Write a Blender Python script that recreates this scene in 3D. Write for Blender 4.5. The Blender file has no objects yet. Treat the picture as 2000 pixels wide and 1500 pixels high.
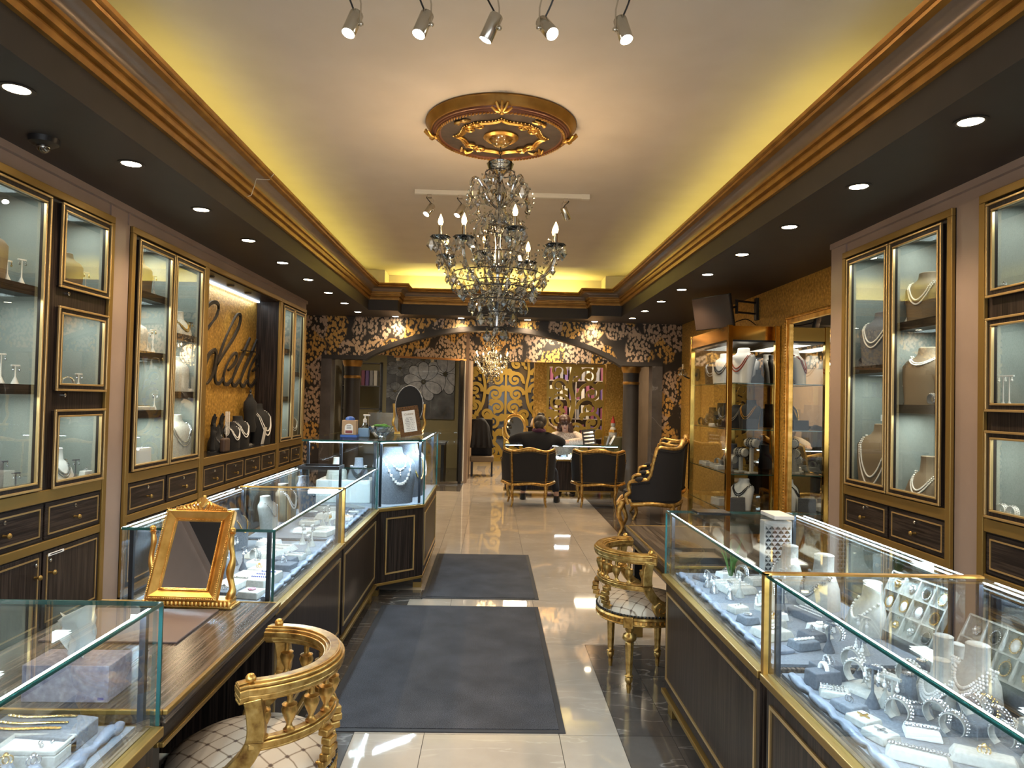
import bpy, bmesh, math, random
from math import sin, cos, pi, radians, sqrt, atan2
from mathutils import Vector, Matrix, noise
random.seed(7)
C = bpy.context.scene.collection
S = bpy.context.scene
# ---------------------------------------------------------------- camera
cd = bpy.data.cameras.new('camera'); cam = bpy.data.objects.new('camera', cd); C.objects.link(cam)
cd.sensor_width = 36; cd.lens = 36*1360/2000; cd.clip_start = .05
def _cam():
    y, p, r = radians(1.59), radians(1.33), radians(1.28)
    f = Vector((sin(y)*cos(p), cos(y)*cos(p), sin(p))); rt = Vector((cos(y), -sin(y), 0)); up = rt.cross(f)
    right = rt*cos(r)+up*sin(r); u2 = -rt*sin(r)+up*cos(r)
    m = Matrix((right, u2, -f)).transposed().to_4x4(); m.translation = (0, 0, 1.6); return m
cam.matrix_world = _cam(); S.camera = cam
# ---------------------------------------------------------------- world, exposure
w = bpy.data.worlds.new('world'); S.world = w; w.use_nodes = True
w.node_tree.nodes['Background'].inputs[0].default_value = (.75, .68, .6, 1); w.node_tree.nodes['Background'].inputs[1].default_value = .06
S.view_settings.view_transform = 'Standard'; S.view_settings.look = 'None'; S.view_settings.gamma = 1
S.view_settings.use_curve_mapping = False; S.view_settings.exposure = 0.75
cy = S.cycles; cy.max_bounces = 9; cy.diffuse_bounces = 3; cy.glossy_bounces = 5; cy.transmission_bounces = 6
cy.transparent_max_bounces = 26; cy.caustics_reflective = False; cy.caustics_refractive = False
cy.use_denoising = True; cy.sample_clamp_indirect = 4; cy.use_light_tree = True
WARM = (1, .75, .48); COOL = (.56, .80, 1); YEL = (1, .84, .20)
def lamp(kind, name, loc, power, col, rot=(0, 0, 0), size=.1, size_y=None, spot=None, blend=.6):
    l = bpy.data.lights.new(name, kind); l.energy = power; l.color = col
    if kind == 'AREA':
        l.shape = 'RECTANGLE'; l.size = size; l.size_y = size_y or size
    else: l.shadow_soft_size = size
    if kind == 'SPOT': l.spot_size = spot; l.spot_blend = blend
    o = bpy.data.objects.new(name, l); o.location = loc; o.rotation_euler = rot; C.objects.link(o); return o
P_DOWN, P_CASE, P_CAB, P_COVE, P_BULB, P_SPOT = 58, 6.0, 2.2, 2.0, 3.2, 30
DLX = (-2.25, 2.285)
for k in range(10):   # recessed downlights along both soffits
    for x in DLX:
        if k < 9 or x > 0 : lamp('SPOT', 'downlight_lamp', (x, 2.25+1.03*k, 2.985), P_DOWN, WARM, size=.05, spot=radians(125), blend=.8)
for x in DLX: lamp('SPOT', 'downlight_lamp', (x, 1.2, 2.985), P_DOWN, WARM, size=.05, spot=radians(125), blend=.8)
for x in (-1.70, -.57, .58, 1.745): lamp('SPOT', 'downlight_lamp', (x, 12.03, 2.985), P_DOWN*.7, WARM, size=.05, spot=radians(140), blend=.8)
# cove strips lying behind the cornice lip
for x in (-2.05, 2.09):
    lamp('AREA', 'cove_strip_lamp', (x, 1.4, 3.30), P_COVE*5.2*.22, YEL, (pi, 0, 0), .06, 5.2); lamp('AREA', 'cove_strip_lamp', (x, 7.6, 3.30), P_COVE*7.2*1.2, YEL, (pi, 0, 0), .06, 7.2)
lamp('AREA', 'cove_strip_lamp', (0, 11.8, 3.30), P_COVE*3.0*4, YEL, (pi, 0, 0), 3.0, .06)
# the back room behind the arch and the street window behind the camera
for x, y, p in ((1.2, 12.7, 26), (-2, 13.4, 30), (.6, 15.3, 70), (2.2, 15.5, 40)): lamp('AREA', 'back_room_lamp', (x, y, 2.88), p, (1, .8, .55), size=.5)
lamp('AREA', 'shop_window_lamp', (0, -1.2, 1.7), 60, (.9, .95, 1), (radians(90), 0, 0), 4.5, 2.2)
# ---------------------------------------------------------------- materials
def nt(name):
    m = bpy.data.materials.new(name); m.use_nodes = True; n = m.node_tree.nodes; return m, n, m.node_tree.links, n['Principled BSDF']
def mat(name, col, rough=.5, metal=0., spec=.5, emit=None, es=1., coat=0., trans=0.):
    m, n, l, b = nt(name)
    b.inputs['Base Color'].default_value = (*col, 1); b.inputs['Roughness'].default_value = rough; b.inputs['Metallic'].default_value = metal
    b.inputs['Specular IOR Level'].default_value = spec; b.inputs['Coat Weight'].default_value = coat
    if trans: b.inputs['Transmission Weight'].default_value = trans
    if emit: b.inputs['Emission Color'].default_value = (*emit, 1); b.inputs['Emission Strength'].default_value = es
    return m
def coords(n, l, scale=(1, 1, 1), rot=(0, 0, 0), kind='Object'):
    t = n.new('ShaderNodeTexCoord'); mp = n.new('ShaderNodeMapping'); mp.inputs['Scale'].default_value = scale; mp.inputs['Rotation'].default_value = rot
    l.new(t.outputs[kind], mp.inputs[0]); return mp.outputs[0]
def noi(n, l, vec, scale, detail=3, rough=.5):
    t = n.new('ShaderNodeTexNoise'); t.inputs['Scale'].default_value = scale; t.inputs['Detail'].default_value = detail; t.inputs['Roughness'].default_value = rough
    l.new(vec, t.inputs['Vector']); return t.outputs[0]
def ramp(n, l, fac, stops):
    r = n.new('ShaderNodeValToRGB'); e = r.color_ramp.elements
    while len(e) < len(stops): e.new(.5)
    for q, (p, c) in zip(e, stops): q.position = p; q.color = (*c, 1) if len(c) == 3 else c
    l.new(fac, r.inputs[0]); return r.outputs[0]
def bump(n, l, b, h, strength=.3, dist=.01):
    q = n.new('ShaderNodeBump'); q.inputs['Strength'].default_value = strength; q.inputs['Distance'].default_value = dist
    l.new(h, q.inputs['Height']); l.new(q.outputs[0], b.inputs['Normal'])
def grained(name, scale, stops, rough=.3, metal=0., nscale=1., bmp=0, coat=0., detail=4, rot=(0, 0, 0), spec=.5):
    m, n, l, b = nt(name); v = coords(n, l, scale, rot); f = noi(n, l, v, nscale, detail)
    l.new(ramp(n, l, f, stops), b.inputs['Base Color']); b.inputs['Roughness'].default_value = rough; b.inputs['Metallic'].default_value = metal
    b.inputs['Coat Weight'].default_value = coat; b.inputs['Specular IOR Level'].default_value = spec
    if bmp: bump(n, l, b, f, bmp)
    return m
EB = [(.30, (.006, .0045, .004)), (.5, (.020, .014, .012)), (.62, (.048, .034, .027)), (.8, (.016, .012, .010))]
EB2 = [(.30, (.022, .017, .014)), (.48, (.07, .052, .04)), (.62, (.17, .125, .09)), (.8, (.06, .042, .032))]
M = {}
M['wood_z'] = grained('dark_veneer_upright', (130, 130, 2.2), EB, .38, spec=.2)
M['wood_y'] = grained('dark_veneer_level', (130, 3, 110), EB, .38, spec=.2)
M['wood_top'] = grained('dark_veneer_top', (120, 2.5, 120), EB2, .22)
M['gold'] = grained('gilt', (9, 9, 9), [(.3, (.52, .28, .055)), (.6, (.80, .47, .13)), (.8, (.9, .58, .22))], .30, .9, 1.5, .06)
M['gold_trim'] = mat('brushed_gold_trim', (.30, .19, .053), .40, .7)
M['gold_bead'] = mat('pale_gold_bead', (.62, .44, .20), .32, .8)
M['gold_paint'] = grained('gold_leaf_cornice', (4, 4, 4), [(.3, (.25, .115, .018)), (.7, (.40, .205, .04))], .36, .55, 2)
M['gold_leaf'] = grained('antique_gold_chair', (22, 22, 22), [(.28, (.17, .075, .02)), (.45, (.44, .255, .065)), (.7, (.68, .45, .155))], .36, .8, 1.2, .15)
M['gold_flat'] = mat('gold_cut_screen', (.50, .32, .055), .38, .55)
M['brass'] = mat('polished_brass', (.62, .38, .09), .12, 1.)
M['chrome'] = mat('chrome', (.75, .75, .72), .15, 1.)
M['steel'] = mat('brushed_steel', (.62, .58, .5), .25, 1.)
M['silver'] = grained('silver_stones', (300, 300, 300), [(.35, (.35, .36, .38)), (.6, (.9, .92, .95))], .15, .9, 1)
M['jgold'] = mat('jewellery_gold', (.85, .58, .2), .18, 1.)
M['pearl'] = mat('pearl', (.88, .86, .82), .22, 0, .7, coat=.5)
M['dpearl'] = mat('dark_bead', (.05, .05, .055), .15, .2, .7)
M['grey'] = grained('grey_suede', (60, 60, 60), [(.3, (.11, .12, .14)), (.7, (.18, .195, .22))], .85, 0, 2, .05)
M['dgrey'] = grained('charcoal_suede', (60, 60, 60), [(.3, (.075, .08, .095)), (.7, (.12, .125, .145))], .8, 0, 2, .05)
M['cream'] = grained('cream_leatherette', (40, 40, 40), [(.3, (.36, .35, .315)), (.7, (.48, .465, .42))], .6, 0, 2, .03)
M['white'] = mat('white_leatherette', (.75, .74, .72), .45)
M['brownbust'] = mat('taupe_linen', (.16, .115, .07), .8)
M['black'] = mat('black_velvet', (.008, .008, .009), .9)
M['blackgl'] = mat('black_gloss', (.01, .01, .011), .2)
M['blackm'] = mat('black_metal', (.015, .014, .014), .4, .3)
M['satin'] = grained('blue_grey_satin', (14, 5, 14), [(.25, (.10, .115, .15)), (.7, (.22, .25, .31))], .38, 0, 2, .25)
M['blackcloth'] = grained('black_upholstery', (150, 150, 150), [(.3, (.006, .006, .008)), (.7, (.016, .016, .02))], .85, 0, 2, .1)
M['lining'] = grained('pale_linen_lining', (180, 180, 60), [(.3, (.20, .215, .195)), (.7, (.27, .285, .26))], .9, 0, 2)
M['mauve'] = grained('mauve_panel', (3, 3, 3), [(.3, (.30, .225, .185)), (.7, (.345, .26, .215))], .36, .1, 1)
M['soffit'] = grained('charcoal_brown_paint', (5, 5, 5), [(.3, (.024, .020, .018)), (.7, (.031, .026, .023))], .5, 0, 1)
M['cove'] = grained('taupe_pearl_paint', (5, 5, 5), [(.3, (.16, .115, .078)), (.7, (.2, .145, .10))], .33, .3, 1)
M['ceil'] = grained('cream_ceiling', (1.5, 1.5, 1.5), [(.3, (.62, .54, .43)), (.7, (.66, .58, .47))], .7, 0, 2)
M['ivory'] = mat('ivory_paint', (.7, .66, .56), .5)
M['led'] = mat('led_strip', (1, 1, 1), .5, emit=(.80, .92, 1), es=14)
M['led_soft'] = mat('soft_led_strip', (1, 1, 1), .5, emit=(.75, .88, 1), es=3)
M['disc'] = mat('downlight_disc', (1, .9, .7), .5, emit=(1, .82, .55), es=30)
M['cdisc'] = mat('cabinet_puck', (1, 1, 1), .5, emit=(.9, 1, .95), es=6)
def m_bulb():   # clear glowing bulb: lets the light of its filament through
    m, n, l, b = nt('candle_bulb'); n.remove(b); t = n.new('ShaderNodeBsdfTransparent'); e = n.new('ShaderNodeEmission'); e.inputs[0].default_value = (1, .66, .28, 1); e.inputs[1].default_value = 12
    a = n.new('ShaderNodeAddShader'); l.new(t.outputs[0], a.inputs[0]); l.new(e.outputs[0], a.inputs[1]); l.new(a.outputs[0], n['Material Output'].inputs[0]); return m
M['bulb'] = m_bulb()
M['lens'] = mat('spot_lens', (1, 1, 1), .5, emit=(1, .96, .88), es=22)
M['skin'] = mat('skin', (.55, .33, .24), .5)
M['paper'] = mat('white_paper', (.78, .77, .74), .6)
M['mirror'] = mat('mirror_glass', (.86, .87, .84), .0, 1.)
M['mirrord'] = mat('dark_mirror_glass', (.20, .19, .17), .02, 1.)
M['teal'] = mat('glass_edge', (.02, .12, .11), .1, 0, .8, trans=.35)
M['post'] = mat('dark_post', (.03, .035, .045), .3, .6)
def glass(name, tint, f0, boost):
    m, n, l, b = nt(name); n.remove(b); o = n['Material Output']
    t = n.new('ShaderNodeBsdfTransparent'); t.inputs[0].default_value = (*tint, 1)
    g = n.new('ShaderNodeBsdfGlossy'); g.inputs['Roughness'].default_value = 0; g.inputs[0].default_value = (.92, .97, 1, 1)
    lw = n.new('ShaderNodeFresnel'); lw.inputs[0].default_value = 1.45
    mm = n.new('ShaderNodeMath'); mm.operation = 'MULTIPLY_ADD'; mm.inputs[1].default_value = boost; mm.inputs[2].default_value = f0; mm.use_clamp = True
    l.new(lw.outputs[0], mm.inputs[0]); x = n.new('ShaderNodeMixShader'); l.new(mm.outputs[0], x.inputs[0]); l.new(t.outputs[0], x.inputs[1]); l.new(g.outputs[0], x.inputs[2]); l.new(x.outputs[0], o.inputs[0]); return m
M['glass'] = glass('clear_glass', (.975, .99, .985), 0, .36)
M['pane'] = glass('cabinet_glass', (.97, .985, .98), 0, .22)
M['crystal'] = glass('smoky_crystal', (.80, .75, .67), .32, 1.0)
M['cut'] = glass('cut_glass', (.85, .87, .86), .12, 1.0)
def m_tile(name, lo, hi, vein, vs, rough):
    m, n, l, b = nt(name); v = coords(n, l, (1, 1, 1), kind='Generated'); g = n.new('ShaderNodeNewGeometry'); oi = n.new('ShaderNodeObjectInfo')
    ad = n.new('ShaderNodeVectorMath'); ad.operation = 'MULTIPLY_ADD'; ad.inputs[1].default_value = (40, 40, 40); l.new(oi.outputs['Random'], ad.inputs[0]); l.new(g.outputs['Position'], ad.inputs[2])
    f = noi(n, l, ad.outputs[0], 2.2, 6, .6); c1 = ramp(n, l, f, [(.3, lo), (.7, hi)])
    mv = n.new('ShaderNodeMapping'); mv.inputs['Rotation'].default_value = (0, 0, .6); mv.inputs['Scale'].default_value = (.8, 3.2, 1); l.new(ad.outputs[0], mv.inputs[0]); d = n.new('ShaderNodeTexNoise'); d.inputs['Scale'].default_value = vs; d.inputs['Detail'].default_value = 5; d.inputs['Distortion'].default_value = .6; l.new(mv.outputs[0], d.inputs['Vector'])
    f2 = ramp(n, l, d.outputs[0], [(.490, (0, 0, 0)), (.5, (.8, .8, .8)), (.51, (0, 0, 0))])
    mx = n.new('ShaderNodeMix'); mx.data_type = 'RGBA'; l.new(f2, mx.inputs[0]); l.new(c1, mx.inputs[6]); mx.inputs[7].default_value = (*vein, 1); l.new(mx.outputs[2], b.inputs['Base Color'])
    b.inputs['Roughness'].default_value = rough; b.inputs['Specular IOR Level'].default_value = .8; return m
M['tile'] = m_tile('beige_marble_tile', (.40, .34, .275), (.50, .43, .355), (.54, .47, .39), 1.3, .035)
M['dtile'] = m_tile('dark_marble_tile', (.055, .047, .042), (.12, .105, .092), (.30, .27, .24), 1.5, .10)
M['grout'] = mat('grout', (.10, .09, .08), .9)
M['jamb'] = m_tile('slate_marble_jamb', (.04, .036, .034), (.12, .11, .11), (.2, .19, .19), 1.5, .3)
def m_mat():
    m, n, l, b = nt('charcoal_mat'); v = coords(n, l); f = noi(n, l, v, 260, 2); f2 = noi(n, l, v, 4, 4)
    c = ramp(n, l, f, [(.35, (.018, .018, .022)), (.65, (.085, .085, .098))]); c2 = ramp(n, l, f2, [(.3, (.6, .6, .6)), (.7, (1.15, 1.15, 1.15))])
    mx = n.new('ShaderNodeMix'); mx.data_type = 'RGBA'; mx.blend_type = 'MULTIPLY'; mx.inputs[0].default_value = 1; l.new(c, mx.inputs[6]); l.new(c2, mx.inputs[7]); l.new(mx.outputs[2], b.inputs['Base Color'])
    b.inputs['Roughness'].default_value = .95; bump(n, l, b, f, .6, .004); return m
M['mat'] = m_mat(); M['matedge'] = mat('rubber_mat_edge', (.03, .03, .034), .7)
def m_glitter():
    m, n, l, b = nt('gold_glitter_paper'); v = coords(n, l); t = n.new('ShaderNodeTexVoronoi'); t.inputs['Scale'].default_value = 110; l.new(v, t.inputs[0]); f = noi(n, l, v, 30, 4)
    l.new(ramp(n, l, f, [(.3, (.36, .19, .03)), (.55, (.62, .36, .07)), (.75, (.85, .56, .17))]), b.inputs['Base Color'])
    b.inputs['Metallic'].default_value = .55; b.inputs['Roughness'].default_value = .42; bump(n, l, b, t.outputs['Distance'], .5, .006); return m
M['glitter'] = m_glitter()
def m_damask():
    m, n, l, b = nt('leaf_garland_paper'); v = coords(n, l)
    # drooping garlands: a warped grid of clusters decides where leaves are printed
    wv = n.new('ShaderNodeTexNoise'); wv.inputs['Scale'].default_value = 2.2; wv.inputs['Detail'].default_value = 2; l.new(v, wv.inputs['Vector'])
    wa = n.new('ShaderNodeVectorMath'); wa.operation = 'MULTIPLY_ADD'; wa.inputs[1].default_value = (.22, .22, .22); l.new(wv.outputs['Color'], wa.inputs[0]); l.new(v, wa.inputs[2])
    mp = n.new('ShaderNodeMapping'); mp.inputs['Scale'].default_value = (2.9, 2.9, 2.1); l.new(wa.outputs[0], mp.inputs[0])
    cl = n.new('ShaderNodeTexVoronoi'); cl.inputs['Scale'].default_value = 1.0; cl.inputs['Randomness'].default_value = .75; l.new(mp.outputs[0], cl.inputs[0])
    mask = ramp(n, l, cl.outputs['Distance'], [(.66, (1, 1, 1)), (.73, (0, 0, 0))])
    tone = n.new('ShaderNodeSeparateColor'); l.new(cl.outputs['Color'], tone.inputs[0])
    mp2 = n.new('ShaderNodeMapping'); mp2.inputs['Scale'].default_value = (26, 26, 17); mp2.inputs['Rotation'].default_value = (0, .5, 0); l.new(v, mp2.inputs[0])
    lf = n.new('ShaderNodeTexVoronoi'); lf.inputs['Scale'].default_value = 1; l.new(mp2.outputs[0], lf.inputs[0])
    leaf = ramp(n, l, lf.outputs['Distance'], [(.52, (1, 1, 1)), (.62, (0, 0, 0))])
    mu = n.new('ShaderNodeMath'); mu.operation = 'MULTIPLY'; l.new(mask, mu.inputs[0]); l.new(leaf, mu.inputs[1])
    lc = ramp(n, l, tone.outputs[0], [(.45, (.62, .36, .10)), (.6, (.52, .38, .27))])
    mx = n.new('ShaderNodeMix'); mx.data_type = 'RGBA'; l.new(mu.outputs[0], mx.inputs[0]); mx.inputs[6].default_value = (.024, .018, .013, 1); l.new(lc, mx.inputs[7])
    l.new(mx.outputs[2], b.inputs['Base Color']); b.inputs['Roughness'].default_value = .45
    m3 = n.new('ShaderNodeMath'); m3.operation = 'MULTIPLY'; m3.inputs[1].default_value = .3; l.new(mu.outputs[0], m3.inputs[0]); l.new(m3.outputs[0], b.inputs['Metallic']); return m
M['damask'] = m_damask()
def m_seat():
    m, n, l, b = nt('cream_seat_fabric'); v = coords(n, l, (1, 1, 1), (0, 0, radians(45))); sp = n.new('ShaderNodeSeparateXYZ'); l.new(v, sp.inputs[0]); ds = []
    for a in (0, 1):
        q = n.new('ShaderNodeMath'); q.operation = 'PINGPONG'; q.inputs[1].default_value = .03; l.new(sp.outputs[a], q.inputs[0]); ds.append(q.outputs[0])
    mn = n.new('ShaderNodeMath'); mn.operation = 'MINIMUM'; l.new(ds[0], mn.inputs[0]); l.new(ds[1], mn.inputs[1])
    ad = n.new('ShaderNodeMath'); ad.operation = 'MAXIMUM'; l.new(ds[0], ad.inputs[0]); l.new(ds[1], ad.inputs[1])
    c1 = ramp(n, l, mn.outputs[0], [(.0006, (.20, .13, .07)), (.0013, (.60, .50, .38))]); c2 = ramp(n, l, ad.outputs[0], [(.006, (0, 0, 0)), (.0075, (1, 1, 1))])
    mx = n.new('ShaderNodeMix'); mx.data_type = 'RGBA'; l.new(c2, mx.inputs[0]); mx.inputs[6].default_value = (.10, .06, .04, 1); l.new(c1, mx.inputs[7]); l.new(mx.outputs[2], b.inputs['Base Color'])
    b.inputs['Roughness'].default_value = .7; return m
M['seat'] = m_seat()
# ---------------------------------------------------------------- mesh helpers
class MB:
    def __init__(s): s.v = []; s.f = []; s.m = []
    def add(s, vs, fs, m=0):
        k = len(s.v); s.v += [tuple(p) for p in vs]; s.f += [tuple(i+k for i in f) for f in fs]; s.m += [m]*len(fs); return s
    def box(s, x0, x1, y0, y1, z0, z1, m=0):
        if x0 > x1: x0, x1 = x1, x0
        if y0 > y1: y0, y1 = y1, y0
        return s.add([(x, y, z) for z in (z0, z1) for y in (y0, y1) for x in (x0, x1)], [(0, 2, 3, 1), (4, 5, 7, 6), (0, 1, 5, 4), (2, 6, 7, 3), (0, 4, 6, 2), (1, 3, 7, 5)], m)
    def obox(s, c, sz, R, m=0):
        h = [q/2 for q in sz]; return s.add([Vector(c)+R @ Vector((x*h[0], y*h[1], z*h[2])) for z in (-1, 1) for y in (-1, 1) for x in (-1, 1)], [(0, 2, 3, 1), (4, 5, 7, 6), (0, 1, 5, 4), (2, 6, 7, 3), (0, 4, 6, 2), (1, 3, 7, 5)], m)
    def frame(s, a0, a1, b0, b1, t, fn, m=0):   # rectangular ring of bars; fn(a0,a1,b0,b1) adds one bar
        fn(a0, a1, b1-t, b1); fn(a0, a1, b0, b0+t); fn(a0, a0+t, b0+t, b1-t); fn(a1-t, a1, b0+t, b1-t); return s
    def tube(s, pts, r, n=8, closed=False, m=0, flat=1., upv=None):
        pts = [Vector(p) for p in pts]; N = len(pts); rr = r if isinstance(r, (list, tuple)) else [r]*N; vs = []; pu = None
        for i, p in enumerate(pts):
            a = pts[i-1] if (i or closed) else p; b = pts[(i+1) % N] if (i < N-1 or closed) else p
            t = (b-a); t = t.normalized() if t.length > 1e-9 else Vector((0, 0, 1))
            if upv is not None: u = Vector(upv)
            elif pu is None: u = Vector((0, 0, 1)) if abs(t.z) < .9 else Vector((1, 0, 0))
            else: u = pu
            sd = t.cross(u); sd = sd.normalized() if sd.length > 1e-6 else Vector((1, 0, 0)); u = sd.cross(t).normalized(); pu = u
            for k in range(n):
                q = 2*pi*(k+.5)/n; vs.append(p+sd*(cos(q)*rr[i])+u*(sin(q)*rr[i]*flat))
        fs = []
        for i in range(N if closed else N-1):
            for k in range(n): a = i*n+k; b = i*n+(k+1) % n; c = ((i+1) % N)*n; fs.append((a, b, c+(k+1) % n, c+k))
        if not closed: fs += [tuple(range(n-1, -1, -1)), tuple(range((N-1)*n, N*n))]
        return s.add(vs, fs, m)
    def lathe(s, prof, c=(0, 0, 0), n=16, m=0, sx=1, sy=1, rib=0, nrib=0, loop=False):
        vs = []; 
        for r, z in prof:
            for k in range(n):
                a = 2*pi*k/n; q = r*(1+rib*cos(a*nrib)); vs.append((c[0]+q*cos(a)*sx, c[1]+q*sin(a)*sy, c[2]+z))
        L = len(prof); fs = [(i*n+k, i*n+(k+1) % n, (i+1) % L*n+(k+1) % n, (i+1) % L*n+k) for i in range(L if loop else L-1) for k in range(n)]
        fs += [] if loop else [tuple(range(n-1, -1, -1)), tuple(range((L-1)*n, L*n))]; return s.add(vs, fs, m)
    def ball(s, c, r, n=7, k=4, m=0, sc=(1, 1, 1)):
        vs = [(c[0], c[1], c[2]-r*sc[2])]+[(c[0]+r*sc[0]*sin(pi*i/k)*cos(2*pi*j/n), c[1]+r*sc[1]*sin(pi*i/k)*sin(2*pi*j/n), c[2]-r*sc[2]*cos(pi*i/k)) for i in range(1, k) for j in range(n)]+[(c[0], c[1], c[2]+r*sc[2])]
        fs = [(0, 1+(j+1) % n, 1+j) for j in range(n)]+[(1+i*n+j, 1+i*n+(j+1) % n, 1+(i+1)*n+(j+1) % n, 1+(i+1)*n+j) for i in range(k-2) for j in range(n)]
        e = len(vs)-1; fs += [(e, 1+(k-2)*n+j, 1+(k-2)*n+(j+1) % n) for j in range(n)]; return s.add(vs, fs, m)
    def prism(s, poly, fn, m=0):   # poly: 2-D outline; fn(a,b,side) -> 3-D point for side 0 and 1
        n = len(poly); vs = [fn(a, b, 0) for a, b in poly]+[fn(a, b, 1) for a, b in poly]
        return s.add(vs, [tuple(range(n-1, -1, -1)), tuple(range(n, 2*n))]+[(i, (i+1) % n, n+(i+1) % n, n+i) for i in range(n)], m)
    def ribbon(s, pts, wid, fn, m=0):   # flat strip of varying width following 2-D points, given depth by fn
        N = len(pts); L = []; Rr = []
        for i in range(N):
            a = Vector(pts[max(i-1, 0)]); b = Vector(pts[min(i+1, N-1)]); t = (b-a); t = t.normalized() if t.length > 1e-9 else Vector((1, 0)); q = Vector((-t.y, t.x))*(wid[i] if isinstance(wid, list) else wid)*.5
            L.append(Vector(pts[i])+q); Rr.append(Vector(pts[i])-q)
        vs = []
        for i in range(N): vs += [fn(*L[i], 0), fn(*Rr[i], 0), fn(*Rr[i], 1), fn(*L[i], 1)]
        fs = [(0, 1, 2, 3), (4*N-1, 4*N-2, 4*N-3, 4*N-4)]
        for i in range(N-1):
            for k in range(4): fs.append((4*i+k, 4*i+4+k, 4*i+4+(k+1) % 4, 4*i+(k+1) % 4))
        return s.add(vs, fs, m)
    def loft(s, secs, n=14, m=0):   # secs: (z, rx, ry, yoff) ellipses
        vs = [(rx*cos(2*pi*k/n), yo+ry*sin(2*pi*k/n), z) for z, rx, ry, yo in secs for k in range(n)]; L = len(secs)
        return s.add(vs, [(i*n+k, i*n+(k+1) % n, (i+1)*n+(k+1) % n, (i+1)*n+k) for i in range(L-1) for k in range(n)]+[tuple(range(n-1, -1, -1)), tuple(range((L-1)*n, L*n))], m)
    def xf(s, Mx): s.v = [tuple(Mx @ Vector(p)) for p in s.v]; return s
    def mesh(s, name, mats, off=(0, 0, 0), smooth=False):
        me = bpy.data.meshes.new(name); me.from_pydata([(p[0]-off[0], p[1]-off[1], p[2]-off[2]) for p in s.v], [], s.f)
        for q in (mats if isinstance(mats, (list, tuple)) else [mats]): me.materials.append(M[q] if isinstance(q, str) else q)
        if any(s.m): me.polygons.foreach_set('material_index', s.m)
        bm = bmesh.new(); bm.from_mesh(me); bmesh.ops.recalc_face_normals(bm, faces=bm.faces); bm.to_mesh(me); bm.free()
        if smooth:
            me.polygons.foreach_set('use_smooth', [True]*len(me.polygons)); me.set_sharp_from_angle(angle=radians(smooth if smooth is not True else 50))
        return me
    def build(s, name, mats, parent=None, smooth=False, bevel=0):
        off = Vector((0, 0, 0)); p = parent
        while p is not None: off += p.location; p = p.parent
        o = bpy.data.objects.new(name, s.mesh(name, mats, off, smooth)); C.objects.link(o); o.parent = parent
        if bevel: q = o.modifiers.new('bevel', 'BEVEL'); q.width = bevel; q.segments = 2; q.limit_method = 'ANGLE'
        return o
def tag(o, label, cat, group=None):
    o['label'] = label; o['category'] = cat
    if group: o['group'] = group
    return o
def thing(name, label, cat, loc=(0, 0, 0), group=None):
    o = bpy.data.objects.new(name, None); o.location = loc; o.empty_display_size = .1; C.objects.link(o); return tag(o, label, cat, group)
def solo(mb, name, mats, label, cat, loc=(0, 0, 0), group=None, smooth=False, bevel=0):   # a thing that is one mesh
    o = bpy.data.objects.new(name, mb.mesh(name, mats, loc, smooth)); C.objects.link(o); o.location = loc
    if bevel: q = o.modifiers.new('bevel', 'BEVEL'); q.width = bevel; q.segments = 2; q.limit_method = 'ANGLE'
    return tag(o, label, cat, group)
def struct(mb, name, mats, smooth=False):
    o = mb.build(name, mats, None, smooth); o['kind'] = 'structure'; return o
KIDS = {}
def copy_tree(o, loc=None, rz=None, label=None, group=None, sc=None, parent=None):
    c = o.copy(); C.objects.link(c)
    if parent is not None: c.parent = parent
    if loc is not None: c.location = loc
    if rz is not None: c.rotation_euler = (0, 0, rz)
    if sc is not None: c.scale = (sc, sc, sc)
    if label: c['label'] = label
    if group: c['group'] = group
    for ch in o.children: copy_tree(ch, parent=c)
    return c
class Proto:   # first placing moves the original, later ones copy it with its parts
    def __init__(s, fn): s.fn = fn; s.o = None
    def __call__(s, loc, rz, label, group=None, sc=1):
        if s.o is None:
            s.o = s.fn(); o = s.o; o.location = loc; o.rotation_euler = (0, 0, rz); o.scale = (sc, sc, sc); o['label'] = label
            if group: o['group'] = group
            return o
        c = copy_tree(s.o, loc, rz, label, group, sc)
        if not group and 'group' in c: del c['group']
        return c
def arc(cx, cy, r, a0, a1, n): return [(cx+r*cos(a0+(a1-a0)*i/n), cy+r*sin(a0+(a1-a0)*i/n)) for i in range(n+1)]
def bez(p, n=12):
    p = [Vector(q) for q in p]; return [((1-t)**3)*p[0]+3*t*(1-t)**2*p[1]+3*t*t*(1-t)*p[2]+t**3*p[3] for t in [i/n for i in range(n+1)]]
def smoothpath(pts, n=6):   # Catmull-Rom through the points
    P = [Vector(q) for q in pts]; out = []
    for i in range(len(P)-1):
        a, b, c, d = P[max(i-1, 0)], P[i], P[i+1], P[min(i+2, len(P)-1)]
        for k in range(n):
            t = k/n; out.append(.5*((2*b)+(c-a)*t+(2*a-5*b+4*c-d)*t*t+(3*b-a-3*c+d)*t**3))
    return out+[P[-1]]
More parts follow.
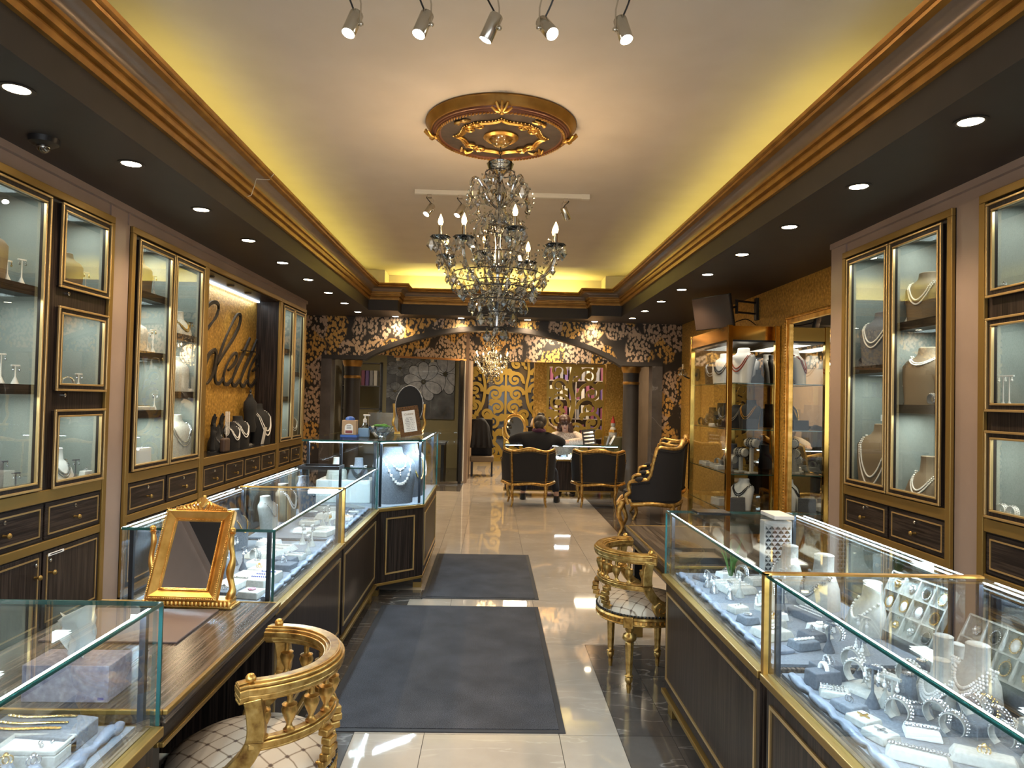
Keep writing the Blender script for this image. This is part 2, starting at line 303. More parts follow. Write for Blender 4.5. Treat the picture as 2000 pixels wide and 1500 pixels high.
# ---------------------------------------------------------------- the setting
def offs(path, d):   # mitred offset of a plan polyline to the right of travel
    P = [Vector(p) for p in path]; out = []
    nn = []
    for i in range(len(P)-1): t = (P[i+1]-P[i]).normalized(); nn.append(Vector((t.y, -t.x)))
    for i in range(len(P)):
        a = nn[max(i-1, 0)]; b = nn[min(i, len(nn)-1)]; q = (a+b); q = q/q.length_squared*2 if q.length > 1e-6 else a
        out.append(P[i]+q*d)
    return out
def sweep(mb, path, prof, m=0, closed=True):
    rows = []
    for d, z in prof: rows.append([(p.x, p.y, z) for p in offs(path, d)])
    k = len(prof); n = len(path); vs = [rows[j][i] for i in range(n) for j in range(k)]
    fs = [(i*k+j, i*k+(j+1) % k, (i+1)*k+(j+1) % k, (i+1)*k+j) for i in range(n-1) for j in range(k if closed else k-1)]
    if closed: fs += [tuple(range(k)), tuple(range((n-1)*k, n*k))]
    return mb.add(vs, fs, m)
floor = struct(MB().box(-3.6, 3.6, -1.5, 20.2, -.06, -.004), 'floor', 'grout')
def tile_mesh(w, h, mt):
    return MB().box(-w/2+.0015, w/2-.0015, -h/2+.0015, h/2-.0015, -.004, 0).mesh('tile', mt)
TM = {}
def tile(x0, x1, y0, y1, mt):
    k = (round(x1-x0, 3), round(y1-y0, 3), mt)
    if k not in TM: TM[k] = tile_mesh(*k)
    o = bpy.data.objects.new('tile', TM[k]); o.location = ((x0+x1)/2, (y0+y1)/2, 0); o.parent = floor; C.objects.link(o)
YB = [-1.5, -.385, .865, 2.115, 3.365, 4.615, 5.6, 5.865, 7.115, 8.365, 9.615, 10.865, 12.115, 13.365, 14.615, 15.865, 17.115, 18.365, 20.1]
for y0, y1 in zip(YB, YB[1:]):
    if y1 <= 4.7:
        for x0, x1, t in ((-.622, -.288, 'tile'), (-.288, .357, 'tile'), (.357, .646, 'tile')): tile(x0, x1, y0, y1, t)
    elif y1 < 5.7:
        for x0, x1, t in ((-.622, -.288, 'tile'), (-.288, .357, 'tile'), (.357, 1.0, 'tile'), (1.0, 1.58, 'tile')): tile(x0, x1, y0, y1, t)
    else:
        far = y0 > 12
        for x0, x1 in ((-3.5, -2.868), (-2.868, -2.223), (-2.223, -1.578), (-1.578, -.933), (-.933, -.522), (-.522, -.288), (-.288, .357), (.357, 1.0), (1.0, 1.58)):
            tile(x0, x1, y0, y1, 'dtile' if (far and x1 <= -.5) or y1 < 5.9 and x1 < -.5 else 'tile')
    ys = [(y0, y1)]
    for a, b in ys:
        for x0, x1 in ((1.58, 2.23), (2.23, 2.87), (2.87, 3.5)): tile(x0, x1, a, b, 'dtile')
        if y1 <= 4.7:
            for x0, x1 in ((.646, .9), (.9, 1.58)): tile(x0, x1, a, b, 'dtile')
        if y1 < 5.7:
            for x0, x1 in ((-.9, -.622), (-1.55, -.9), (-2.2, -1.55), (-3.5, -2.2)): tile(x0, x1, a, b, 'dtile')
# walls
b = MB(); b.box(-3.45, -2.80, -1.5, 2.9, 0, 3.0); b.box(-3.33, -2.784, 5.10, 5.35, 0, 2.86); b.box(-3.33, -2.80, 10.30, 10.42, 0, 3.0)
b.box(-3.33, -2.80, 2.9, 10.30, 2.86, 3.0); b.box(-3.45, -3.33, 2.9, 12.35, 0, 3.0); struct(b, 'wall_left', 'mauve')
b = MB().box(-2.80, -2.77, -1.5, 10.40, 2.955, 3.0); b.box(-2.80, -2.788, 5.095, 5.105, 2.86, 2.955); b.box(-2.80, -2.788, 5.345, 5.355, 2.86, 2.955); struct(b, 'trim_1', 'mauve')
b = MB(); b.box(2.91, 3.5, -1.5, 2.4, 0, 3.0); b.box(2.895, 3.42, 4.04, 4.28, 0, 2.88); b.box(2.895, 3.5, 5.66, 5.90, 0, 3.0); b.box(2.91, 3.42, 2.4, 5.66, 2.88, 3.0); b.box(3.42, 3.5, 2.4, 5.66, 0, 3.0)
struct(b, 'wall_right', 'mauve')
struct(MB().box(2.88, 2.91, -1.5, 5.90, 2.955, 3.0), 'trim_2', 'mauve')
struct(MB().box(3.33, 3.5, 5.90, 12.2, 0, 3.0), 'wall_right_recess', 'glitter')
struct(MB().box(-3.45, 3.5, -1.6, -1.5, 0, 3.9), 'wall_front', 'mauve')
# the arched end wall: one slab cut by a wide opening with a segmental arch
def archz(x): return 2.31+.57*max(0., 1-(x/2.25)**2)**.9 if abs(x) < 2.25 else 2.31
AX = [-2.25+4.5*i/36 for i in range(37)]
b = MB(); b.box(-3.45, -2.9, 12.2, 12.36, 0, 3.0); b.box(2.9, 3.5, 12.2, 12.36, 0, 3.0); b.box(-2.9, -2.25, 12.2, 12.36, 2.31, 3.0); b.box(2.25, 2.9, 12.2, 12.36, 2.31, 3.0)
for x0, x1 in zip(AX, AX[1:]):
    b.add([(x0, 12.2, archz(x0)), (x1, 12.2, archz(x1)), (x1, 12.2, 3.0), (x0, 12.2, 3.0), (x0, 12.36, archz(x0)), (x1, 12.36, archz(x1)), (x1, 12.36, 3.0), (x0, 12.36, 3.0)], [(0, 1, 2, 3), (7, 6, 5, 4), (0, 4, 5, 1), (3, 2, 6, 7)])
struct(b, 'wall_back', 'damask')
b = MB()   # dark band lining the arch and the flat heads beside it
for x0, x1 in zip(AX, AX[1:]):
    z0, z1 = archz(x0), archz(x1); vs = [(x, y, z+dz) for x, z in ((x0, z0), (x1, z1)) for y in (12.16, 12.4) for dz in (-.075, .012)]
    b.add(vs, [(0, 4, 5, 1), (2, 3, 7, 6), (0, 2, 6, 4), (1, 5, 7, 3), (0, 1, 3, 2), (4, 6, 7, 5)])
for sx in (-1, 1): b.box(sx*2.25, sx*2.98, 12.16, 12.4, 2.25, 2.32)
struct(b, 'trim_3', 'soffit')
b = MB()
for sx in (-1, 1): b.box(sx*2.98, sx*2.80, 12.15, 12.42, 0, 2.25)
struct(b, 'trim_4', 'jamb')
# soffits, cornice and tray ceiling
PATH = [(-2.03, -1.5), (-2.03, 11.25), (-1.56, 11.25), (-1.56, 11.7), (1.58, 11.7), (1.58, 11.25), (2.07, 11.25), (2.07, -1.5)]
b = MB(); b.box(-3.45, -2.03, -1.5, 12.36, 3.0, 3.05); b.box(2.07, 3.5, -1.5, 12.36, 3.0, 3.05); b.box(-2.03, 2.07, 11.7, 12.36, 3.0, 3.05); b.box(-2.03, -1.56, 11.25, 11.7, 3.0, 3.05); b.box(1.58, 2.07, 11.25, 11.7, 3.0, 3.05)
sweep(b, PATH, [(0, 3.05), (0, 3.22), (-.05, 3.22), (-.05, 3.05)]); struct(b, 'ceiling_soffit', 'soffit')
b = MB(); sweep(b, PATH, [(0, 3.17), (.028, 3.17), (.034, 3.20), (.018, 3.208), (.018, 3.222), (.046, 3.228), (.052, 3.25), (.038, 3.258), (.04, 3.275), (.06, 3.28), (.064, 3.297), (0, 3.297)])
struct(b, 'trim_5', 'gold_paint')
b = MB(); sweep(b, PATH, [(-.02, 3.28), (.056, 3.295), (.060, 3.315), (.072, 3.335), (.105, 3.355), (.135, 3.362), (.15, 3.372), (.15, 3.385), (-.02, 3.31)]); struct(b, 'trim_6', 'cove', 40)
b = MB(); sweep(b, PATH, [(.135, 3.36), (.172, 3.366), (.180, 3.378), (.174, 3.388), (.192, 3.394), (.2, 3.412), (.19, 3.42), (.14, 3.40)]); struct(b, 'trim_7', 'gold_paint')
OUT = [(p.x, p.y) for p in offs(PATH, -.26)]
b = MB(); sweep(b, OUT, [(0, 3.2), (0, 3.70), (-.05, 3.70), (-.05, 3.2)]); sweep(b, PATH, [(.02, 3.28), (-.27, 3.22), (-.27, 3.21), (.02, 3.26)])
b.box(-2.6, 2.6, -1.5, 12.3, 3.70, 3.78); struct(b, 'ceiling', 'ceil')
# a hair crack runs across the left cornice where two lengths meet
b = MB(); b.tube([(-2.029, 5.60, 3.17), (-1.975, 5.62, 3.20), (-1.965, 5.66, 3.29), (-1.945, 5.64, 3.34), (-1.87, 5.72, 3.36), (-1.825, 5.70, 3.405)], .003, 5); struct(b, 'trim_8', 'ivory')
# back room shell
b = MB(); b.box(-3.6, 3.6, 12.36, 20.1, 2.92, 3.0); struct(b, 'ceiling_back_room', 'soffit')
struct(MB().box(-3.6, 3.6, 20.0, 20.1, 0, 3.0), 'wall_back_room', 'ivory')
struct(MB().box(-3.6, -3.5, 12.36, 20.0, 0, 3.0), 'wall_back_room_left', 'ivory')
struct(MB().box(3.5, 3.6, 12.36, 20.0, 0, 3.0), 'wall_back_room_right', 'cove')
b = MB(); b.box(-.52, 2.6, 13.35, 13.5, 2.34, 2.92); b.box(2.6, 3.5, 13.35, 13.5, 2.34, 2.92); struct(b, 'wall_inner_lintel', 'damask')
b = MB(); b.prism([(-2.35, 12.42), (-.52, 13.28), (-.52, 13.36), (-2.35, 12.5)], lambda x, y, s: (x, y, 2.92 if s else 2.36)); b.box(-.56, -.5, 13.36, 13.5, 2.34, 2.92); struct(b, 'wall_office_lintel', 'damask')
# mats
for nm, (x0, x1, y0, y1), lb in (('floor_mat', (-.81, .39, 3.38, 5.42), 'large charcoal floor mat on pale tiles, the nearer of the two'), ('floor_mat', (-.53, .41, 5.62, 7.23), 'smaller brownish charcoal floor mat beyond the large one, beside the corner case')):
    t = thing(nm, lb, 'mat', ((x0+x1)/2, (y0+y1)/2, .0005), 'floor mats')
    MB().box(x0+.03, x1-.03, y0+.03, y1-.03, .0005, .008).build('carpet_pile', 'mat', t)
    e = MB(); e.frame(x0, x1, y0, y1, .03, lambda a, b_, c, d: e.box(a, b_, c, d, .0005, .005)); e.build('rubber_border', 'matedge', t)
# ---------------------------------------------------------------- wall display cabinets
def face(mb, y0, y1, z0, z1, holes, bx):   # a board pierced by rectangular holes; bx(y0,y1,z0,z1)
    ys = sorted({y0, y1} | {h[0] for h in holes} | {h[1] for h in holes}); zs = sorted({z0, z1} | {h[2] for h in holes} | {h[3] for h in holes})
    for a, b in zip(ys, ys[1:]):
        run = None
        for c, d in zip(zs, zs[1:]):
            inside = any(h[0] <= (a+b)/2 <= h[1] and h[2] <= (c+d)/2 <= h[3] for h in holes)
            if inside:
                if run: bx(a, b, *run); run = None
            else: run = (run[0], d) if run else (c, d)
        if run: bx(a, b, *run)
def cabinet(s, xf, y0, y1, ztop, label, doors, drawers, cupboards, shelves, lit=1.0, group=None, lamps=True, rails=(.90, .60), side_hole=None):
    """s: -1 left wall, 1 right wall; doors: (y0,y1,z0,z1); drawers: (y0,y1)"""
    root = thing('display_cabinet', label, 'cabinet', (xf+s*.25, (y0+y1)/2, 0), group)
    X = lambda wv: xf+s*wv
    D = .40; r1, r2 = rails
    bd = MB(); bx = lambda a, b, c, d: bd.box(X(.012), X(.03), a, b, c, d)
    face(bd, y0, y1, .0, ztop, doors, bx); bd.box(X(.012), X(.44), y0, y0+.02, 0, ztop); bd.box(X(.012), X(.44), y1-.02, y1, 0, ztop); bd.box(X(.03), X(.42), y0+.02, y1-.02, .95, .965)
    bd.build('carcass', 'wood_z', root)
    g = MB(); g.frame(y0, y1, .05, ztop, .05, lambda a, b, c, d: g.box(X(-.014), X(.012), a, b, c, d))
    for z in rails: g.box(X(-.008), X(.012), y0+.05, y1-.05, z, z+.075 if z == r1 else z+.055)
    g.build('gold_frame', 'gold_trim', root, bevel=.004)
    li = MB(); li.box(X(D), X(D+.02), y0+.02, y1-.02, .965, ztop-.02); li.box(X(.03), X(D), y0+.02, y0+.03, .965, ztop-.02); li.box(X(.03), X(D), y1-.03, y1-.02, .965, ztop-.02); li.box(X(.03), X(D), y0+.03, y1-.03, .965, .972); li.box(X(.03), X(D), y0+.03, y1-.03, ztop-.06, ztop-.02)
    for (a, b) in zip(sorted(doors), sorted(doors)[1:]):
        if b[0] > a[1] and (b[0]+a[1])/2 not in []: li.box(X(.03), X(D), (a[1]+b[0])/2-.006, (a[1]+b[0])/2+.006, .972, ztop-.06)
    li.build('lining', 'lining', root)
    for (a, b, c, d) in doors:
        dr = MB(); dr.frame(a, b, c, d, .042, lambda p, q, r, t: dr.box(X(-.012), X(.02), p, q, r, t)); o = dr.build('glass_door', 'wood_z', root, bevel=.003)
        gb = MB(); gb.frame(a-.006, b+.006, c-.006, d+.006, .014, lambda p, q, r, t: gb.box(X(-.024), X(-.008), p, q, r, t)); gb.frame(a+.032, b-.032, c+.032, d-.032, .012, lambda p, q, r, t: gb.box(X(-.02), X(.0), p, q, r, t))
        gb.build('gold_bead', 'gold_bead', o, bevel=.003)
        MB().box(X(.004), X(.009), a+.04, b-.04, c+.04, d-.04).build('pane', 'pane', o)
        k = MB(); yl = b-.12 if a < (y0+y1)/2-.1 else a+.12; k.xf(Matrix()); k.lathe([(.0, 0), (.013, 0), (.013, .012), (.007, .016), (.0, .016)], n=10); k.xf(Matrix.Translation((X(.012), yl, c-.032)) @ Matrix.Rotation(-s*pi/2, 4, 'Y')); k.build('key_lock', 'chrome', o)
        sh = sorted(shelves.get((a, b), []))
        for z in sh: MB().box(X(.035), X(D), a-.0+.006, b-.006, z-.03, z+.03).build('shelf', 'wood_y', root)
        tops = [z-.032 for z in sh]+[ztop-.062]
        if d < ztop-.2: tops = [d+.02]
        floors = [.972]+[z+.03 for z in sh]
        if c > 1.2 and not sh:
            MB().box(X(.035), X(D), a-.03, b+.03, c-.0, c+.012).build('shelf', 'wood_y', root)
        for z in tops:
            pk = MB().lathe([(.0, -.004), (.022, -.004), (.022, 0), (0, 0)], (X(.2), (a+b)/2, z), 12)
            if lamps: lamp('AREA', 'cabinet_lamp', (X(.15), (a+b)/2, z-.012), P_CAB*lit*(b-a)/.5, (.90, 1, .93), (0, 0, 0), .12, max(b-a-.2, .1))
            pk.build('puck_light', 'cdisc', root)
    def front(name, a, b, c, d, w, knobz, locks=True):
        o = MB().box(X(.0), X(.014), a, b, c, d).build(name, w, root, bevel=.002)
        gi = MB(); gi.frame(a+.03, b-.03, c+.025, d-.025, .009, lambda p, q, r, t: gi.box(X(-.005), X(.002), p, q, r, t)); gi.build('gold_inlay', 'gold_bead', o)
        R = Matrix.Rotation(-s*pi/2, 4, 'Y'); ky = (a+b)/2 if name == 'drawer' else (b-.06 if a < (y0+y1)/2-.1 and len(cupboards) > 1 else a+.06)
        k = MB().lathe([(0, 0), (.008, 0), (.006, .022), (.014, .03), (.017, .036), (.012, .044), (0, .046)], n=10).xf(Matrix.Translation((X(0), ky, knobz)) @ R); k.build('knob', 'gold_trim', o, True)
        if locks: k = MB().lathe([(0, 0), (.013, 0), (.013, .01), (.006, .014), (0, .014)], n=10).xf(Matrix.Translation((X(0), ky, knobz+.075)) @ R); k.build('key_lock', 'chrome', o)
        return o
    for a, b in drawers: front('drawer', a, b, r2+.065, r1-.01, 'wood_y', (r1+r2)/2+.01)
    fr = []
    for a, b in cupboards: fr.append(front('cupboard_door', a, b, .115, r2-.01, 'wood_z', r2-.15))
    return root, fr
# left wall, near unit: one tall glass door and a column of three small ones
ca, fr = cabinet(-1, -2.77, 2.95, 5.10, 2.86, 'dark wall cabinet with three small square glass doors, nearest on the left wall',
    [(3.15, 4.36, .99, 2.79), (4.48, 5.04, 2.26, 2.79), (4.48, 5.04, 1.60, 2.13), (4.48, 5.04, .98, 1.47)], [(3.02, 3.70), (3.72, 4.42), (4.44, 5.05)], [(3.02, 3.70), (3.72, 4.42), (4.44, 5.05)], {(3.15, 4.36): [1.60, 2.20]})
t = MB().box(-2.763, -2.7595, 4.47, 4.63, .555, .572).build('printed_label', 'paper', fr[2])
t = MB().box(-2.7595, -2.7593, 4.49, 4.61, .560, .567).build('label_print', 'blackm', fr[1])
cabinet(-1, -2.77, 5.35, 6.74, 2.86, 'dark wood wall cabinet with two tall glass doors left of the gold niche',
    [(5.45, 6.04, .99, 2.78), (6.07, 6.66, .99, 2.78)], [(5.42, 6.03), (6.07, 6.68)], [(5.42, 6.03), (6.07, 6.68)], {(5.45, 6.04): [1.42, 1.90, 2.38], (6.07, 6.66): [1.58, 2.10]})
cabinet(-1, -2.77, 9.10, 10.30, 2.86, 'narrow dark wall cabinet with two glass doors, farthest on the left wall',
    [(9.19, 9.68, .99, 2.78), (9.71, 10.2, .99, 2.78)], [(9.17, 9.68), (9.72, 10.23)], [(9.17, 9.68), (9.72, 10.23)], {(9.19, 9.68): [1.55, 2.2], (9.71, 10.2): [1.9]}, .7)
# niche between them with the sign
nr = thing('display_niche', 'open wall niche with gold glitter back above four small dark drawers', 'display niche', (-3.0, 7.92, 0))
b = MB(); b.box(-3.18, -2.77, 6.74, 6.76, 0, 2.86); b.box(-3.18, -2.77, 9.08, 9.10, 0, 2.86); b.box(-3.2, -2.79, 6.76, 9.08, 0, .95); b.box(-3.2, -2.79, 6.76, 9.08, 2.80, 2.86); b.build('carcass', 'wood_z', nr)
b = MB(); b.box(-2.784, -2.756, 6.74, 9.10, 2.81, 2.86); b.box(-2.784, -2.756, 6.74, 6.785, .6, 2.81); b.box(-2.784, -2.756, 9.055, 9.10, .6, 2.81); b.box(-2.784, -2.756, 6.785, 9.055, .90, .975); b.box(-2.784, -2.756, 6.785, 9.055, .60, .655); b.build('gold_frame', 'gold_trim', nr, bevel=.004)
MB().box(-3.2, -3.07, 6.76, 9.08, .978, 2.80).build('glitter_back', 'glitter', nr)
MB().box(-3.07, -2.785, 6.76, 9.08, .95, .978).build('ledge', 'blackgl', nr)
for k in range(4):
    a = 6.80+k*.565; o = MB().box(-2.77, -2.784, a, a+.55, .665, .89).build('drawer', 'wood_y', nr)
    g = MB(); g.frame(a+.03, a+.52, .69, .865, .009, lambda p, q, r, t: g.box(-2.766, -2.772, p, q, r, t)); g.build('gold_inlay', 'gold_bead', o)
    R = Matrix.Rotation(pi/2, 4, 'Y')
    MB().lathe([(0, 0), (.008, 0), (.006, .022), (.014, .03), (.017, .036), (.012, .044), (0, .046)], n=10).xf(Matrix.Translation((-2.77, a+.275, .75)) @ R).build('knob', 'gold_trim', o, True)
    MB().lathe([(0, 0), (.013, 0), (.013, .01), (.006, .014), (0, .014)], n=10).xf(Matrix.Translation((-2.77, a+.275, .83)) @ R).build('key_lock', 'chrome', o)
for k in range(4):
    a = 6.80+k*.565; o = MB().box(-2.77, -2.784, a, a+.55, .115, .59).build('cupboard_door', 'wood_z', nr)
MB().box(-3.06, -3.03, 6.8, 9.05, 2.782, 2.80).build('led_strip', 'led_soft', nr)
lamp('AREA', 'niche_lamp', (-3.02, 7.9, 2.765), 2.5, (.8, .9, 1), (0, 0, 0), .05, 2.2)
for y in (7.2, 7.75, 8.3): MB().lathe([(0, -.012), (.035, -.012), (.045, 0), (0, 0)], (-2.92, y, 2.80), 14).build('puck_light', 'blackm', nr)
for y in (7.3, 8.1): lamp('SPOT', 'niche_spot', (-2.90, y, 2.77), 7, (1, .9, .6), (0, radians(10), 0), .02, spot=radians(60), blend=1)
# right wall
cabinet(1, 2.88, 2.45, 4.04, 2.875, 'dark wall cabinet with small square glass doors, nearest on the right wall',
    [(3.40, 3.965, 2.26, 2.80), (3.40, 3.965, 1.60, 2.13), (3.40, 3.965, .99, 1.48), (2.55, 3.28, .99, 2.80)], [(2.52, 3.24), (3.26, 3.975)], [(2.52, 3.24), (3.26, 3.975)], {(2.55, 3.28): [1.6, 2.2]})
cabinet(1, 2.88, 4.28, 5.66, 2.875, 'dark wood wall cabinet with two tall glass doors and pearl displays on the right wall',
    [(4.38, 4.96, .99, 2.80), (4.99, 5.57, .99, 2.80)], [(4.34, 4.96), (4.99, 5.60)], [(4.34, 4.96), (4.99, 5.60)], {(4.38, 4.96): [1.60, 2.19], (4.99, 5.57): [1.90]})
# ---------------------------------------------------------------- script lettering in the niche
sg = thing('shop_lettering', 'black script lettering fixed on the gold glitter back of the wall niche', 'sign', (-3.07, 8.2, 2.1))
def letter(strokes):
    b = MB()
    for pts, wd in strokes:
        P = smoothpath([Vector((min(y, 9.05), z)) for y, z in pts], 5); N = len(P)-1
        W = [wd*(.30+.50*abs(sin(pi*i/max(N, 1)*1.6+.4))) for i in range(N+1)]
        b.ribbon(P, W, lambda y, z, s: (-3.022 if s else -3.042, y, z))
    for pts, wd in strokes[:1]: b.tube([(-3.07, pts[-2][0], pts[-2][1]), (-3.03, pts[-2][0], pts[-2][1])], .006, 6)
    b.build('letter', 'blackm', sg)
letter([([(7.73, 2.53), (7.71, 2.58), (7.61, 2.59), (7.48, 2.55), (7.36, 2.45), (7.2, 2.22), (7.12, 1.95), (7.14, 1.76), (7.24, 1.70), (7.4, 1.80)], .05), ([(7.73, 2.53), (7.67, 2.44), (7.53, 2.34), (7.4, 2.25)], .035)])
letter([([(7.65, 2.08), (7.52, 2.02), (7.43, 1.92), (7.39, 1.8), (7.41, 1.71), (7.49, 1.71), (7.62, 1.8), (7.68, 1.94), (7.70, 2.04), (7.65, 2.08)], .055)])
letter([([(7.71, 1.9), (7.95, 2.08), (8.19, 2.25), (8.35, 2.4), (8.4, 2.51), (8.36, 2.55), (8.26, 2.52), (8.09, 2.37), (7.92, 2.19), (7.77, 1.99), (7.69, 1.84), (7.7, 1.74), (7.79, 1.71), (7.91, 1.77)], .05)])
letter([([(8.06, 1.87), (8.22, 1.94), (8.31, 2.02), (8.29, 2.08), (8.18, 2.05), (8.03, 1.94), (7.93, 1.81), (7.95, 1.72), (8.05, 1.71), (8.18, 1.77)], .05)])
letter([([(8.74, 2.3), (8.55, 2.11), (8.36, 1.94), (8.21, 1.78), (8.2, 1.72), (8.28, 1.7), (8.43, 1.77)], .06), ([(8.46, 2.13), (8.7, 2.135)], .02)])
letter([([(9.0, 2.3), (8.81, 2.11), (8.61, 1.93), (8.47, 1.78), (8.47, 1.72), (8.56, 1.7), (8.68, 1.77)], .06), ([(8.7, 2.135), (8.96, 2.14)], .02)])
letter([([(8.86, 1.89), (9.05, 1.97), (9.06, 2.06), (9.03, 2.1), (8.92, 2.04), (8.78, 1.92), (8.72, 1.8), (8.74, 1.72), (8.85, 1.71), (9.03, 1.81)], .05)])
# ---------------------------------------------------------------- counters and glass cases
def display_case(label, fx, bx, y0, y1, panels=1, sill=.70, top=1.04, ends=(1, 1), strip0=False, strip1=False, legs=True, group=None, power=1., backled=True, mirrorback=False):
    """fx: x of the aisle face, bx: x of the staff side"""
    s = 1 if fx > bx else -1; root = thing('display_case', label, 'display case', ((fx+bx)/2, (y0+y1)/2, 0), group)
    f = lambda d: fx-s*d      # d metres in from the aisle face
    b = MB(); b.box(f(.015), bx, y0+.01, y1-.01, .115, sill-.005); b.build('cabinet_body', 'wood_z', root)
    g = MB(); g.box(f(-.012), f(.02), y0, y1, sill-.014, sill+.012); g.box(f(-.008), f(.03), y0, y1, .10, .122)
    for yy, e in ((y0, ends[0]), (y1, ends[1])):
        if e: g.box(f(.02), bx, yy-.004 if yy == y0 else yy-.016, yy+.016 if yy == y0 else yy+.004, sill-.014, sill+.012)
    g.build('gold_edge', 'gold_trim', root, bevel=.003)
    for k in range(panels):
        a = y0+.05+(y1-y0)*k/panels; c = y0-.05+(y1-y0)*(k+1)/panels
        q = MB().box(f(.006), f(.016), a-.03, c+.03, .14, sill-.03).build('front_panel', 'wood_z', root)
        gi = MB(); gi.frame(a, c, .185, sill-.07, .012, lambda p, r, u, v: gi.box(f(0), f(.008), p, r, u, v)); gi.build('gold_inlay', 'gold_bead', q)
    if legs:
        for yy in (y0+.06, y1-.06):
            for xx in (f(.06), bx+s*.06):
                o = MB().box(xx-.03, xx+.03, yy-.03, yy+.03, .0, .116).build('foot', 'blackm', root); MB().box(xx-.036, xx+.036, yy-.036, yy+.036, 0, .045).build('gold_shoe', 'gold_trim', o, bevel=.003)
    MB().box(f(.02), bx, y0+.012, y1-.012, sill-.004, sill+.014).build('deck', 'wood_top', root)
    MB().box(f(.05), bx+s*.03, y0+.03, y1-.03, sill+.014, sill+.024).build('deck_cloth', 'grey', root)
    T = .008; z0, z1 = sill+.012, top
    MB().box(f(.006), f(.006+T), y0+.004, y1-.004, z0, z1-T).build('front_pane', 'glass', root)
    MB().box(bx, bx+s*T, y0+.004, y1-.004, z0, z1-T).build('back_pane', 'mirrord' if mirrorback else 'glass', root)
    MB().box(f(.003), bx-s*.003, y0+.002, y1-.002, z1-T, z1).build('top_pane', 'glass', root)
    for yy, e in ((y0, ends[0]), (y1, ends[1])):
        if e: MB().box(f(.016), bx+s*.01, min(yy+.004, yy+.012) if yy == y0 else yy-.012, yy+.012 if yy == y0 else yy-.004, z0, z1-T).build('end_pane', 'glass', root)
    e = MB(); e.box(f(.001), f(.005), y0, y1, z1-T-.001, z1+.0005)
    for yy, en in ((y0, ends[0]), (y1, ends[1])):
        if en: e.box(f(.004), bx, yy-.001, yy+.003, z1-T-.003, z1+.0005); e.box(f(.002), f(.012), yy-.001, yy+.005, z0, z1-T)
    e.build('polished_glass_edge', 'teal', root)
    p = MB()
    for yy in (y0+.03, y1-.03):
        for xx in (f(.035), bx+s*.03): p.box(xx-.008, xx+.008, yy-.008, yy+.008, z0, z1-T-.001)
    p.build('corner_post', 'post', root)
    for sy, on in ((y0, strip0), (y1, strip1)):
        if on: q = MB(); q.box(f(-.004), f(.012), sy-.012, sy+.012, z0, z1+.004); q.box(f(-.004), bx, sy-.012, sy+.012, z1-.002, z1+.005); q.build('gold_strip', 'gold', root)
    MB().box(f(.020), f(.028), y0+.03, y1-.03, z1-T-.006, z1-T-.001).build('led_strip', 'led', root)
    L = y1-y0-.08
    lamp('AREA', 'case_lamp', (f(.036), (y0+y1)/2, z1-.016), P_CASE*L*power, COOL, (0, s*radians(-12), 0), .006, L)
    if backled:
        MB().box(bx+s*.014, bx+s*.020, y0+.03, y1-.03, z1-T-.005, z1-T-.001).build('led_strip', 'led', root)
        lamp('AREA', 'case_lamp', (bx+s*.03, (y0+y1)/2, z1-.015), P_CASE*L*power*.7, COOL, (0, s*radians(12), 0), .005, L)
    return root
display_case('glass topped display case in the lower left corner, cut by the picture edge', -.865, -1.50, .55, 1.90, 1, ends=(0, 1))
display_case('long glass display case behind the standing gilt mirror, left of the aisle', -.885, -1.515, 2.93, 4.28, 1, ends=(1, 0), strip1=True)
display_case('glass display case between the gold strip and the tall corner case', -.885, -1.515, 4.30, 5.55, 1, ends=(0, 1))
display_case('large glass display case of pearls and pendants in the lower right corner', .92, 1.66, .75, 2.31, 1, ends=(0, 0), strip1=True)
display_case('glass display case holding the lattice block, right of the aisle', .92, 1.62, 2.33, 3.64, 1, ends=(0, 1))
def desk(label, fx, bx, y0, y1, legy, z=.745):
    s = 1 if fx > bx else -1; f = lambda d: fx-s*d; root = thing('sitting_desk', label, 'desk', ((fx+bx)/2, (y0+y1)/2, 0))
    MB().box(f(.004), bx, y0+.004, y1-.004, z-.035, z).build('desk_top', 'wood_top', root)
    MB().box(f(.02), bx, y0+.02, y1-.02, z-.10, z-.035).build('apron', 'wood_y', root)
    g = MB()
    for zz in (z-.012, z-.105):
        d = 0 if zz > z-.05 else .012
        g.box(f(d-.002), f(d+.012), y0+d, y1-d, zz, zz+.014)
        for yy in (y0+d, y1-d): g.box(f(d+.012), bx, yy-.002 if yy < (y0+y1)/2 else yy-.010, yy+.010 if yy < (y0+y1)/2 else yy+.002, zz, zz+.014)
    g.build('gold_edge', 'gold_trim', root, bevel=.003)
    for yy in legy:
        o = MB().box(f(.05), f(.11), yy-.03, yy+.03, 0, z-.1).build('leg', 'blackm', root); MB().box(f(.046), f(.114), yy-.034, yy+.034, 0, .09).build('gold_shoe', 'gold_trim', o, bevel=.003)
    MB().box(f(.5), f(.52), y0+.03, y1-.03, .06, z-.1).build('modesty_panel', 'wood_z', root)
    return root
desk('dark striped wood desk with gold edges under the standing gilt mirror', -.855, -1.58, 1.915, 2.92, (1.96,))
desk('dark wood desk with gold edge behind the gilt chair right of the aisle', .95, 1.62, 3.66, 4.86, (4.80,))
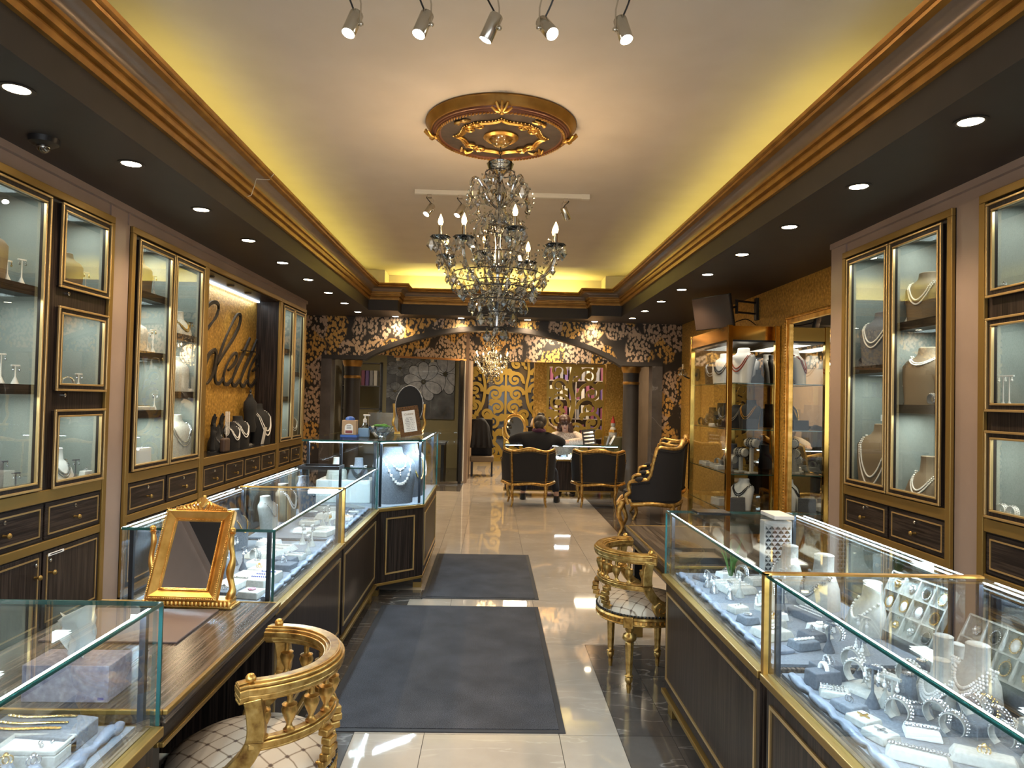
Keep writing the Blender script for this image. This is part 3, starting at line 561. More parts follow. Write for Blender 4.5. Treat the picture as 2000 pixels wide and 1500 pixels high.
# tall corner case: plan polygon with an angled front
tw = thing('corner_display_case', 'tall corner glass case with angled dark wood front and grey necklace bust inside', 'display case', (-1.0, 6.4, 0))
PL = [(-1.50, 5.575), (-.90, 5.575), (-.555, 5.88), (-.555, 7.22), (-1.50, 7.22)]
def wallstrip(b, i, d0, d1, z0, z1, in0=0., in1=0., m=0):
    a = Vector(PL[i]); c = Vector(PL[(i+1) % 5]); t = (c-a).normalized(); n = Vector((-t.y, t.x)); a2 = a+t*in0; c2 = c-t*in1
    vs = [(*(p+n*d), z) for z in (z0, z1) for p, d in ((a2, d0), (c2, d0), (c2, d1), (a2, d1))]; b.add(vs, [(0, 1, 2, 3), (7, 6, 5, 4), (0, 4, 5, 1), (1, 5, 6, 2), (2, 6, 7, 3), (3, 7, 4, 0)], m)
MB().prism(PL, lambda x, y, s: (x, y, .694 if s else .115)).build('cabinet_body', 'wood_z', tw)
g = MB()
for i in (0, 1, 2): wallstrip(g, i, -.010, .02, .686, .712); wallstrip(g, i, -.006, .03, .098, .120)
g.build('gold_edge', 'gold_trim', tw, bevel=.003)
for i, e in ((1, .09), (2, .09)):
    a = Vector(PL[i]); L = (Vector(PL[i+1])-a).length; g = MB()
    for z0, z1, p0, p1 in ((.62, .632, e, e), (.18, .192, e, e)): wallstrip(g, i, -.008, 0, z0, z1, p0, p1)
    wallstrip(g, i, -.008, 0, .192, .62, e, L-e-.012); wallstrip(g, i, -.008, 0, .192, .62, L-e-.012, e); g.build('gold_inlay', 'gold_bead', tw)
MB().prism([(p[0]*.98-.02, 6.4+(p[1]-6.4)*.975) for p in PL], lambda x, y, s: (x, y, .715 if s else .694)).build('deck', 'grey', tw)
for i, nm in ((0, 'front_pane'), (1, 'angled_pane'), (2, 'end_pane'), (3, 'back_pane')):
    b = MB(); wallstrip(b, i, .004, .012, .712, 1.244, .008, .008); b.build(nm, 'glass', tw)
MB().prism(PL, lambda x, y, s: (x, y, 1.252 if s else 1.244)).build('top_pane', 'glass', tw)
b = MB()
for i in (0, 1, 2): wallstrip(b, i, -.003, .004, 1.238, 1.253); 
for i in (1, 2, 3): x, y = PL[i]; b.box(x-.006, x+.006, y-.006, y+.006, .712, 1.244)
b.build('polished_glass_edge', 'teal', tw)
b = MB()
for x, y in ((-1.46, 5.62), (-.93, 5.62), (-.89, 5.68), (-.60, 5.94), (-.6, 7.16), (-1.2, 5.62)): b.box(x-.01, x+.01, y-.01, y+.01, .715, 1.242)
b.build('corner_post', 'post', tw)
b = MB(); 
for i in (0, 1): wallstrip(b, i, .03, .042, 1.230, 1.242, .05, .05)
wallstrip(b, 2, .03, .042, 1.230, 1.242, .1, .1); b.build('led_strip', 'led', tw)
for loc, L, rz in (((-1.2, 5.63, 1.225), .5, 0), ((-.74, 5.80, 1.225), .4, radians(41.5)), ((-.61, 6.55, 1.225), 1.1, radians(90))): lamp('AREA', 'case_lamp', loc, P_CASE*L*1.6, COOL, (0, 0, rz), L, .012)
for x, y in ((-.60, 5.98), (-.62, 7.14), (-.92, 5.70)):
    o = MB().box(x-.03, x+.03, y-.03, y+.03, 0, .116).build('foot', 'blackm', tw); MB().box(x-.036, x+.036, y-.036, y+.036, 0, .045).build('gold_shoe', 'gold_trim', o)
# ---------------------------------------------------------------- gilt tub chairs
def m_gilt():
    t = thing('gilt_tub_chair', '', 'chair'); G = 'gold_leaf'; rad = radians
    R_ = .25; A0, A1 = rad(96), rad(264)
    P = [Vector((.0, R_*sin(A0)+.012, .742))]+[Vector((R_*cos(A0+(A1-A0)*i/40), R_*sin(A0+(A1-A0)*i/40), .745)) for i in range(41)]+[Vector((.0, R_*sin(A1)-.012, .742))]
    b = MB()   # moulded top rail: layered strips
    def strip(mb, pts, w0, w1, z0, z1):
        vs = []
        for i, p in enumerate(pts):
            a = pts[max(i-1, 0)]; c = pts[min(i+1, len(pts)-1)]; d = (c-a); d.z = 0; d.normalize(); n = Vector((-d.y, d.x, 0)); vs += [p+n*w0+Vector((0, 0, z0)), p+n*w1+Vector((0, 0, z0)), p+n*w1+Vector((0, 0, z1)), p+n*w0+Vector((0, 0, z1))]
        N = len(pts); fs = [(0, 1, 2, 3), (4*N-1, 4*N-2, 4*N-3, 4*N-4)]+[(4*i+k, 4*i+4+k, 4*i+4+(k+1) % 4, 4*i+(k+1) % 4) for i in range(N-1) for k in range(4)]
        mb.add(vs, fs)
    strip(b, P, -.034, .034, -.008, .012); strip(b, P, -.026, .026, .012, .022); strip(b, P, -.015, .015, .022, .028); strip(b, P, -.030, .030, -.022, -.008); strip(b, P, -.022, .022, -.030, -.022); b.build('top_rail', G, t, bevel=.003)
    b = MB(); strip(b, P[2:-2], -.019, -.012, .020, .027); b.build('bead_line', 'gold', t)
    for s in (1, -1): MB().ball((-.035, s*(R_*sin(A0)+.004), .778), .016, 8, 5).build('rosette', 'gold', t, True)
    L = [Vector((.243*cos(A0+.02+(A1-A0-.04)*i/36), .243*sin(A0+.02+(A1-A0-.04)*i/36), .585)) for i in range(37)]
    b = MB(); strip(b, L, -.020, .020, -.012, .008); strip(b, L, -.013, .013, .008, .016); strip(b, L, -.015, .015, -.02, -.012); b.build('lower_rail', G, t, bevel=.003)
    sp = MB().lathe([(0, .60), (.017, .60), (.018, .606), (.011, .612), (.008, .622), (.020, .648), (.025, .664), (.021, .674), (.023, .680), (.010, .686), (.008, .698), (.010, .702), (.007, .716), (0, .718)], n=10).mesh('spindle', M[G], (0, 0, 0), True)
    for k in range(9):
        a = rad(106)+rad(148)*k/8; o = bpy.data.objects.new('spindle', sp); o.location = (.246*cos(a), .246*sin(a), 0); o.parent = t; C.objects.link(o)
    for s in (1, -1):   # S-shaped arm supports ending in a scroll
        Q = smoothpath([(-.045, .725), (-.055, .67), (-.055, .61), (-.03, .55), (.015, .50), (.05, .465), (.055, .425)], 5); y0 = s*.236
        b = MB(); W = [.052, .05, .048]+[.05]*(len(Q)-3)
        b.ribbon([(p.x, p.y) for p in Q], W, lambda x, z, sd: (x, y0+s*(.022 if sd else -.022)+s*(.022 if z > .6 else 0), z)); 
        b.lathe([(0, -.026), (.040, -.026), (.046, -.018), (.046, .018), (.040, .026), (0, .026)], n=18).v[-108:] ; k = len(b.v)-108
        Mx = Matrix.Translation((.03, y0, .468)) @ Matrix.Rotation(pi/2, 4, 'X'); b.v[k:] = [tuple(Mx @ Vector(p)) for p in b.v[k:]]
        b.build('arm_support', G, t, bevel=.003)
        b = MB(); b.tube([(.03+.005*q*cos(q*1.1)*.9, y0+s*.028, .468+.005*q*sin(q*1.1)*.9) for q in [i*.25 for i in range(30)]], .0035, 5); b.build('scroll', 'gold', t, True)
        # carved back uprights
        a = pi-s*.42; b = MB()
        for k in range(7):
            u = k/6; r = .235+.035*sin(pi*u)+.012*u; z = .425+.15*u; wd = .052-.012*u; b.obox((r*cos(a), r*sin(a), z), (.034, wd, .024), Matrix.Rotation(a, 3, 'Z') @ Matrix.Rotation(-.2+.4*u, 3, 'Y'))
        b.build('back_upright', G, t, bevel=.005)
    b = MB().lathe([(.20, .372), (.262, .372), (.268, .378), (.262, .384), (.262, .402), (.270, .408), (.264, .418), (.20, .42)], n=48, loop=True); b.build('seat_rail', G, t, 35)
    b = MB()
    for k in range(60): a = 2*pi*k/60; b.obox((.264*cos(a), .264*sin(a), .393), (.007, .010, .014), Matrix.Rotation(a, 3, 'Z'))
    o = b.build('rail_fluting', 'gold', t); o['kind'] = 'stuff'
    MB().lathe([(0, .418), (.245, .418), (.258, .432), (.252, .452), (.21, .478), (.14, .496), (.06, .503), (0, .504)], n=40).build('seat', 'seat', t, True)
    b = MB()
    for k in range(84): a = 2*pi*k/84; b.ball((.263*cos(a), .263*sin(a), .428), .0065, 6, 4)
    o = b.build('nail_heads', 'blackgl', t); o['kind'] = 'stuff'
    lg = MB().lathe([(0, .376), (.022, .376), (.024, .345), (.018, .335), (.018, .328), (.036, .318), (.038, .300), (.026, .285), (.019, .28), (.024, .272), (.022, .262), (.017, .12), (.016, .10), (.024, .094), (.016, .086), (.021, .078), (.019, .066), (.011, .05), (.014, .04), (.009, 0), (0, 0)], n=16, rib=.09, nrib=8).mesh('leg', M[G], (0, 0, 0), 60)
    for a in (123, 237, 48, -48):
        o = bpy.data.objects.new('leg', lg); o.location = (.236*cos(rad(a)), .236*sin(rad(a)), 0); o.parent = t; C.objects.link(o)
        MB().obox((.258*cos(rad(a)), .258*sin(rad(a)), .392), (.032, .056, .062), Matrix.Rotation(rad(a), 3, 'Z')).build('rail_block', G, t, bevel=.005)
    return t
GC = Proto(m_gilt)
GC((-.75, 2.30, 0), radians(188), 'gilt tub chair with cream quilted seat in the foreground, tucked under the left desk', 'gilt tub chairs')
GC((.90, 4.07, 0), radians(5), 'gilt tub chair with cream quilted seat on the right, showing its turned legs', 'gilt tub chairs')
# ---------------------------------------------------------------- black upholstered bergeres
def bergere(hb, ha, crest, ax=.34, ay=.37, posts=False, span=2.05, wave=.02):
    t = thing('bergere_armchair', '', 'armchair'); G = 'gold_leaf'; N = 48; zb = .36
    us = [-1+2*i/N for i in range(N+1)]
    def top(u):
        a = abs(u); s = max(0, min(1, (.74-a)/.13)); s = s*s*(3-2*s); z = ha+(hb-ha)*s+crest*math.exp(-(u/.13)**2)*.8
        return z+wave*cos(u*9)*s*.6-(.03*(a-.8)/.2 if a > .8 else 0)
    def pt(u, z, d=0):
        an = pi+u*span; f = 1+.10*(z-zb)/.55; return Vector(((ax-d)*cos(an)*f+.02, (ay-d)*sin(an)*f, z))
    def shell(d0, d1, name, mt, lo=zb, inset=.0, us_=us):
        b = MB(); vs = []; rows = 5
        for u in us_:
            zt = top(u)-.008-inset
            for d in (d0, d1):
                for r in range(rows+1): vs.append(pt(u, lo+(zt-lo)*r/rows, d))
        k = 2*(rows+1); fs = []
        for i in range(len(us_)-1):
            for r in range(rows):
                for o_ in (0, rows+1): fs.append((i*k+o_+r, (i+1)*k+o_+r, (i+1)*k+o_+r+1, i*k+o_+r+1))
            fs.append((i*k+rows, (i+1)*k+rows, (i+1)*k+2*rows+1, i*k+2*rows+1)); fs.append((i*k, (i+1)*k, (i+1)*k+rows+1, i*k+rows+1))
        for i in (0, len(us_)-1):
            for r in range(rows): fs.append((i*k+r, i*k+r+1, i*k+rows+2+r, i*k+rows+1+r))
        b.add(vs, fs); return b.build(name, mt, t, True)
    shell(0, .045, 'upholstered_back', 'blackcloth'); shell(.045, .085, 'inner_padding', 'blackcloth', .44, .04)
    b = MB(); b.tube([pt(u, top(u), .02) for u in us], [.024+.012*math.exp(-(u/.15)**2) for u in us], 8); b.build('top_rail', G, t, True)
    b = MB(); b.tube([pt(u, zb-.012+.012*cos(u*9), -.004) for u in us], .024, 8); fr = [pt(-1, zb), Vector((.30, -.28, zb-.02)), Vector((.33, 0, zb-.035)), Vector((.30, .28, zb-.02)), pt(1, zb)]; b.tube(smoothpath(fr, 6), .024, 8); b.build('seat_rail', G, t, True)
    for s in (-1, 1):
        p1 = pt(s, top(s), .02); p0 = pt(s, zb, .0); b = MB(); b.tube(smoothpath([p1+Vector((-.06, 0, .012)), p1+Vector((.02, 0, -.005)), p1+Vector((.035, 0, -.06)), (p0+p1)/2+Vector((.02, 0, 0)), p0+Vector((.06, 0, .06)), p0+Vector((.03, 0, -.02))], 5), .021, 8); b.build('arm_post', G, t, True)
        b = MB(); b.tube([pt(s*u, top(u)+.012, .02) for u in (.82, .86, .9, .94)], [.02, .032, .032, .02], 8); b.build('arm_pad', 'blackcloth', t, True)
        if posts: b = MB(); b.tube([pt(s*.36, zb+(top(.36)-zb)*k/6, -.004) for k in range(7)], .014, 6); b.build('back_moulding', G, t, True)
    for u, nm in ((-.36, 'leg'), (.36, 'leg')): p = pt(u, zb); b = MB(); b.tube(smoothpath([(p.x, p.y, zb-.01), (p.x*1.03, p.y*1.03, .22), (p.x*.98, p.y*.98, .1), (p.x*1.06, p.y*1.06, 0)], 4), [.03-.017*i/12 for i in range(13)], 8); b.build(nm, G, t, True)
    for s in (-1, 1): b = MB(); b.tube(smoothpath([(.27, s*.28, zb-.01), (.31, s*.31, .24), (.27, s*.28, .1), (.31, s*.30, 0)], 4), [.034-.02*i/12 for i in range(13)], 8); b.build('leg', G, t, True)
    MB().loft([(.36, .285, .27, 0), (.40, .29, .28, 0), (.45, .285, .275, 0), (.475, .24, .23, 0), (.485, .1, .1, 0)], 24).build('seat', 'blackcloth', t, True)
    if crest > .02:
        b = MB()
        for k in range(7): th = (k-3)*.42; c = pt(0, top(0)+.01, .0); b.tube([c, c+Vector((-.012, sin(th)*.075, cos(th)*.045))], [.016, .006], 6)
        b.build('carved_crest', G, t, True)
    b = MB()
    for i in range(90): u = -1+2*i/89; b.ball(pt(u, top(u)-.032, -.004), .0055, 5, 3); b.ball(pt(u, zb+.024, -.004), .0055, 5, 3)
    if posts:
        for s in (-1, 1):
            for i in range(26): b.ball(pt(s*.40, zb+.03+(top(.4)-zb-.06)*i/25, -.004), .005, 5, 3)
    o = b.build('nail_heads', 'gold_trim' if posts else 'blackgl', t); o['kind'] = 'stuff'
    return t
b1 = bergere(.93, .60, .06); b1.scale = (1.15,)*3; b1.location = (1.98, 8.60, 0); b1.rotation_euler = (0, 0, radians(165)); b1['label'] = 'black bergere with crested gold frame beside the brass showcase, the nearer of two'; b1['group'] = 'crested bergeres'
copy_tree(b1, (2.36, 9.80, 0), radians(172), 'black bergere with crested gold frame, half hidden behind the nearer one', 'crested bergeres')
b2 = bergere(.85, .70, 0, .33, .40, True, 1.85, .03); b2.location = (.58, 10.72, 0); b2.rotation_euler = (0, 0, radians(90)); b2['label'] = 'black armchair with gold frame under the seated customer in dark sweater'; b2['group'] = 'armchairs at the reception case'
copy_tree(b2, (1.66, 10.75, 0), radians(84), 'empty black armchair with gold frame at the lit reception case', 'armchairs at the reception case')
# ---------------------------------------------------------------- standing gilt mirror and the things on the left desk
mr = thing('table_mirror', 'gilt swing mirror with carved crest standing on the left desk', 'mirror', (-1.24, 2.95, .745)); mr.rotation_euler = (0, 0, 0)
MZ = .745; mx, my = -1.19, 2.86
def mloc(x, z, d=0): # mirror plane: tilted back about the pivot
    a = radians(-28); zz = z-.17; return Vector((mx+x, my-d*cos(a)+zz*sin(-a)*.9, MZ+.205+zz*cos(a)-d*sin(a)))
b = MB(); b.box(mx-.185, mx+.185, my-.045, my+.045, MZ, MZ+.012); b.box(mx-.172, mx+.172, my-.035, my+.035, MZ+.012, MZ+.034); b.build('base', 'gold', mr, bevel=.004)
b = MB()
for k in range(22): b.lathe([(0, 0), (.008, 0), (.009, .01), (.006, .02), (0, .022)], (mx-.172+.0164*k, my-.038, MZ+.010), 8)
o = b.build('carved_border', 'gold', mr, True); o['kind'] = 'stuff'
W, Hh = .140, .186
def mring(w0, h0, w1, h1, d0, d1):
    b = MB(); vs = []
    for w, h, d in ((w0, h0, d0), (w1, h1, d1), (w1, h1, -.014), (w0, h0, -.014)): vs += [mloc(sx*w, .17+sz*h, d) for sx, sz in ((-1, -1), (1, -1), (1, 1), (-1, 1))]
    fs = [(4*r+i, 4*r+(i+1) % 4, 4*((r+1) % 4)+(i+1) % 4, 4*((r+1) % 4)+i) for r in range(4) for i in range(4)]; return b.add(vs, fs)
mring(W, Hh, W-.012, Hh-.012, .012, .022).build('outer_frame', 'gold', mr, bevel=.002)
mring(W-.010, Hh-.010, W-.042, Hh-.042, .020, .004).build('cove_frame', 'gold', mr)
mring(W-.040, Hh-.040, W-.050, Hh-.050, .010, .004).build('inner_frame', 'gold', mr)
for nm, w, h, d, st in (('outer_beading', W-.004, Hh-.004, .022, .0075), ('inner_beading', W-.045, Hh-.045, .011, .006)):
    b = MB()
    for sx in (-1, 1):
        for k in range(int(2*h/st)): b.ball(mloc(sx*w, .17-h+st*k, d), st*.45, 5, 3)
        for k in range(int(2*w/st)): b.ball(mloc(-w+st*k, .17+sx*h, d), st*.45, 5, 3)
    o = b.build(nm, 'gold', mr); o['kind'] = 'stuff'
b = MB(); b.add([mloc(sx*(W-.046), .17+sz*(Hh-.046), d) for d in (.003, -.004) for sx, sz in ((-1, -1), (1, -1), (1, 1), (-1, 1))], [(0, 1, 2, 3), (7, 6, 5, 4), (0, 4, 5, 1), (1, 5, 6, 2), (2, 6, 7, 3), (3, 7, 4, 0)]); b.build('mirror_glass', 'mirror', mr)
b = MB()
for k in range(13):
    x = -.09+.015*k; hh = .045*(1-(abs(x)/.1)**1.3)
    b.tube(smoothpath([mloc(x, .17+Hh, .006), mloc(x+.012*(1 if x > 0 else -1), .17+Hh+hh*.5, .016), mloc(x*.8, .17+Hh+hh, .008)], 4), [.008-.004*i/8 for i in range(9)], 6)
for k in range(5): th = (k-2)*.4; b.tube([mloc(0, .17+Hh+.01, .01), mloc(sin(th)*.03, .17+Hh+.012+cos(th)*.038, .016)], [.005, .009], 6)
b.ball(mloc(0, .17+Hh+.055, .008), .009, 8, 5); b.build('carved_crest', 'gold', mr, True)
for s in (-1, 1):
    b = MB(); b.tube(smoothpath([(mx+s*.156, my, MZ+.03), (mx+s*.168, my, MZ+.07), (mx+s*.156, my, MZ+.13), (mx+s*.166, my, MZ+.19), (mx+s*.158, my, MZ+.25), (mx+s*.162, my, MZ+.295)], 5), [.016, .016, .017, .018, .016, .013, .012, .012, .012, .013, .015, .016, .016, .015, .013, .011, .010, .010, .010, .010, .011, .011, .010, .009, .010, .014], 8); b.ball((mx+s*.163, my, MZ+.305), .013, 8, 5); b.build('side_post', 'gold', mr, True)
mr.rotation_euler = (0, 0, radians(-3))
solo(MB().box(-1.52, -1.055, 2.42, 2.79, .745, .753), 'desk_pad', mat('taupe_pad', (.16, .11, .095), .45), 'taupe leather desk pad lying before the gilt mirror', 'desk pad', (-1.3, 2.6, .745), bevel=.003)
tb = thing('tissue_box', 'marbled lilac tissue box with a white tissue on the left desk', 'tissue box', (-1.15, 2.03, .745))
MB().box(-1.27, -1.035, 1.96, 2.085, .745, .845).build('carton', grained('lilac_marbled_card', (30, 30, 30), [(.3, (.20, .165, .22)), (.55, (.33, .29, .36)), (.7, (.45, .41, .47))], .5, 0, 2), tb, bevel=.002)
b = MB(); n = 9; vs = []
for i in range(n):
    for j in range(n): u, v_ = i/(n-1)-.5, j/(n-1); vs.append((-1.155+u*(.03+.11*v_)+.015*sin(v_*7+u*9), 2.02+.03*sin(u*11)*v_+.012*cos(u*17), .845+.125*v_+.02*sin(u*8+1)*v_))
b.add(vs, [(i*n+j, (i+1)*n+j, (i+1)*n+j+1, i*n+j+1) for i in range(n-1) for j in range(n-1)]); o = b.build('tissue', 'paper', tb, True); q = o.modifiers.new('thick', 'SOLIDIFY'); q.thickness = .0015
MB().box(-1.063, -1.047, 1.9590, 1.960, .752, .759).build('maker_oval', mat('blue_print', (.02, .05, .3), .4), tb)
# phone tray on the right desk
pt_ = thing('document_tray', 'black document tray with beige lining on the right desk', 'tray', (1.15, 3.85, .745)); b = MB(); b.box(1.02, 1.30, 3.72, 3.98, .745, .752); b.frame(1.02, 1.30, 3.72, 3.98, .012, lambda a, c, d, e: b.box(a, c, d, e, .752, .778)); b.build('rim', 'blackm', pt_); MB().box(1.034, 1.286, 3.734, 3.966, .752, .757).build('lining', 'brownbust', pt_)
# ---------------------------------------------------------------- light fittings
def m_dl():
    t = thing('recessed_downlight', '', 'downlight')
    MB().lathe([(.052, -.0), (.075, -.0), (.078, -.004), (.066, -.008), (.056, -.004)], (0, 0, 0), 20, loop=True).build('trim_ring', 'soffit', t, True)
    MB().lathe([(0, -.003), (.060, -.003), (.060, -.001), (0, -.001)], (0, 0, 0), 20).build('lit_disc', 'disc', t); return t
DL = Proto(m_dl)
ORD = ['first', 'second', 'third', 'fourth', 'fifth', 'sixth', 'seventh', 'eighth', 'ninth', 'tenth']
for k in range(9):
    DL((-2.25, 3.28+1.03*k, 3.0), 0, 'round lit downlight in the left soffit, %s from the camera' % ORD[k], 'downlights in the soffits')
    DL((2.285, 3.28+1.03*k if k < 8 else 11.42, 3.0), 0, 'round lit downlight in the right soffit, %s from the camera' % ORD[k], 'downlights in the soffits')
for k, x in enumerate((-1.70, -.57, .58, 1.745)): DL((x, 12.03, 3.0), 0, 'round lit downlight over the leaf papered arch wall, %s from the left corner' % ORD[k], 'downlights in the soffits')
t = thing('dome_camera', 'black dome security camera on the dark left soffit above the small glass doors', 'security camera', (-2.53, 3.92, 3.0))
MB().lathe([(0, 0), (.078, 0), (.074, -.03), (.05, -.045), (0, -.045)], (-2.53, 3.92, 3.0), 20).build('base', 'blackm', t, True)
MB().ball((-2.53, 3.92, 2.953), .036, 14, 8).build('dome', 'mirrord', t, True)
def spot_head(name, loc, aim, label, group, rail_z):
    """loc: centre of the lamp can; aim: direction of its light"""
    t = thing(name, label, 'spotlight', (loc[0], loc[1], rail_z), group); d = Vector(aim).normalized(); q = Vector((0, 0, -1)).rotation_difference(d).to_matrix().to_4x4(); P = Matrix.Translation(loc) @ q
    MB().lathe([(0, .068), (.030, .068), (.034, .062), (.034, -.062), (.031, -.066), (.029, -.062), (0, -.062)], n=18).xf(P).build('lamp_can', 'steel', t, 40)
    MB().lathe([(0, -.0655), (.028, -.0655), (.028, -.063), (0, -.063)], n=16).xf(P).build('lens', 'lens', t)
    sd = (Vector((1, 0, 0)) if loc[0] < 0 else Vector((-1, 0, 0))); a = Vector(loc)+sd*.038
    b = MB(); b.tube([a+Vector((0, 0, -.01)), a+Vector((0, 0, .1)), Vector((loc[0]+sd.x*.015, loc[1], rail_z-.02))], .008, 6, flat=.5); b.build('bracket', 'steel', t, True)
    b = MB(); b.ball(a+sd*.004, .012, 8, 5); b.build('knob', 'steel', t, True)
    b = MB(); top = Vector(loc)-d*.066; b.tube(smoothpath([top, top+Vector((-sd.x*.02, 0, .03)), Vector((loc[0]-sd.x*.03, loc[1], (top.z+rail_z)/2+.02)), Vector((loc[0], loc[1]+.01, rail_z-.02))], 5), .0045, 6); b.build('cable', 'blackm', t, True)
    MB().box(loc[0]-.02, loc[0]+.02, loc[1]-.018, loc[1]+.018, rail_z-.035, rail_z).build('track_adapter', 'steel', t)
    pz = Vector(loc)+d*.075; lr = Vector((0, 0, -1)).rotation_difference(d).to_euler()
    lamp('SPOT', 'track_spot_lamp', pz, P_SPOT, (1, .95, .86), lr, .025, spot=radians(70), blend=.7)
def track(y, x0, x1, label):
    t = thing('light_track', label, 'light track', ((x0+x1)/2, y, 3.70)); MB().box(x0, x1, y-.018, y+.018, 3.655, 3.70).build('rail', 'ivory', t, bevel=.002); MB().box(x1-.07, x1+.01, y-.022, y+.022, 3.65, 3.70).build('feed_box', 'ivory', t)
track(3.36, -1.0, 1.0, 'ceiling track carrying the row of five spotlights at the top of the picture')
for k, (x, z, aim) in enumerate(((-.75, 3.485, (-.25, -.35, -1)), (-.395, 3.495, (-.30, -.3, -1)), (-.05, 3.49, (-.45, .1, -1)), (.235, 3.50, (.5, -.75, -1)), (.625, 3.505, (.22, -.35, -1)))):
    spot_head('track_spotlight', (x*.96, 3.36, 1.6+(z-1.6)*.96), aim, 'steel track spotlight near the camera, %s from the left of five' % ORD[k], 'spotlights of the near track', 3.655)
track(7.0, -.83, .93, 'white ceiling track behind the chandelier with three small spotlights')
for k, (x, aim) in enumerate(((-.68, (-.5, -.5, -1)), (-.37, (-.5, -.4, -1)), (.70, (.5, .45, -1)))):
    spot_head('track_spotlight', (x, 7.0, 3.50), aim, 'steel spotlight on the far track, %s' % ('leftmost of its three', 'nearest the chandelier stem', 'alone on the right end')[k], 'spotlights of the far track', 3.655)
# ---------------------------------------------------------------- ceiling medallion
CX, CY = .02, 5.28; ZC = 3.70
md = thing('ceiling_medallion', 'round gold and bronze ceiling medallion above the chandelier', 'ceiling medallion', (CX, CY, ZC)); O = (CX, CY, ZC)
MB().lathe([(.30, 0), (.570, 0), (.575, -.012), (.565, -.02), (.555, -.05), (.535, -.07), (.525, -.07), (.30, -.06)], O, 72).build('outer_rim', 'gold_paint', md, 35)
MB().lathe([(.44, -.06), (.525, -.07), (.52, -.082), (.51, -.084), (.505, -.092), (.495, -.092), (.49, -.1), (.475, -.1), (.47, -.09), (.44, -.085)], O, 72).build('bronze_moulding', mat('bronze_moulding', (.16, .06, .03), .35, .4), md, 35)
MB().lathe([(0, -.055), (.475, -.055), (.475, -.088), (0, -.088)], O, 64).build('plate', grained('aged_plate', (9, 9, 9), [(.3, (.035, .025, .018)), (.7, (.075, .05, .034))], .5, .2, 2), md)
b = MB()
for k in range(110): a = 2*pi*k/110; b.obox((CX+.482*cos(a), CY+.482*sin(a), ZC-.103), (.022, .009, .012), Matrix.Rotation(a+.9, 3, 'Z'))
b.build('rope_edge', 'gold', md)
def quat(n=24):   # pointed quatrefoil with four cusps that end in volutes
    out = []
    for q in range(4):
        a0 = q*pi/2; R = Matrix.Rotation(a0, 2)
        seg = bez([(.0, .345), (.04, .29), (.10, .29), (.165, .27)], 7)+bez([(.165, .27), (.215, .255), (.23, .205), (.205, .20)], 5)[1:]+bez([(.205, .20), (.20, .23), (.26, .22), (.27, .165)], 5)[1:]+bez([(.27, .165), (.29, .10), (.29, .04), (.345, .0)], 7)[1:]
        out += [R @ Vector((p.x, p.y)) for p in reversed(seg)][:-1]
    return out
Q = quat(); b = MB(); b.tube([(CX+p.x, CY+p.y, ZC-.098) for p in Q], .013, 6, closed=True); b.tube([(CX+p.x*.93, CY+p.y*.93, ZC-.096) for p in Q], .010, 6, closed=True); b.build('scroll_band', 'gold', md, True)
b = MB()
for p in Q[::1]: b.ball((CX+p.x*1.05, CY+p.y*1.05, ZC-.096), .0075, 6, 4)
b.build('bead_edge', 'gold', md)
b = MB()
for q in range(4):
    for sg_ in (-1, 1):
        a = q*pi/2+pi/4+sg_*.16; P = [(CX+.285*cos(a)+r*cos(sg_*t+a), CY+.285*sin(a)+r*sin(sg_*t+a), ZC-.105) for t, r in [(i*.7, .045*(1-i/14)) for i in range(13)]]; b.tube(P, .011, 6)
o = b.build('volute_scrolls', 'gold', md, True); o['kind'] = 'stuff'
for q in range(4):   # acanthus corners and rim crests
    a = q*pi/2+pi/4; b = MB()
    for k in range(5):
        th = (k-2)*.45; c0 = Vector((CX+.41*cos(a), CY+.41*sin(a), ZC-.094)); dd = Vector((cos(a+pi/2+th*.6), sin(a+pi/2+th*.6), 0))*(.05 if k % 2 else .07)*(1 if k > 2 else -1)
        b.tube(smoothpath([c0, c0+dd*.5+Vector((cos(a)*.02, sin(a)*.02, -.012)), c0+dd], 4), [.006+.006*sin(pi*i/8) for i in range(9)], 5)
    b.build('leaf_ornament', 'gold', md, True)
    a = q*pi/2+pi/2; b = MB()
    for k in range(5):
        th = (k-2)*.5; p0 = Vector((CX+.50*cos(a), CY+.50*sin(a), ZC-.10)); p1 = p0+Vector((cos(a+th)*.085, sin(a+th)*.085, .035 if abs(k-2) < 2 else .01))
        b.tube(smoothpath([p0, (p0+p1)/2+Vector((0, 0, -.015)), p1], 4), [.013-.004*i/8 for i in range(9)], 6)
    b.ball((CX+.5*cos(a), CY+.5*sin(a), ZC-.105), .022, 8, 5); b.build('rim_crest', 'gold', md, True)
MB().lathe([(.10, -.085), (.13, -.085), (.135, -.10), (.115, -.115), (.10, -.11)], O, 32).build('inner_ring', 'gold', md, 35)
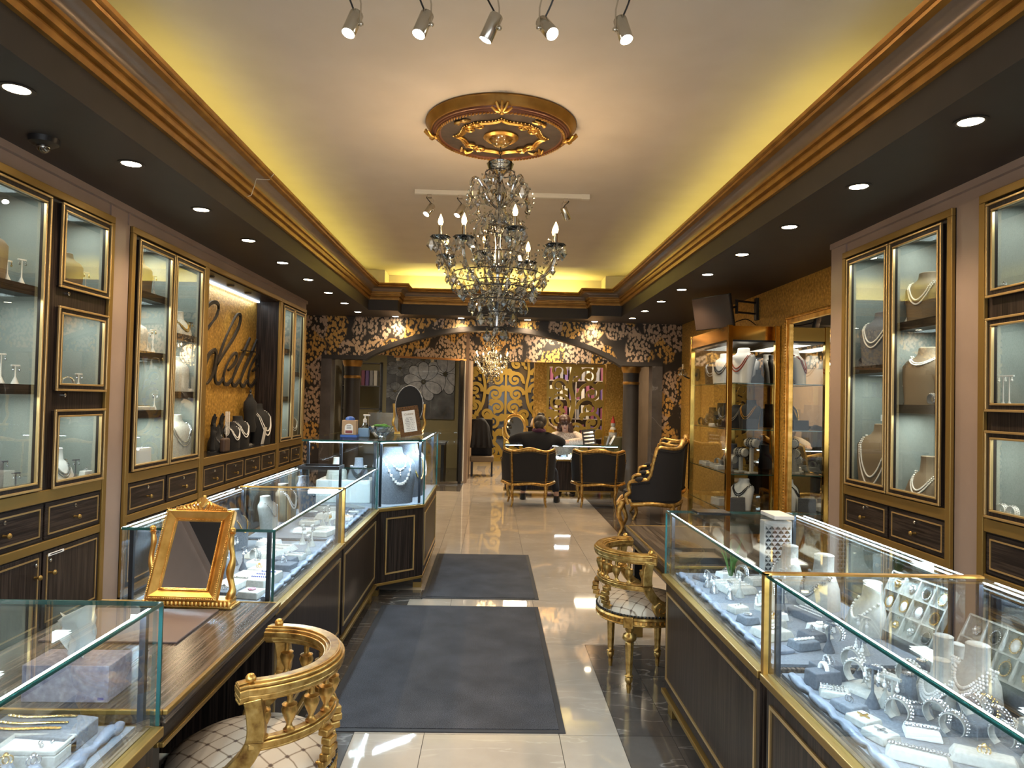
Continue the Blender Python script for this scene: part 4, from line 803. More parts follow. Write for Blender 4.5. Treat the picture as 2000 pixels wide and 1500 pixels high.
# ---------------------------------------------------------------- chandelier
def drop_mesh(L, r):
    b = MB(); k = 6; vs = [(0, 0, 0)]; 
    for rr, z in ((.45*r, -.25*L), (r, -.62*L)): vs += [(rr*cos(2*pi*i/k), rr*.55*sin(2*pi*i/k), z) for i in range(k)]
    vs.append((0, 0, -L)); fs = [(0, 1+i, 1+(i+1) % k) for i in range(k)]+[(1+i, 1+k+i, 1+k+(i+1) % k, 1+(i+1) % k) for i in range(k)]+[(13, 1+k+(i+1) % k, 1+k+i) for i in range(k)]
    return b.add(vs, fs).mesh('crystal_drop', 'crystal')
DM = [drop_mesh(.095, .034), drop_mesh(.078, .027), drop_mesh(.06, .021)]
def chandelier():
    t = thing('chandelier', '', 'chandelier')   # hangs from z=0 at the ceiling plate, body below
    MB().lathe([(0, 0), (.075, 0), (.08, -.012), (.05, -.05), (.012, -.065), (0, -.065)], n=16, rib=.06, nrib=8).build('canopy', 'cut', t, True)
    b = MB()
    for k in range(5): b.tube([(.010*cos(a), 0, -.075-.024*k+.013*sin(a)) if k % 2 else (0, .010*cos(a), -.075-.024*k+.013*sin(a)) for a in [2*pi*i/10 for i in range(10)]], .003, 5, closed=True)
    b.build('chain', 'blackm', t, True)
    MB().lathe([(0, -.17), (.075, -.165), (.09, -.175), (.075, -.215), (.035, -.245), (.018, -.27), (0, -.27)], n=20, rib=.05, nrib=10).build('top_bowl', 'cut', t, True)
    MB().lathe([(.012, -.25), (.022, -.30), (.045, -.36), (.03, -.42), (.018, -.46), (.035, -.52), (.05, -.58), (.03, -.66), (.02, -.74), (.035, -.86), (.06, -.92), (.04, -.98), (.025, -1.06), (.06, -1.10), (.075, -1.13), (.05, -1.17), (.02, -1.22), (.03, -1.27), (.012, -1.33), (0, -1.35)], n=14).build('stem', 'crystal', t, True)
    MB().lathe([(.004, -.2), (.011, -.22), (.011, -1.2), (.004, -1.24)], n=8).build('core_rod', 'blackm', t)
    drops = []
    def arm(a, pts, r):   # pts in (radius, z)
        b = MB(); P = smoothpath([Vector((q*cos(a), q*sin(a), z)) for q, z in pts], 5); b.tube(P, r, 7); return b, P
    for k in range(6):   # crown tier
        a = k*pi/3+.3; b, P = arm(a, [(.02, -.48), (.09, -.42), (.13, -.33), (.175, -.29), (.205, -.32), (.20, -.36)], .009); b.build('crown_arm', 'crystal', t, True)
        drops += [(P[-1], 0), (P[18], 2), (P[-1]+Vector((0, 0, -.075)), 1), (P[8], 1)]
    for k in range(6):   # bulging cage arms
        a = k*pi/3; b, P = arm(a, [(.03, -.60), (.12, -.55), (.165, -.66), (.13, -.78), (.06, -.86), (.03, -.92)], .010); b.build('cage_arm', 'crystal', t, True); drops += [(P[4], 2), (P[10], 1), (P[15], 2)]
    for k in range(8):   # candle arms
        a = k*pi/4+.25; lo = k % 2; R_ = .43 if lo else .40; zt = -.78 if lo else -.72
        b, P = arm(a, [(.05, -1.05), (.16, -1.10), (.27, -1.00), (R_-.05, zt-.17), (R_, zt-.08), (R_, zt)], .010); b.build('candle_arm', 'crystal', t, True)
        cx, cyy = R_*cos(a), R_*sin(a)
        c = MB().lathe([(.012, -.02), (.045, -.012), (.068, .008), (.066, .012), (.04, -.004), (.012, -.01)], (cx, cyy, zt), 16, rib=.05, nrib=8).build('drip_pan', 'cut', t, True)
        cn = MB().lathe([(0, 0), (.013, 0), (.013, .085), (0, .085)], (cx, cyy, zt), 10).build('candle_sleeve', 'chrome', t, True)
        MB().lathe([(0, 0), (.010, .002), (.017, .022), (.014, .042), (.006, .062), (.001, .075)], (cx, cyy, zt+.085), 10).build('candle_bulb', 'bulb', t, True)
        for j in range(5): q = 2*pi*j/5+a; drops.append((Vector((cx+.06*cos(q), cyy+.06*sin(q), zt+.004)), j % 2))
        drops += [(P[j], (0, 2, 1, 2)[j % 4]) for j in (6, 10, 14, 18)]
    for R_, z, n in ((.19, -1.12, 14), (.13, -1.20, 10), (.25, -1.04, 16), (.07, -1.30, 7), (.10, -.24, 8), (.31, -.94, 18), (.15, -.98, 12), (.10, -1.08, 9), (.17, -.80, 10), (.12, -.62, 8)):   # hoops hung with drops
        b = MB(); b.tube([(R_*cos(2*pi*i/24), R_*sin(2*pi*i/24), z) for i in range(24)], .004, 5, closed=True); b.build('hoop', 'blackm', t, True)
        for j in range(n): q = 2*pi*j/n; drops.append((Vector((R_*cos(q), R_*sin(q), z)), j % 3))
    for p, kd in drops[:290]:
        o = bpy.data.objects.new('crystal_drop', DM[kd]); o.location = p; o.rotation_euler = (0, 0, random.random()*pi); o.parent = t; C.objects.link(o)
    b = MB()   # swags of small beads
    for k in range(8):
        a0, a1 = k*pi/4+.25, (k+1)*pi/4+.25
        for (r0, z0, sag) in ((.41, -.68, .16), (.2, -.40, .0)):
            for i in range(1, 12):
                u = i/12; a = a0+(a1-a0)*u; r = r0*(1-.2*sin(pi*u)); b.ball((r*cos(a), r*sin(a), z0-sag*sin(pi*u)-.02), .007, 5, 3)
        for i in range(14): u = i/13; r = .19+.2*u*u if k % 2 else .05+.15*u; b.ball((r*cos(a0), r*sin(a0), (-1.1+.36*u) if k % 2 else (-.50-.1*u+.0)), .0075, 5, 3)
        for i in range(16): u = i/15; r = .03+.15*sin(pi*u); b.ball((r*cos(a0), r*sin(a0), -.55-.5*u), .008, 5, 3)
        for i in range(18): u = i/17; a = a0+.39; r = .42-.22*u; b.ball((r*cos(a), r*sin(a), -.80-.28*sin(u*pi*.62)), .009, 5, 3)
        for i in range(14): u = i/13; a = a0+.2; r = .10+.14*sin(pi*u); b.ball((r*cos(a), r*sin(a), -.24-.40*u), .009, 5, 3)
    o = b.build('bead_swags', 'crystal', t); o['kind'] = 'stuff'
    return t
ch = chandelier(); ch.location = (CX, CY, ZC-.10); ch.scale = (1.12,)*3
ch['label'] = 'large smoky crystal chandelier with lit candle bulbs below the ceiling medallion'
for k in range(8):
    a = k*pi/4+.25; R_ = .43 if k % 2 else .40; zt = -.78 if k % 2 else -.72; lamp('POINT', 'candle_lamp', (CX+1.12*R_*cos(a), CY+1.12*R_*sin(a), ZC-.10+1.12*(zt+.13)), P_BULB, (1, .70, .42), size=.012)
c2 = copy_tree(ch, (-.02, 12.95, 2.92), 0, 'small crystal chandelier with lit candle bulbs seen through the arch', sc=.74); lamp('POINT', 'candle_lamp', (-.02, 12.95, 2.3), 12, (1, .62, .28), size=.2)
# ---------------------------------------------------------------- columns and the back room
for x, lb in ((-2.53, 'round dark brown column with gold rings at the left side of the arch'), (2.52, 'round dark brown column with gold rings at the right side of the arch')):
    t = thing('column', lb, 'column', (x, 12.62, 0), 'columns behind the arch')
    MB().lathe([(0, 0), (.17, 0), (.17, .12), (.145, .15), (.14, 2.02), (.15, 2.14), (0, 2.14)], (x, 12.62, 0), 28).build('shaft', 'soffit', t, 40)
    MB().lathe([(.12, 1.93), (.146, 1.93), (.152, 1.955), (.146, 1.98), (.12, 1.98)], (x, 12.62, 0), 28, loop=True).build('gold_ring', 'gold_paint', t, True)
    MB().lathe([(0, 2.14), (.15, 2.14), (.175, 2.20), (.18, 2.25), (0, 2.25)], (x, 12.62, 0), 28).build('capital', 'gold_paint', t, 40)
    MB().box(x-.2, x+.2, 12.43, 12.82, 2.25, 2.34).build('abacus', 'soffit', t)
# gold cut-out scroll screens
def scr(cx, cy, r, a0, turns, d, w0, w1):
    n = int(16*turns)+6; pts = []; ws = []
    for i in range(n+1):
        u = i/n; a = a0+d*2*pi*turns*u; q = r*(1-u*.86); pts.append((cx+q*cos(a), cy+q*sin(a))); ws.append(w0+(w1-w0)*u)
    return pts, ws+[]
def leafshape(x, y, a, L, w): return [(x, y), (x+L*.4*cos(a)-w*sin(a), y+L*.4*sin(a)+w*cos(a)), (x+L*cos(a), y+L*sin(a)), (x+L*.4*cos(a)+w*sin(a), y+L*.4*sin(a)-w*cos(a))]
def screen_leaf(W, H, fat=1.):   # unit motif filling W x H, stem rising from the bottom corner
    R = []; L = []
    def S(cx, cy, r, a0, tn, d, w=.078): R.append(scr(cx*W, cy*H, r*W, a0, tn, d, w*W*1.25*fat, .04*W*1.25*fat)); c = R[-1][0][-1]; L.append(('disc', c, .055*W))
    stem = smoothpath([(.95*W, 0), (.80*W, .10*H), (.35*W, .24*H), (.20*W, .36*H), (.40*W, .50*H), (.46*W, .66*H), (.40*W, .82*H), (.46*W, 1.0*H)], 8); R.append((stem, [.10*W-.04*W*i/len(stem) for i in range(len(stem))]))
    for cx, cy, r, a0, tn, d in ((.66, .32, .23, 3.4, 1.35, -1), (.50, .40, .17, 4.5, 1.3, 1), (.78, .47, .19, 2.9, 1.4, -1), (.14, .30, .15, .2, 1.3, 1), (.20, .48, .16, -.6, 1.3, 1), (.72, .60, .20, 3.2, 1.4, -1), (.20, .64, .19, -.3, 1.35, 1), (.76, .74, .20, 3.3, 1.35, -1), (.20, .80, .15, -.2, 1.3, 1), (.72, .89, .17, 3.3, 1.3, -1), (.18, .94, .14, -.4, 1.2, 1), (.62, .18, .20, 2.6, 1.35, 1), (.28, .14, .19, -.8, 1.4, -1), (.70, .05, .17, 2.2, 1.25, 1), (.22, .03, .13, .6, 1.2, 1), (.88, .22, .11, 3.9, 1.2, -1), (.9, .38, .10, 3.0, 1.2, 1), (.9, .66, .09, 2.8, 1.2, 1), (.90, .82, .09, 3.0, 1.2, 1), (.06, .40, .08, 0, 1.2, -1), (.08, .56, .09, .3, 1.2, -1), (.07, .73, .08, 0, 1.2, 1), (.5, .96, .1, 4., 1.2, 1)): S(cx, cy, r, a0, tn, d)
    for x, y, a in ((.30, .38, 2.2), (.24, .38, 1.7), (.56, .52, .6), (.5, .7, .9), (.36, .72, 2.3), (.45, .84, .8), (.62, .24, -.4), (.40, .10, 1.2), (.33, .56, 2.6), (.7, .40, 1.2), (.12, .88, 1.2), (.85, .93, 1.8)): L.append(('leaf', leafshape(x*W, y*H, a, .16*W, .045*W), 0))
    return R, L
def cut_screen(label, x0, x1, y, z0, z1, leaves, frame, group=None):
    t = thing('scroll_screen', label, 'screen', ((x0+x1)/2, y, 0), group); Wl = (x1-x0)/leaves; H = z1-z0
    for k in range(leaves):
        R, L = screen_leaf(Wl, H, 1. if leaves > 1 else .58); mir = k % 2; bx = x0+k*Wl
        fx = (lambda u: bx+u) if not mir else (lambda u: bx+Wl-u); cl = lambda u: max(0, min(Wl, u)); ch_ = lambda v: max(0, min(H, v))
        b = MB(); jit = [0]; fn = lambda u, v, s: (fx(cl(u)), y+(.012 if s else -.012-jit[0]), z0+ch_(v))   # every stroke stands a hair prouder than the last
        for pts, ws in R: jit[0] += .0006; b.ribbon(pts, list(ws), fn)
        for kd, p, r in L:
            jit[0] += .0004; b.prism(p if kd == 'leaf' else arc(p[0], p[1], r, 0, 2*pi*11/12, 11), fn)
        b.build('scrollwork', 'gold_flat', t)
    b = MB(); b.frame(x0-.02, x1+.02, z0-.02, z1+.02, frame, lambda a, c, d, e: b.box(a, c, y-.018, y+.018, d, e)); b.build('frame', 'gold_flat', t)
    for k in range(1, leaves): xx = x0+k*Wl; MB().box(xx-.03, xx+.03, y-.025, y+.018, z0, z1).build('centre_bar', 'gold_flat', t)
    return t
cut_screen('tall pair of gold cut-out scroll panels on the far back wall', -.66, 1.36, 18.4, .12, 2.85, 2, .05)
cut_screen('gold cut-out scroll panel behind the seated woman at the reception case', 1.14, 2.34, 14.5, .10, 2.36, 1, .06)
struct(MB().box(-.95, 1.6, 18.55, 18.6, 0, 2.92), 'wall_screen_back', mat('dark_brown_panel', (.07, .04, .02), .4))
solo(MB().box(-.1, 1.3, 18.52, 18.54, .12, 2.5), 'tinted_window', mat('slate_glass', (.12, .13, .15), .1), 'slate grey glass panel behind the far gold screens', 'glass panel', (.6, 18.53, 0))
solo(MB().box(-.80, 1.45, 18.2, 18.5, 0, .10), 'screen_plinth', 'gold_flat', 'long low gold plinth under the far scroll panels', 'plinth', (.3, 18.35, 0))
b = MB(); b.box(2.34, 2.75, 14.3, 14.6, 0, 2.92); b.box(.86, 1.12, 14.42, 14.55, 0, 2.92); struct(b, 'wall_inner_pier', 'glitter')
# book shelves behind the right screen
bs = thing('bookcase', 'white bookcase of files seen through the right gold screen', 'bookcase', (1.9, 16.4, 0)); b = MB(); b.box(1.2, 2.7, 16.55, 16.58, 0, 2.6)
for x in (1.2, 1.95, 2.68): b.box(x, x+.02, 16.3, 16.55, 0, 2.6)
for z in (.3, .75, 1.2, 1.65, 2.1, 2.58): b.box(1.22, 2.68, 16.3, 16.55, z-.02, z)
b.build('shelving', mat('grey_shelving', (.22, .19, .17), .5), bs)
BC = [mat('file_violet', (.10, .06, .18), .5), mat('file_white', (.38, .36, .34), .5), mat('file_grey', (.16, .16, .18), .5), mat('file_plum', (.15, .04, .08), .5)]
CN = ['violet', 'white', 'grey', 'plum']
bkm = [MB().box(-.035, .035, -.1, .1, 0, .33).mesh('lever_file', m_) for m_ in BC]
for r, z in enumerate((.3, .75, 1.2, 1.65, 2.1)):
    for k in range(12):
        x = 1.27+k*.115+(.05 if k > 5 else 0); ci = random.randrange(4); o = bpy.data.objects.new('lever_file', bkm[ci]); o.location = (x, 16.42, z); o.scale = (1, 1, random.uniform(.75, 1.0)); C.objects.link(o); tag(o, '%s file, %s from the left on the %s shelf of the white bookcase' % (CN[ci], (ORD+['eleventh', 'twelfth'])[k], ('lowest', 'second', 'third', 'fourth', 'top')[r]), 'file', 'files in the white bookcase')
# reception case with two armchairs before it
display_case_rc = thing('reception_case', 'brightly lit low glass reception case between the customer and the seated woman', 'display case', (1.2, 11.9, 0)); rc = display_case_rc
MB().box(.24, 2.12, 11.66, 12.06, .10, .60).build('cabinet_body', 'wood_z', rc)
b = MB(); b.box(.22, 2.14, 11.64, 12.08, .60, .625); b.box(.22, 2.14, 11.64, 12.08, .09, .11); b.build('gold_edge', 'gold_trim', rc)
b = MB(); b.box(.24, 2.12, 11.66, 12.06, .625, .64); b.build('deck', 'white', rc)
MB().box(.22, 2.14, 11.645, 11.653, .625, .862).build('front_pane', 'glass', rc); MB().box(.22, 2.14, 12.067, 12.075, .625, .862).build('back_pane', 'glass', rc)
for x in (.22, 2.132): MB().box(x, x+.008, 11.653, 12.067, .625, .862).build('end_pane', 'glass', rc)
MB().box(.22, 2.14, 11.645, 12.075, .862, .87).build('top_pane', 'glass', rc)
b = MB(); b.box(.219, 2.141, 11.64, 11.646, .855, .872); b.build('polished_glass_edge', 'teal', rc)
MB().box(.24, 2.12, 11.655, 11.667, .845, .859).build('led_strip', 'led', rc); MB().box(.24, 2.12, 11.655, 11.667, .643, .652).build('led_strip', 'led', rc)
lamp('AREA', 'case_lamp', (1.18, 11.70, .84), 12, COOL, (0, 0, 0), 1.8, .012)
for x in (.3, 2.06): MB().box(x-.03, x+.03, 11.68, 11.74, 0, .10).build('foot', 'gold_trim', rc)
# people -------------------------------------------------------------
def skin_body(name, V, E, parent, mt, sub=2):
    me = bpy.data.meshes.new(name); me.from_pydata([v[:3] for v in V], E, []); o = bpy.data.objects.new(name, me); C.objects.link(o); off = Vector((0, 0, 0)) if parent is None else parent.location
    for v in me.vertices: v.co -= off
    o.parent = parent; m = o.modifiers.new('skin', 'SKIN'); m.use_smooth_shade = True; lay = me.skin_vertices[0]
    for v, s in zip(V, lay.data): s.radius = (v[3], v[4] if len(v) > 4 else v[3])
    lay.data[0].use_root = True; q = o.modifiers.new('sub', 'SUBSURF'); q.levels = q.render_levels = sub; me.materials.append(M[mt] if isinstance(mt, str) else mt); return o
def chain(V, E, start, pts):
    k = start
    for p in pts: V.append(p); E.append((k, len(V)-1)); k = len(V)-1
    return k
def person(label, loc, J, tm, lm, hair, scarf=None, bun=False, face=(0, 1, 0), glasses=False):
    """J: dict of joints; torso pelvis->chest->neck->head, arms and legs as lists"""
    t = thing('person', label, 'person', loc); V = [(*J['pelvis'], .13, .10)]; E = []
    sp = chain(V, E, 0, [(*J['waist'], .11, .085), (*J['chest'], .11, .085)]); nk = chain(V, E, sp, [(*J['neck'], .055)])
    f = Vector(face).normalized(); h = Vector(J['head']); up = (h-Vector(J['neck'])).normalized()
    jaw = h-up*.03; hd = chain(V, E, nk, [(*(jaw+f*.012), .068, .078), (*(h+up*.05), .078, .09), (*(h+up*.105-f*.01), .055, .065)])
    for s in ('L', 'R'):
        a = J['arm'+s]; k = chain(V, E, sp, [(*a[0], .05), (*a[1], .042), (*((Vector(a[1])+Vector(a[2]))/2), .042), (*a[2], .030)])
        hv = (Vector(a[2])-Vector(a[1])).normalized(); sd = hv.cross(Vector((0, 0, 1))).normalized(); pm = Vector(a[2])+hv*.05; kk = chain(V, E, k, [(*pm, .034, .016)])
        for j in range(4): b0 = pm+hv*.03+sd*(j-1.5)*.018; chain(V, E, kk, [(*b0, .010), (*(b0+hv*(.035+.006*(1-abs(j-1.5)))-Vector((0, 0, .006))), .009), (*(b0+hv*.055-Vector((0, 0, .02))), .007)])
        chain(V, E, k, [(*(Vector(a[2])+hv*.03+sd*.035), .011), (*(Vector(a[2])+hv*.07+sd*.045-Vector((0, 0, .01))), .008)])
        if 'leg'+s in J:
            g = J['leg'+s]; k = chain(V, E, 0, [(*g[0], .10), (*g[1], .066), (*g[2], .045)]); chain(V, E, k, [(*g[3], .04, .03)])
    skin_body('body', V, E, t, 'skin')
    # clothes: same lines, a little wider
    V = [(*J['pelvis'], .165, .13)]; E = []; sp = chain(V, E, 0, [(*J['waist'], .17, .14), (*J['chest'], .19, .16)]); chain(V, E, sp, [(*(Vector(J['chest'])*.35+Vector(J['neck'])*.65-Vector((0, 0, .015))), .08)])
    for s in ('L', 'R'): a = J['arm'+s]; chain(V, E, sp, [(*a[0], .098), (*a[1], .072), (*((Vector(a[1])+Vector(a[2]))/2), .058), (*(Vector(a[2])*.9+Vector(a[1])*.1), .046)])
    skin_body('sweater', V, E, t, tm)
    if 'legL' in J:
        V = [(*J['pelvis'], .17, .14)]; E = []
        for s in ('L', 'R'): g = J['leg'+s]; chain(V, E, 0, [(*g[0], .112), (*g[1], .08), (*g[2], .06)])
        skin_body('trousers', V, E, t, lm)
        for s in ('L', 'R'): g = J['leg'+s]; q = Vector(g[3]); d = (q-Vector(g[2])); d.z = 0; d = d.normalized() if d.length > .01 else f; b = MB(); b.loft([(0, .05, .13, 0), (.03, .052, .135, 0), (.06, .045, .09, -.04), (.10, .04, .05, -.07)], 14); an = atan2(d.y, d.x)-pi/2; b.xf(Matrix.Translation((q.x, q.y, .0)) @ Matrix.Rotation(an, 4, 'Z')); b.build('shoe', 'blackm', t, True)
    # hair
    b = MB(); R3 = up.rotation_difference(Vector((0, 0, 1))).to_matrix(); sd = f.cross(up).normalized()
    V = []; E = []
    if bun:
        c_ = MB(); c_.ball(h+up*.05-f*.025, .104, 20, 12); c_.ball(h-up*.03-f*.05, .08, 16, 10); c_.build('hair', hair, t, True)
        b.ball(h+up*.155-f*.05-sd*.02, .045, 12, 8)
        for k in range(9): a = k*.7; b.tube(smoothpath([h+up*.15-f*.05, h+up*(.16+.04*sin(a))-f*.05+sd*.05*cos(a), h+up*(.19+.02*cos(a*2))-f*.04+sd*.03*cos(a+1)], 4), [.010]*8+[.006], 5)
        b.build('hair_bun', hair, t, True)
    else:
        V = [(*(h+up*.07-f*.03), .098, .098)]; 
        c_ = MB(); c_.ball(h+up*.082-f*.025, .105, 20, 12); c_.ball(h+up*.108+f*.045-sd*.03, .048, 12, 8); c_.ball(h+up*.108+f*.045+sd*.03, .048, 12, 8); c_.build('fringe', hair, t, True)
        for s in (-1, 1): chain(V, E, 0, [(*(h+up*.01+sd*s*.075-f*.02), .042, .06), (*(h-up*.09+sd*s*.10-f*.01), .045, .055), (*(h-up*.19+sd*s*.10+f*.0), .035, .04)])
        chain(V, E, 0, [(*(h-up*.05-f*.07), .085, .055), (*(h-up*.17-f*.07), .08, .04)]); skin_body('hair', V, E, t, hair, 3)
        for k in range(16):   # loose curls at the ends
            s = -1 if k % 2 else 1; p = h-up*(.02+.012*k)+sd*s*(.10+.01*sin(k*2.1))+f*.02*cos(k*1.3); b.tube(smoothpath([p, p+sd*s*.025-up*.03, p-sd*s*.01-up*.06+f*.015, p+sd*s*.012-up*.085], 4), [.016-.009*i/12 for i in range(13)], 6)
        b.build('curls', hair, t, True)
    e = MB()
    for s in (-1, 1): e.ball(h+up*.028+sd*s*.032+f*.085, .0095, 8, 5)
    e.build('eyes', 'blackgl', t, True)
    n = MB(); n.tube([h+up*.03+f*.088, h+up*.002+f*.105, h-up*.012+f*.102], [.008, .013, .010], 7); n.build('nose', 'skin', t, True)
    l = MB(); l.tube([h-up*.045+f*.084-sd*.024, h-up*.042+f*.093, h-up*.045+f*.084+sd*.024], [.003, .0075, .003], 6); l.build('lips', mat('lips', (.35, .08, .07), .4), t, True)
    br = MB()
    for s in (-1, 1): br.tube([h+up*.052+sd*s*.015+f*.087, h+up*.058+sd*s*.034+f*.083, h+up*.05+sd*s*.052+f*.07], .004, 5)
    br.build('eyebrows', hair, t, True); er = MB()
    for s in (-1, 1): er.ball(h+up*.01+sd*s*.078-f*.005, .02, 8, 5, sc=(.5, .8, 1.3))
    er.build('ears', 'skin', t, True)
    if glasses:
        g = MB()
        for s in (-1, 1): g.tube([h+up*(.026+.017*sin(a))+sd*(s*.032+.024*cos(a))+f*.103 for a in [2*pi*i/14 for i in range(14)]], .0022, 5, closed=True); g.tube([h+up*.03+sd*s*.056+f*.1, h+up*.03+sd*s*.08+f*.0], .002, 4)
        g.tube([h+up*.028+sd*.009+f*.104, h+up*.028-sd*.009+f*.104], .002, 4); g.build('spectacles', 'silver', t)
    if scarf: s_ = MB(); c = Vector(J['neck']); s_.tube([c+Vector((.075*cos(a), .06*sin(a), .012*sin(3*a)-.01)) for a in [2*pi*i/18 for i in range(18)]], .038, 8, closed=True); s_.build('scarf', scarf, t, True)
    return t
H1 = grained('grey_brown_hair', (90, 90, 20), [(.3, (.02, .015, .012)), (.7, (.10, .08, .07))], .5, 0, 2); H2 = grained('brown_hair', (90, 90, 15), [(.3, (.025, .010, .006)), (.7, (.10, .04, .02))], .45, 0, 2); H3 = mat('dark_hair', (.012, .008, .007), .5)
NV = mat('navy_black_knit', (.004, .005, .010), .9); TR = mat('navy_trousers', (.006, .008, .018), .8)
CG = grained('speckled_cream_knit', (70, 70, 70), [(.35, (.16, .09, .07)), (.5, (.55, .46, .38)), (.7, (.70, .60, .50))], .9, 0, 1.5, .2); BG = grained('beige_knit', (60, 60, 60), [(.3, (.32, .24, .16)), (.7, (.42, .32, .22))], .9, 0, 2, .2)
person('person in a dark sweater and purple scarf seated with back to the camera', (.72, 10.85, 0), dict(pelvis=(.70, 10.80, .54), waist=(.70, 10.86, .76), chest=(.72, 10.96, .97), neck=(.75, 11.03, 1.13), head=(.77, 11.09, 1.225),
    armL=[(.50, 11.0, 1.03), (.31, 11.22, .95), (.56, 11.62, .905)], armR=[(.95, 11.0, 1.01), (1.16, 11.22, .93), (.97, 11.66, .905)], legL=[(.60, 10.85, .52), (.55, 11.28, .50), (.53, 11.28, .12), (.53, 11.36, .05)], legR=[(.82, 10.85, .52), (1.00, 11.15, .50), (1.04, 11.00, .14), (1.06, 11.10, .05)]), NV, TR, H1, scarf=mat('purple_scarf', (.10, .03, .07), .9), bun=True, face=(.25, .93, -.28))
person('person with long brown hair and glasses in a speckled cardigan, seated facing the camera', (1.30, 12.5, 0), dict(pelvis=(1.32, 12.62, .56), waist=(1.32, 12.56, .76), chest=(1.32, 12.46, .95), neck=(1.31, 12.38, 1.09), head=(1.295, 12.32, 1.19),
    armL=[(1.53, 12.42, .98), (1.62, 12.10, .92), (1.27, 11.93, .905)], armR=[(1.11, 12.42, .98), (1.06, 12.15, .92), (1.15, 11.88, .905)], legL=[(1.43, 12.58, .52), (1.44, 12.25, .5), (1.44, 12.3, .1), (1.44, 12.22, .05)], legR=[(1.22, 12.58, .52), (1.2, 12.25, .5), (1.2, 12.3, .1), (1.2, 12.22, .05)]), CG, TR, H2, face=(-.12, -.93, -.35), glasses=True)
person('person with dark hair in a beige top bending beside the right gold screen', (1.05, 15.4, 0), dict(pelvis=(.94, 15.35, .92), waist=(.99, 15.36, 1.12), chest=(1.10, 15.38, 1.34), neck=(1.20, 15.4, 1.48), head=(1.26, 15.42, 1.56),
    armL=[(1.12, 15.55, 1.32), (1.20, 15.65, 1.08), (1.40, 15.6, .98)], armR=[(1.12, 15.2, 1.32), (1.20, 15.12, 1.08), (1.40, 15.2, .98)], legL=[(.94, 15.45, .9), (.96, 15.45, .5), (.92, 15.45, .1), (1.0, 15.45, .05)], legR=[(.94, 15.25, .9), (.96, 15.25, .5), (.92, 15.25, .1), (1.0, 15.25, .05)]), BG, TR, H3, face=(.8, 0, -.6))
st = thing('stool', 'dark low stool under the seated woman behind the reception case', 'stool', (1.32, 12.66, 0)); MB().box(1.12, 1.52, 12.5, 12.86, .38, .44).build('seat', 'blackcloth', st, bevel=.015)
for x in (1.15, 1.49):
    for y in (12.53, 12.83): MB().box(x-.015, x+.015, y-.015, y+.015, 0, .38).build('leg', 'blackm', st)
# on the reception case
t = thing('ring_board', 'black ring board with four pale rows tilted on the reception case', 'display board', (1.66, 11.86, .87)); R = Matrix.Rotation(radians(-20), 3, 'X') @ Matrix.Rotation(radians(-6), 3, 'Y')
MB().obox((1.66, 11.88, 1.0), (.22, .012, .27), R).build('board', 'blackm', t)
for k in range(4): MB().obox(Vector((1.66, 11.88, 1.0))+R @ Vector((0, -.010, .075-.062*k)), (.17, .012, .026), R).build('ring_row', 'silver', t)
MB().obox((1.66, 11.95, .945), (.03, .012, .17), Matrix.Rotation(radians(24), 3, 'X')).build('easel_leg', 'blackm', t)
t = thing('oval_mirror', 'oval gilt framed table mirror left of the seated customer', 'mirror', (.40, 11.98, .87))
MB().lathe([(.145, -.012), (.19, -.012), (.195, 0), (.18, .014), (.15, .012)], n=32, sy=1.25, loop=True).xf(Matrix.Translation((.40, 11.98, 1.13)) @ Matrix.Rotation(radians(82), 4, 'X')).build('frame', 'gold', t, True)
MB().lathe([(0, -.006), (.15, -.006), (.15, .004), (0, .004)], n=32, sy=1.25).xf(Matrix.Translation((.40, 11.98, 1.13)) @ Matrix.Rotation(radians(82), 4, 'X')).build('mirror_glass', 'mirrord', t)
b = MB(); b.box(.25, .55, 11.93, 12.04, .87, .895)
for k in range(5): th = (k-2)*.5; b.tube([(.40, 11.98, 1.36), (.40+.07*sin(th), 11.98, 1.37+.05*cos(th))], [.014, .006], 6)
b.build('base', 'gold', t); o = MB()
for s in (-1, 1): o.tube(smoothpath([(.40+s*.1, 11.99, .89), (.40+s*.2, 11.99, .98), (.40+s*.21, 11.99, 1.13)], 4), .014, 6)
o.build('yoke', 'gold', t)
for k, (x, rz) in enumerate(((2.0, .3), (2.07, .5))): solo(MB().obox((x, 11.9, .955), (.012, .13, .17), Matrix.Rotation(rz, 3, 'Y')), 'leaning_catalogue', 'paper' if k else 'grey', ('grey', 'white')[k]+' catalogue leaning at the right end of the reception case', 'catalogue', (x, 11.9, .87), 'catalogues on the reception case')
# coat on a chair by the far screens
t = thing('draped_coat', 'black coat draped over a chair back before the far gold screens', 'coat', (-.36, 14.6, 0)); b = MB(); n = 16; vs = []
for i in range(n+1):
    for j in range(9):
        u = i/n-.5; v = j/8; z = 1.22-.62*v-.18*max(0, u-.15)**1.0*(1-v); vs.append((-.22+u*(.34+.14*v)+.02*v, 14.55-.10*sin(pi*v*.5)-.03*sin(u*24)*v, z-.10*abs(u)**2*4*(1-v)))
b.add(vs, [(i*9+j, (i+1)*9+j, (i+1)*9+j+1, i*9+j+1) for i in range(n) for j in range(8)]); o = b.build('cloth', mat('black_wool', (.012, .012, .015), .8), t, True); q = o.modifiers.new('thick', 'SOLIDIFY'); q.thickness = .03
t = thing('bench', 'low pale upholstered bench on the floor under the draped coat', 'bench', (-.36, 14.7, 0)); MB().box(-.44, .06, 14.5, 14.95, .30, .42).build('seat', 'brownbust', t, bevel=.03); 
MB().box(-.42, .02, 14.66, 14.70, .42, 1.19).build('backrest', 'blackcloth', t, bevel=.02)
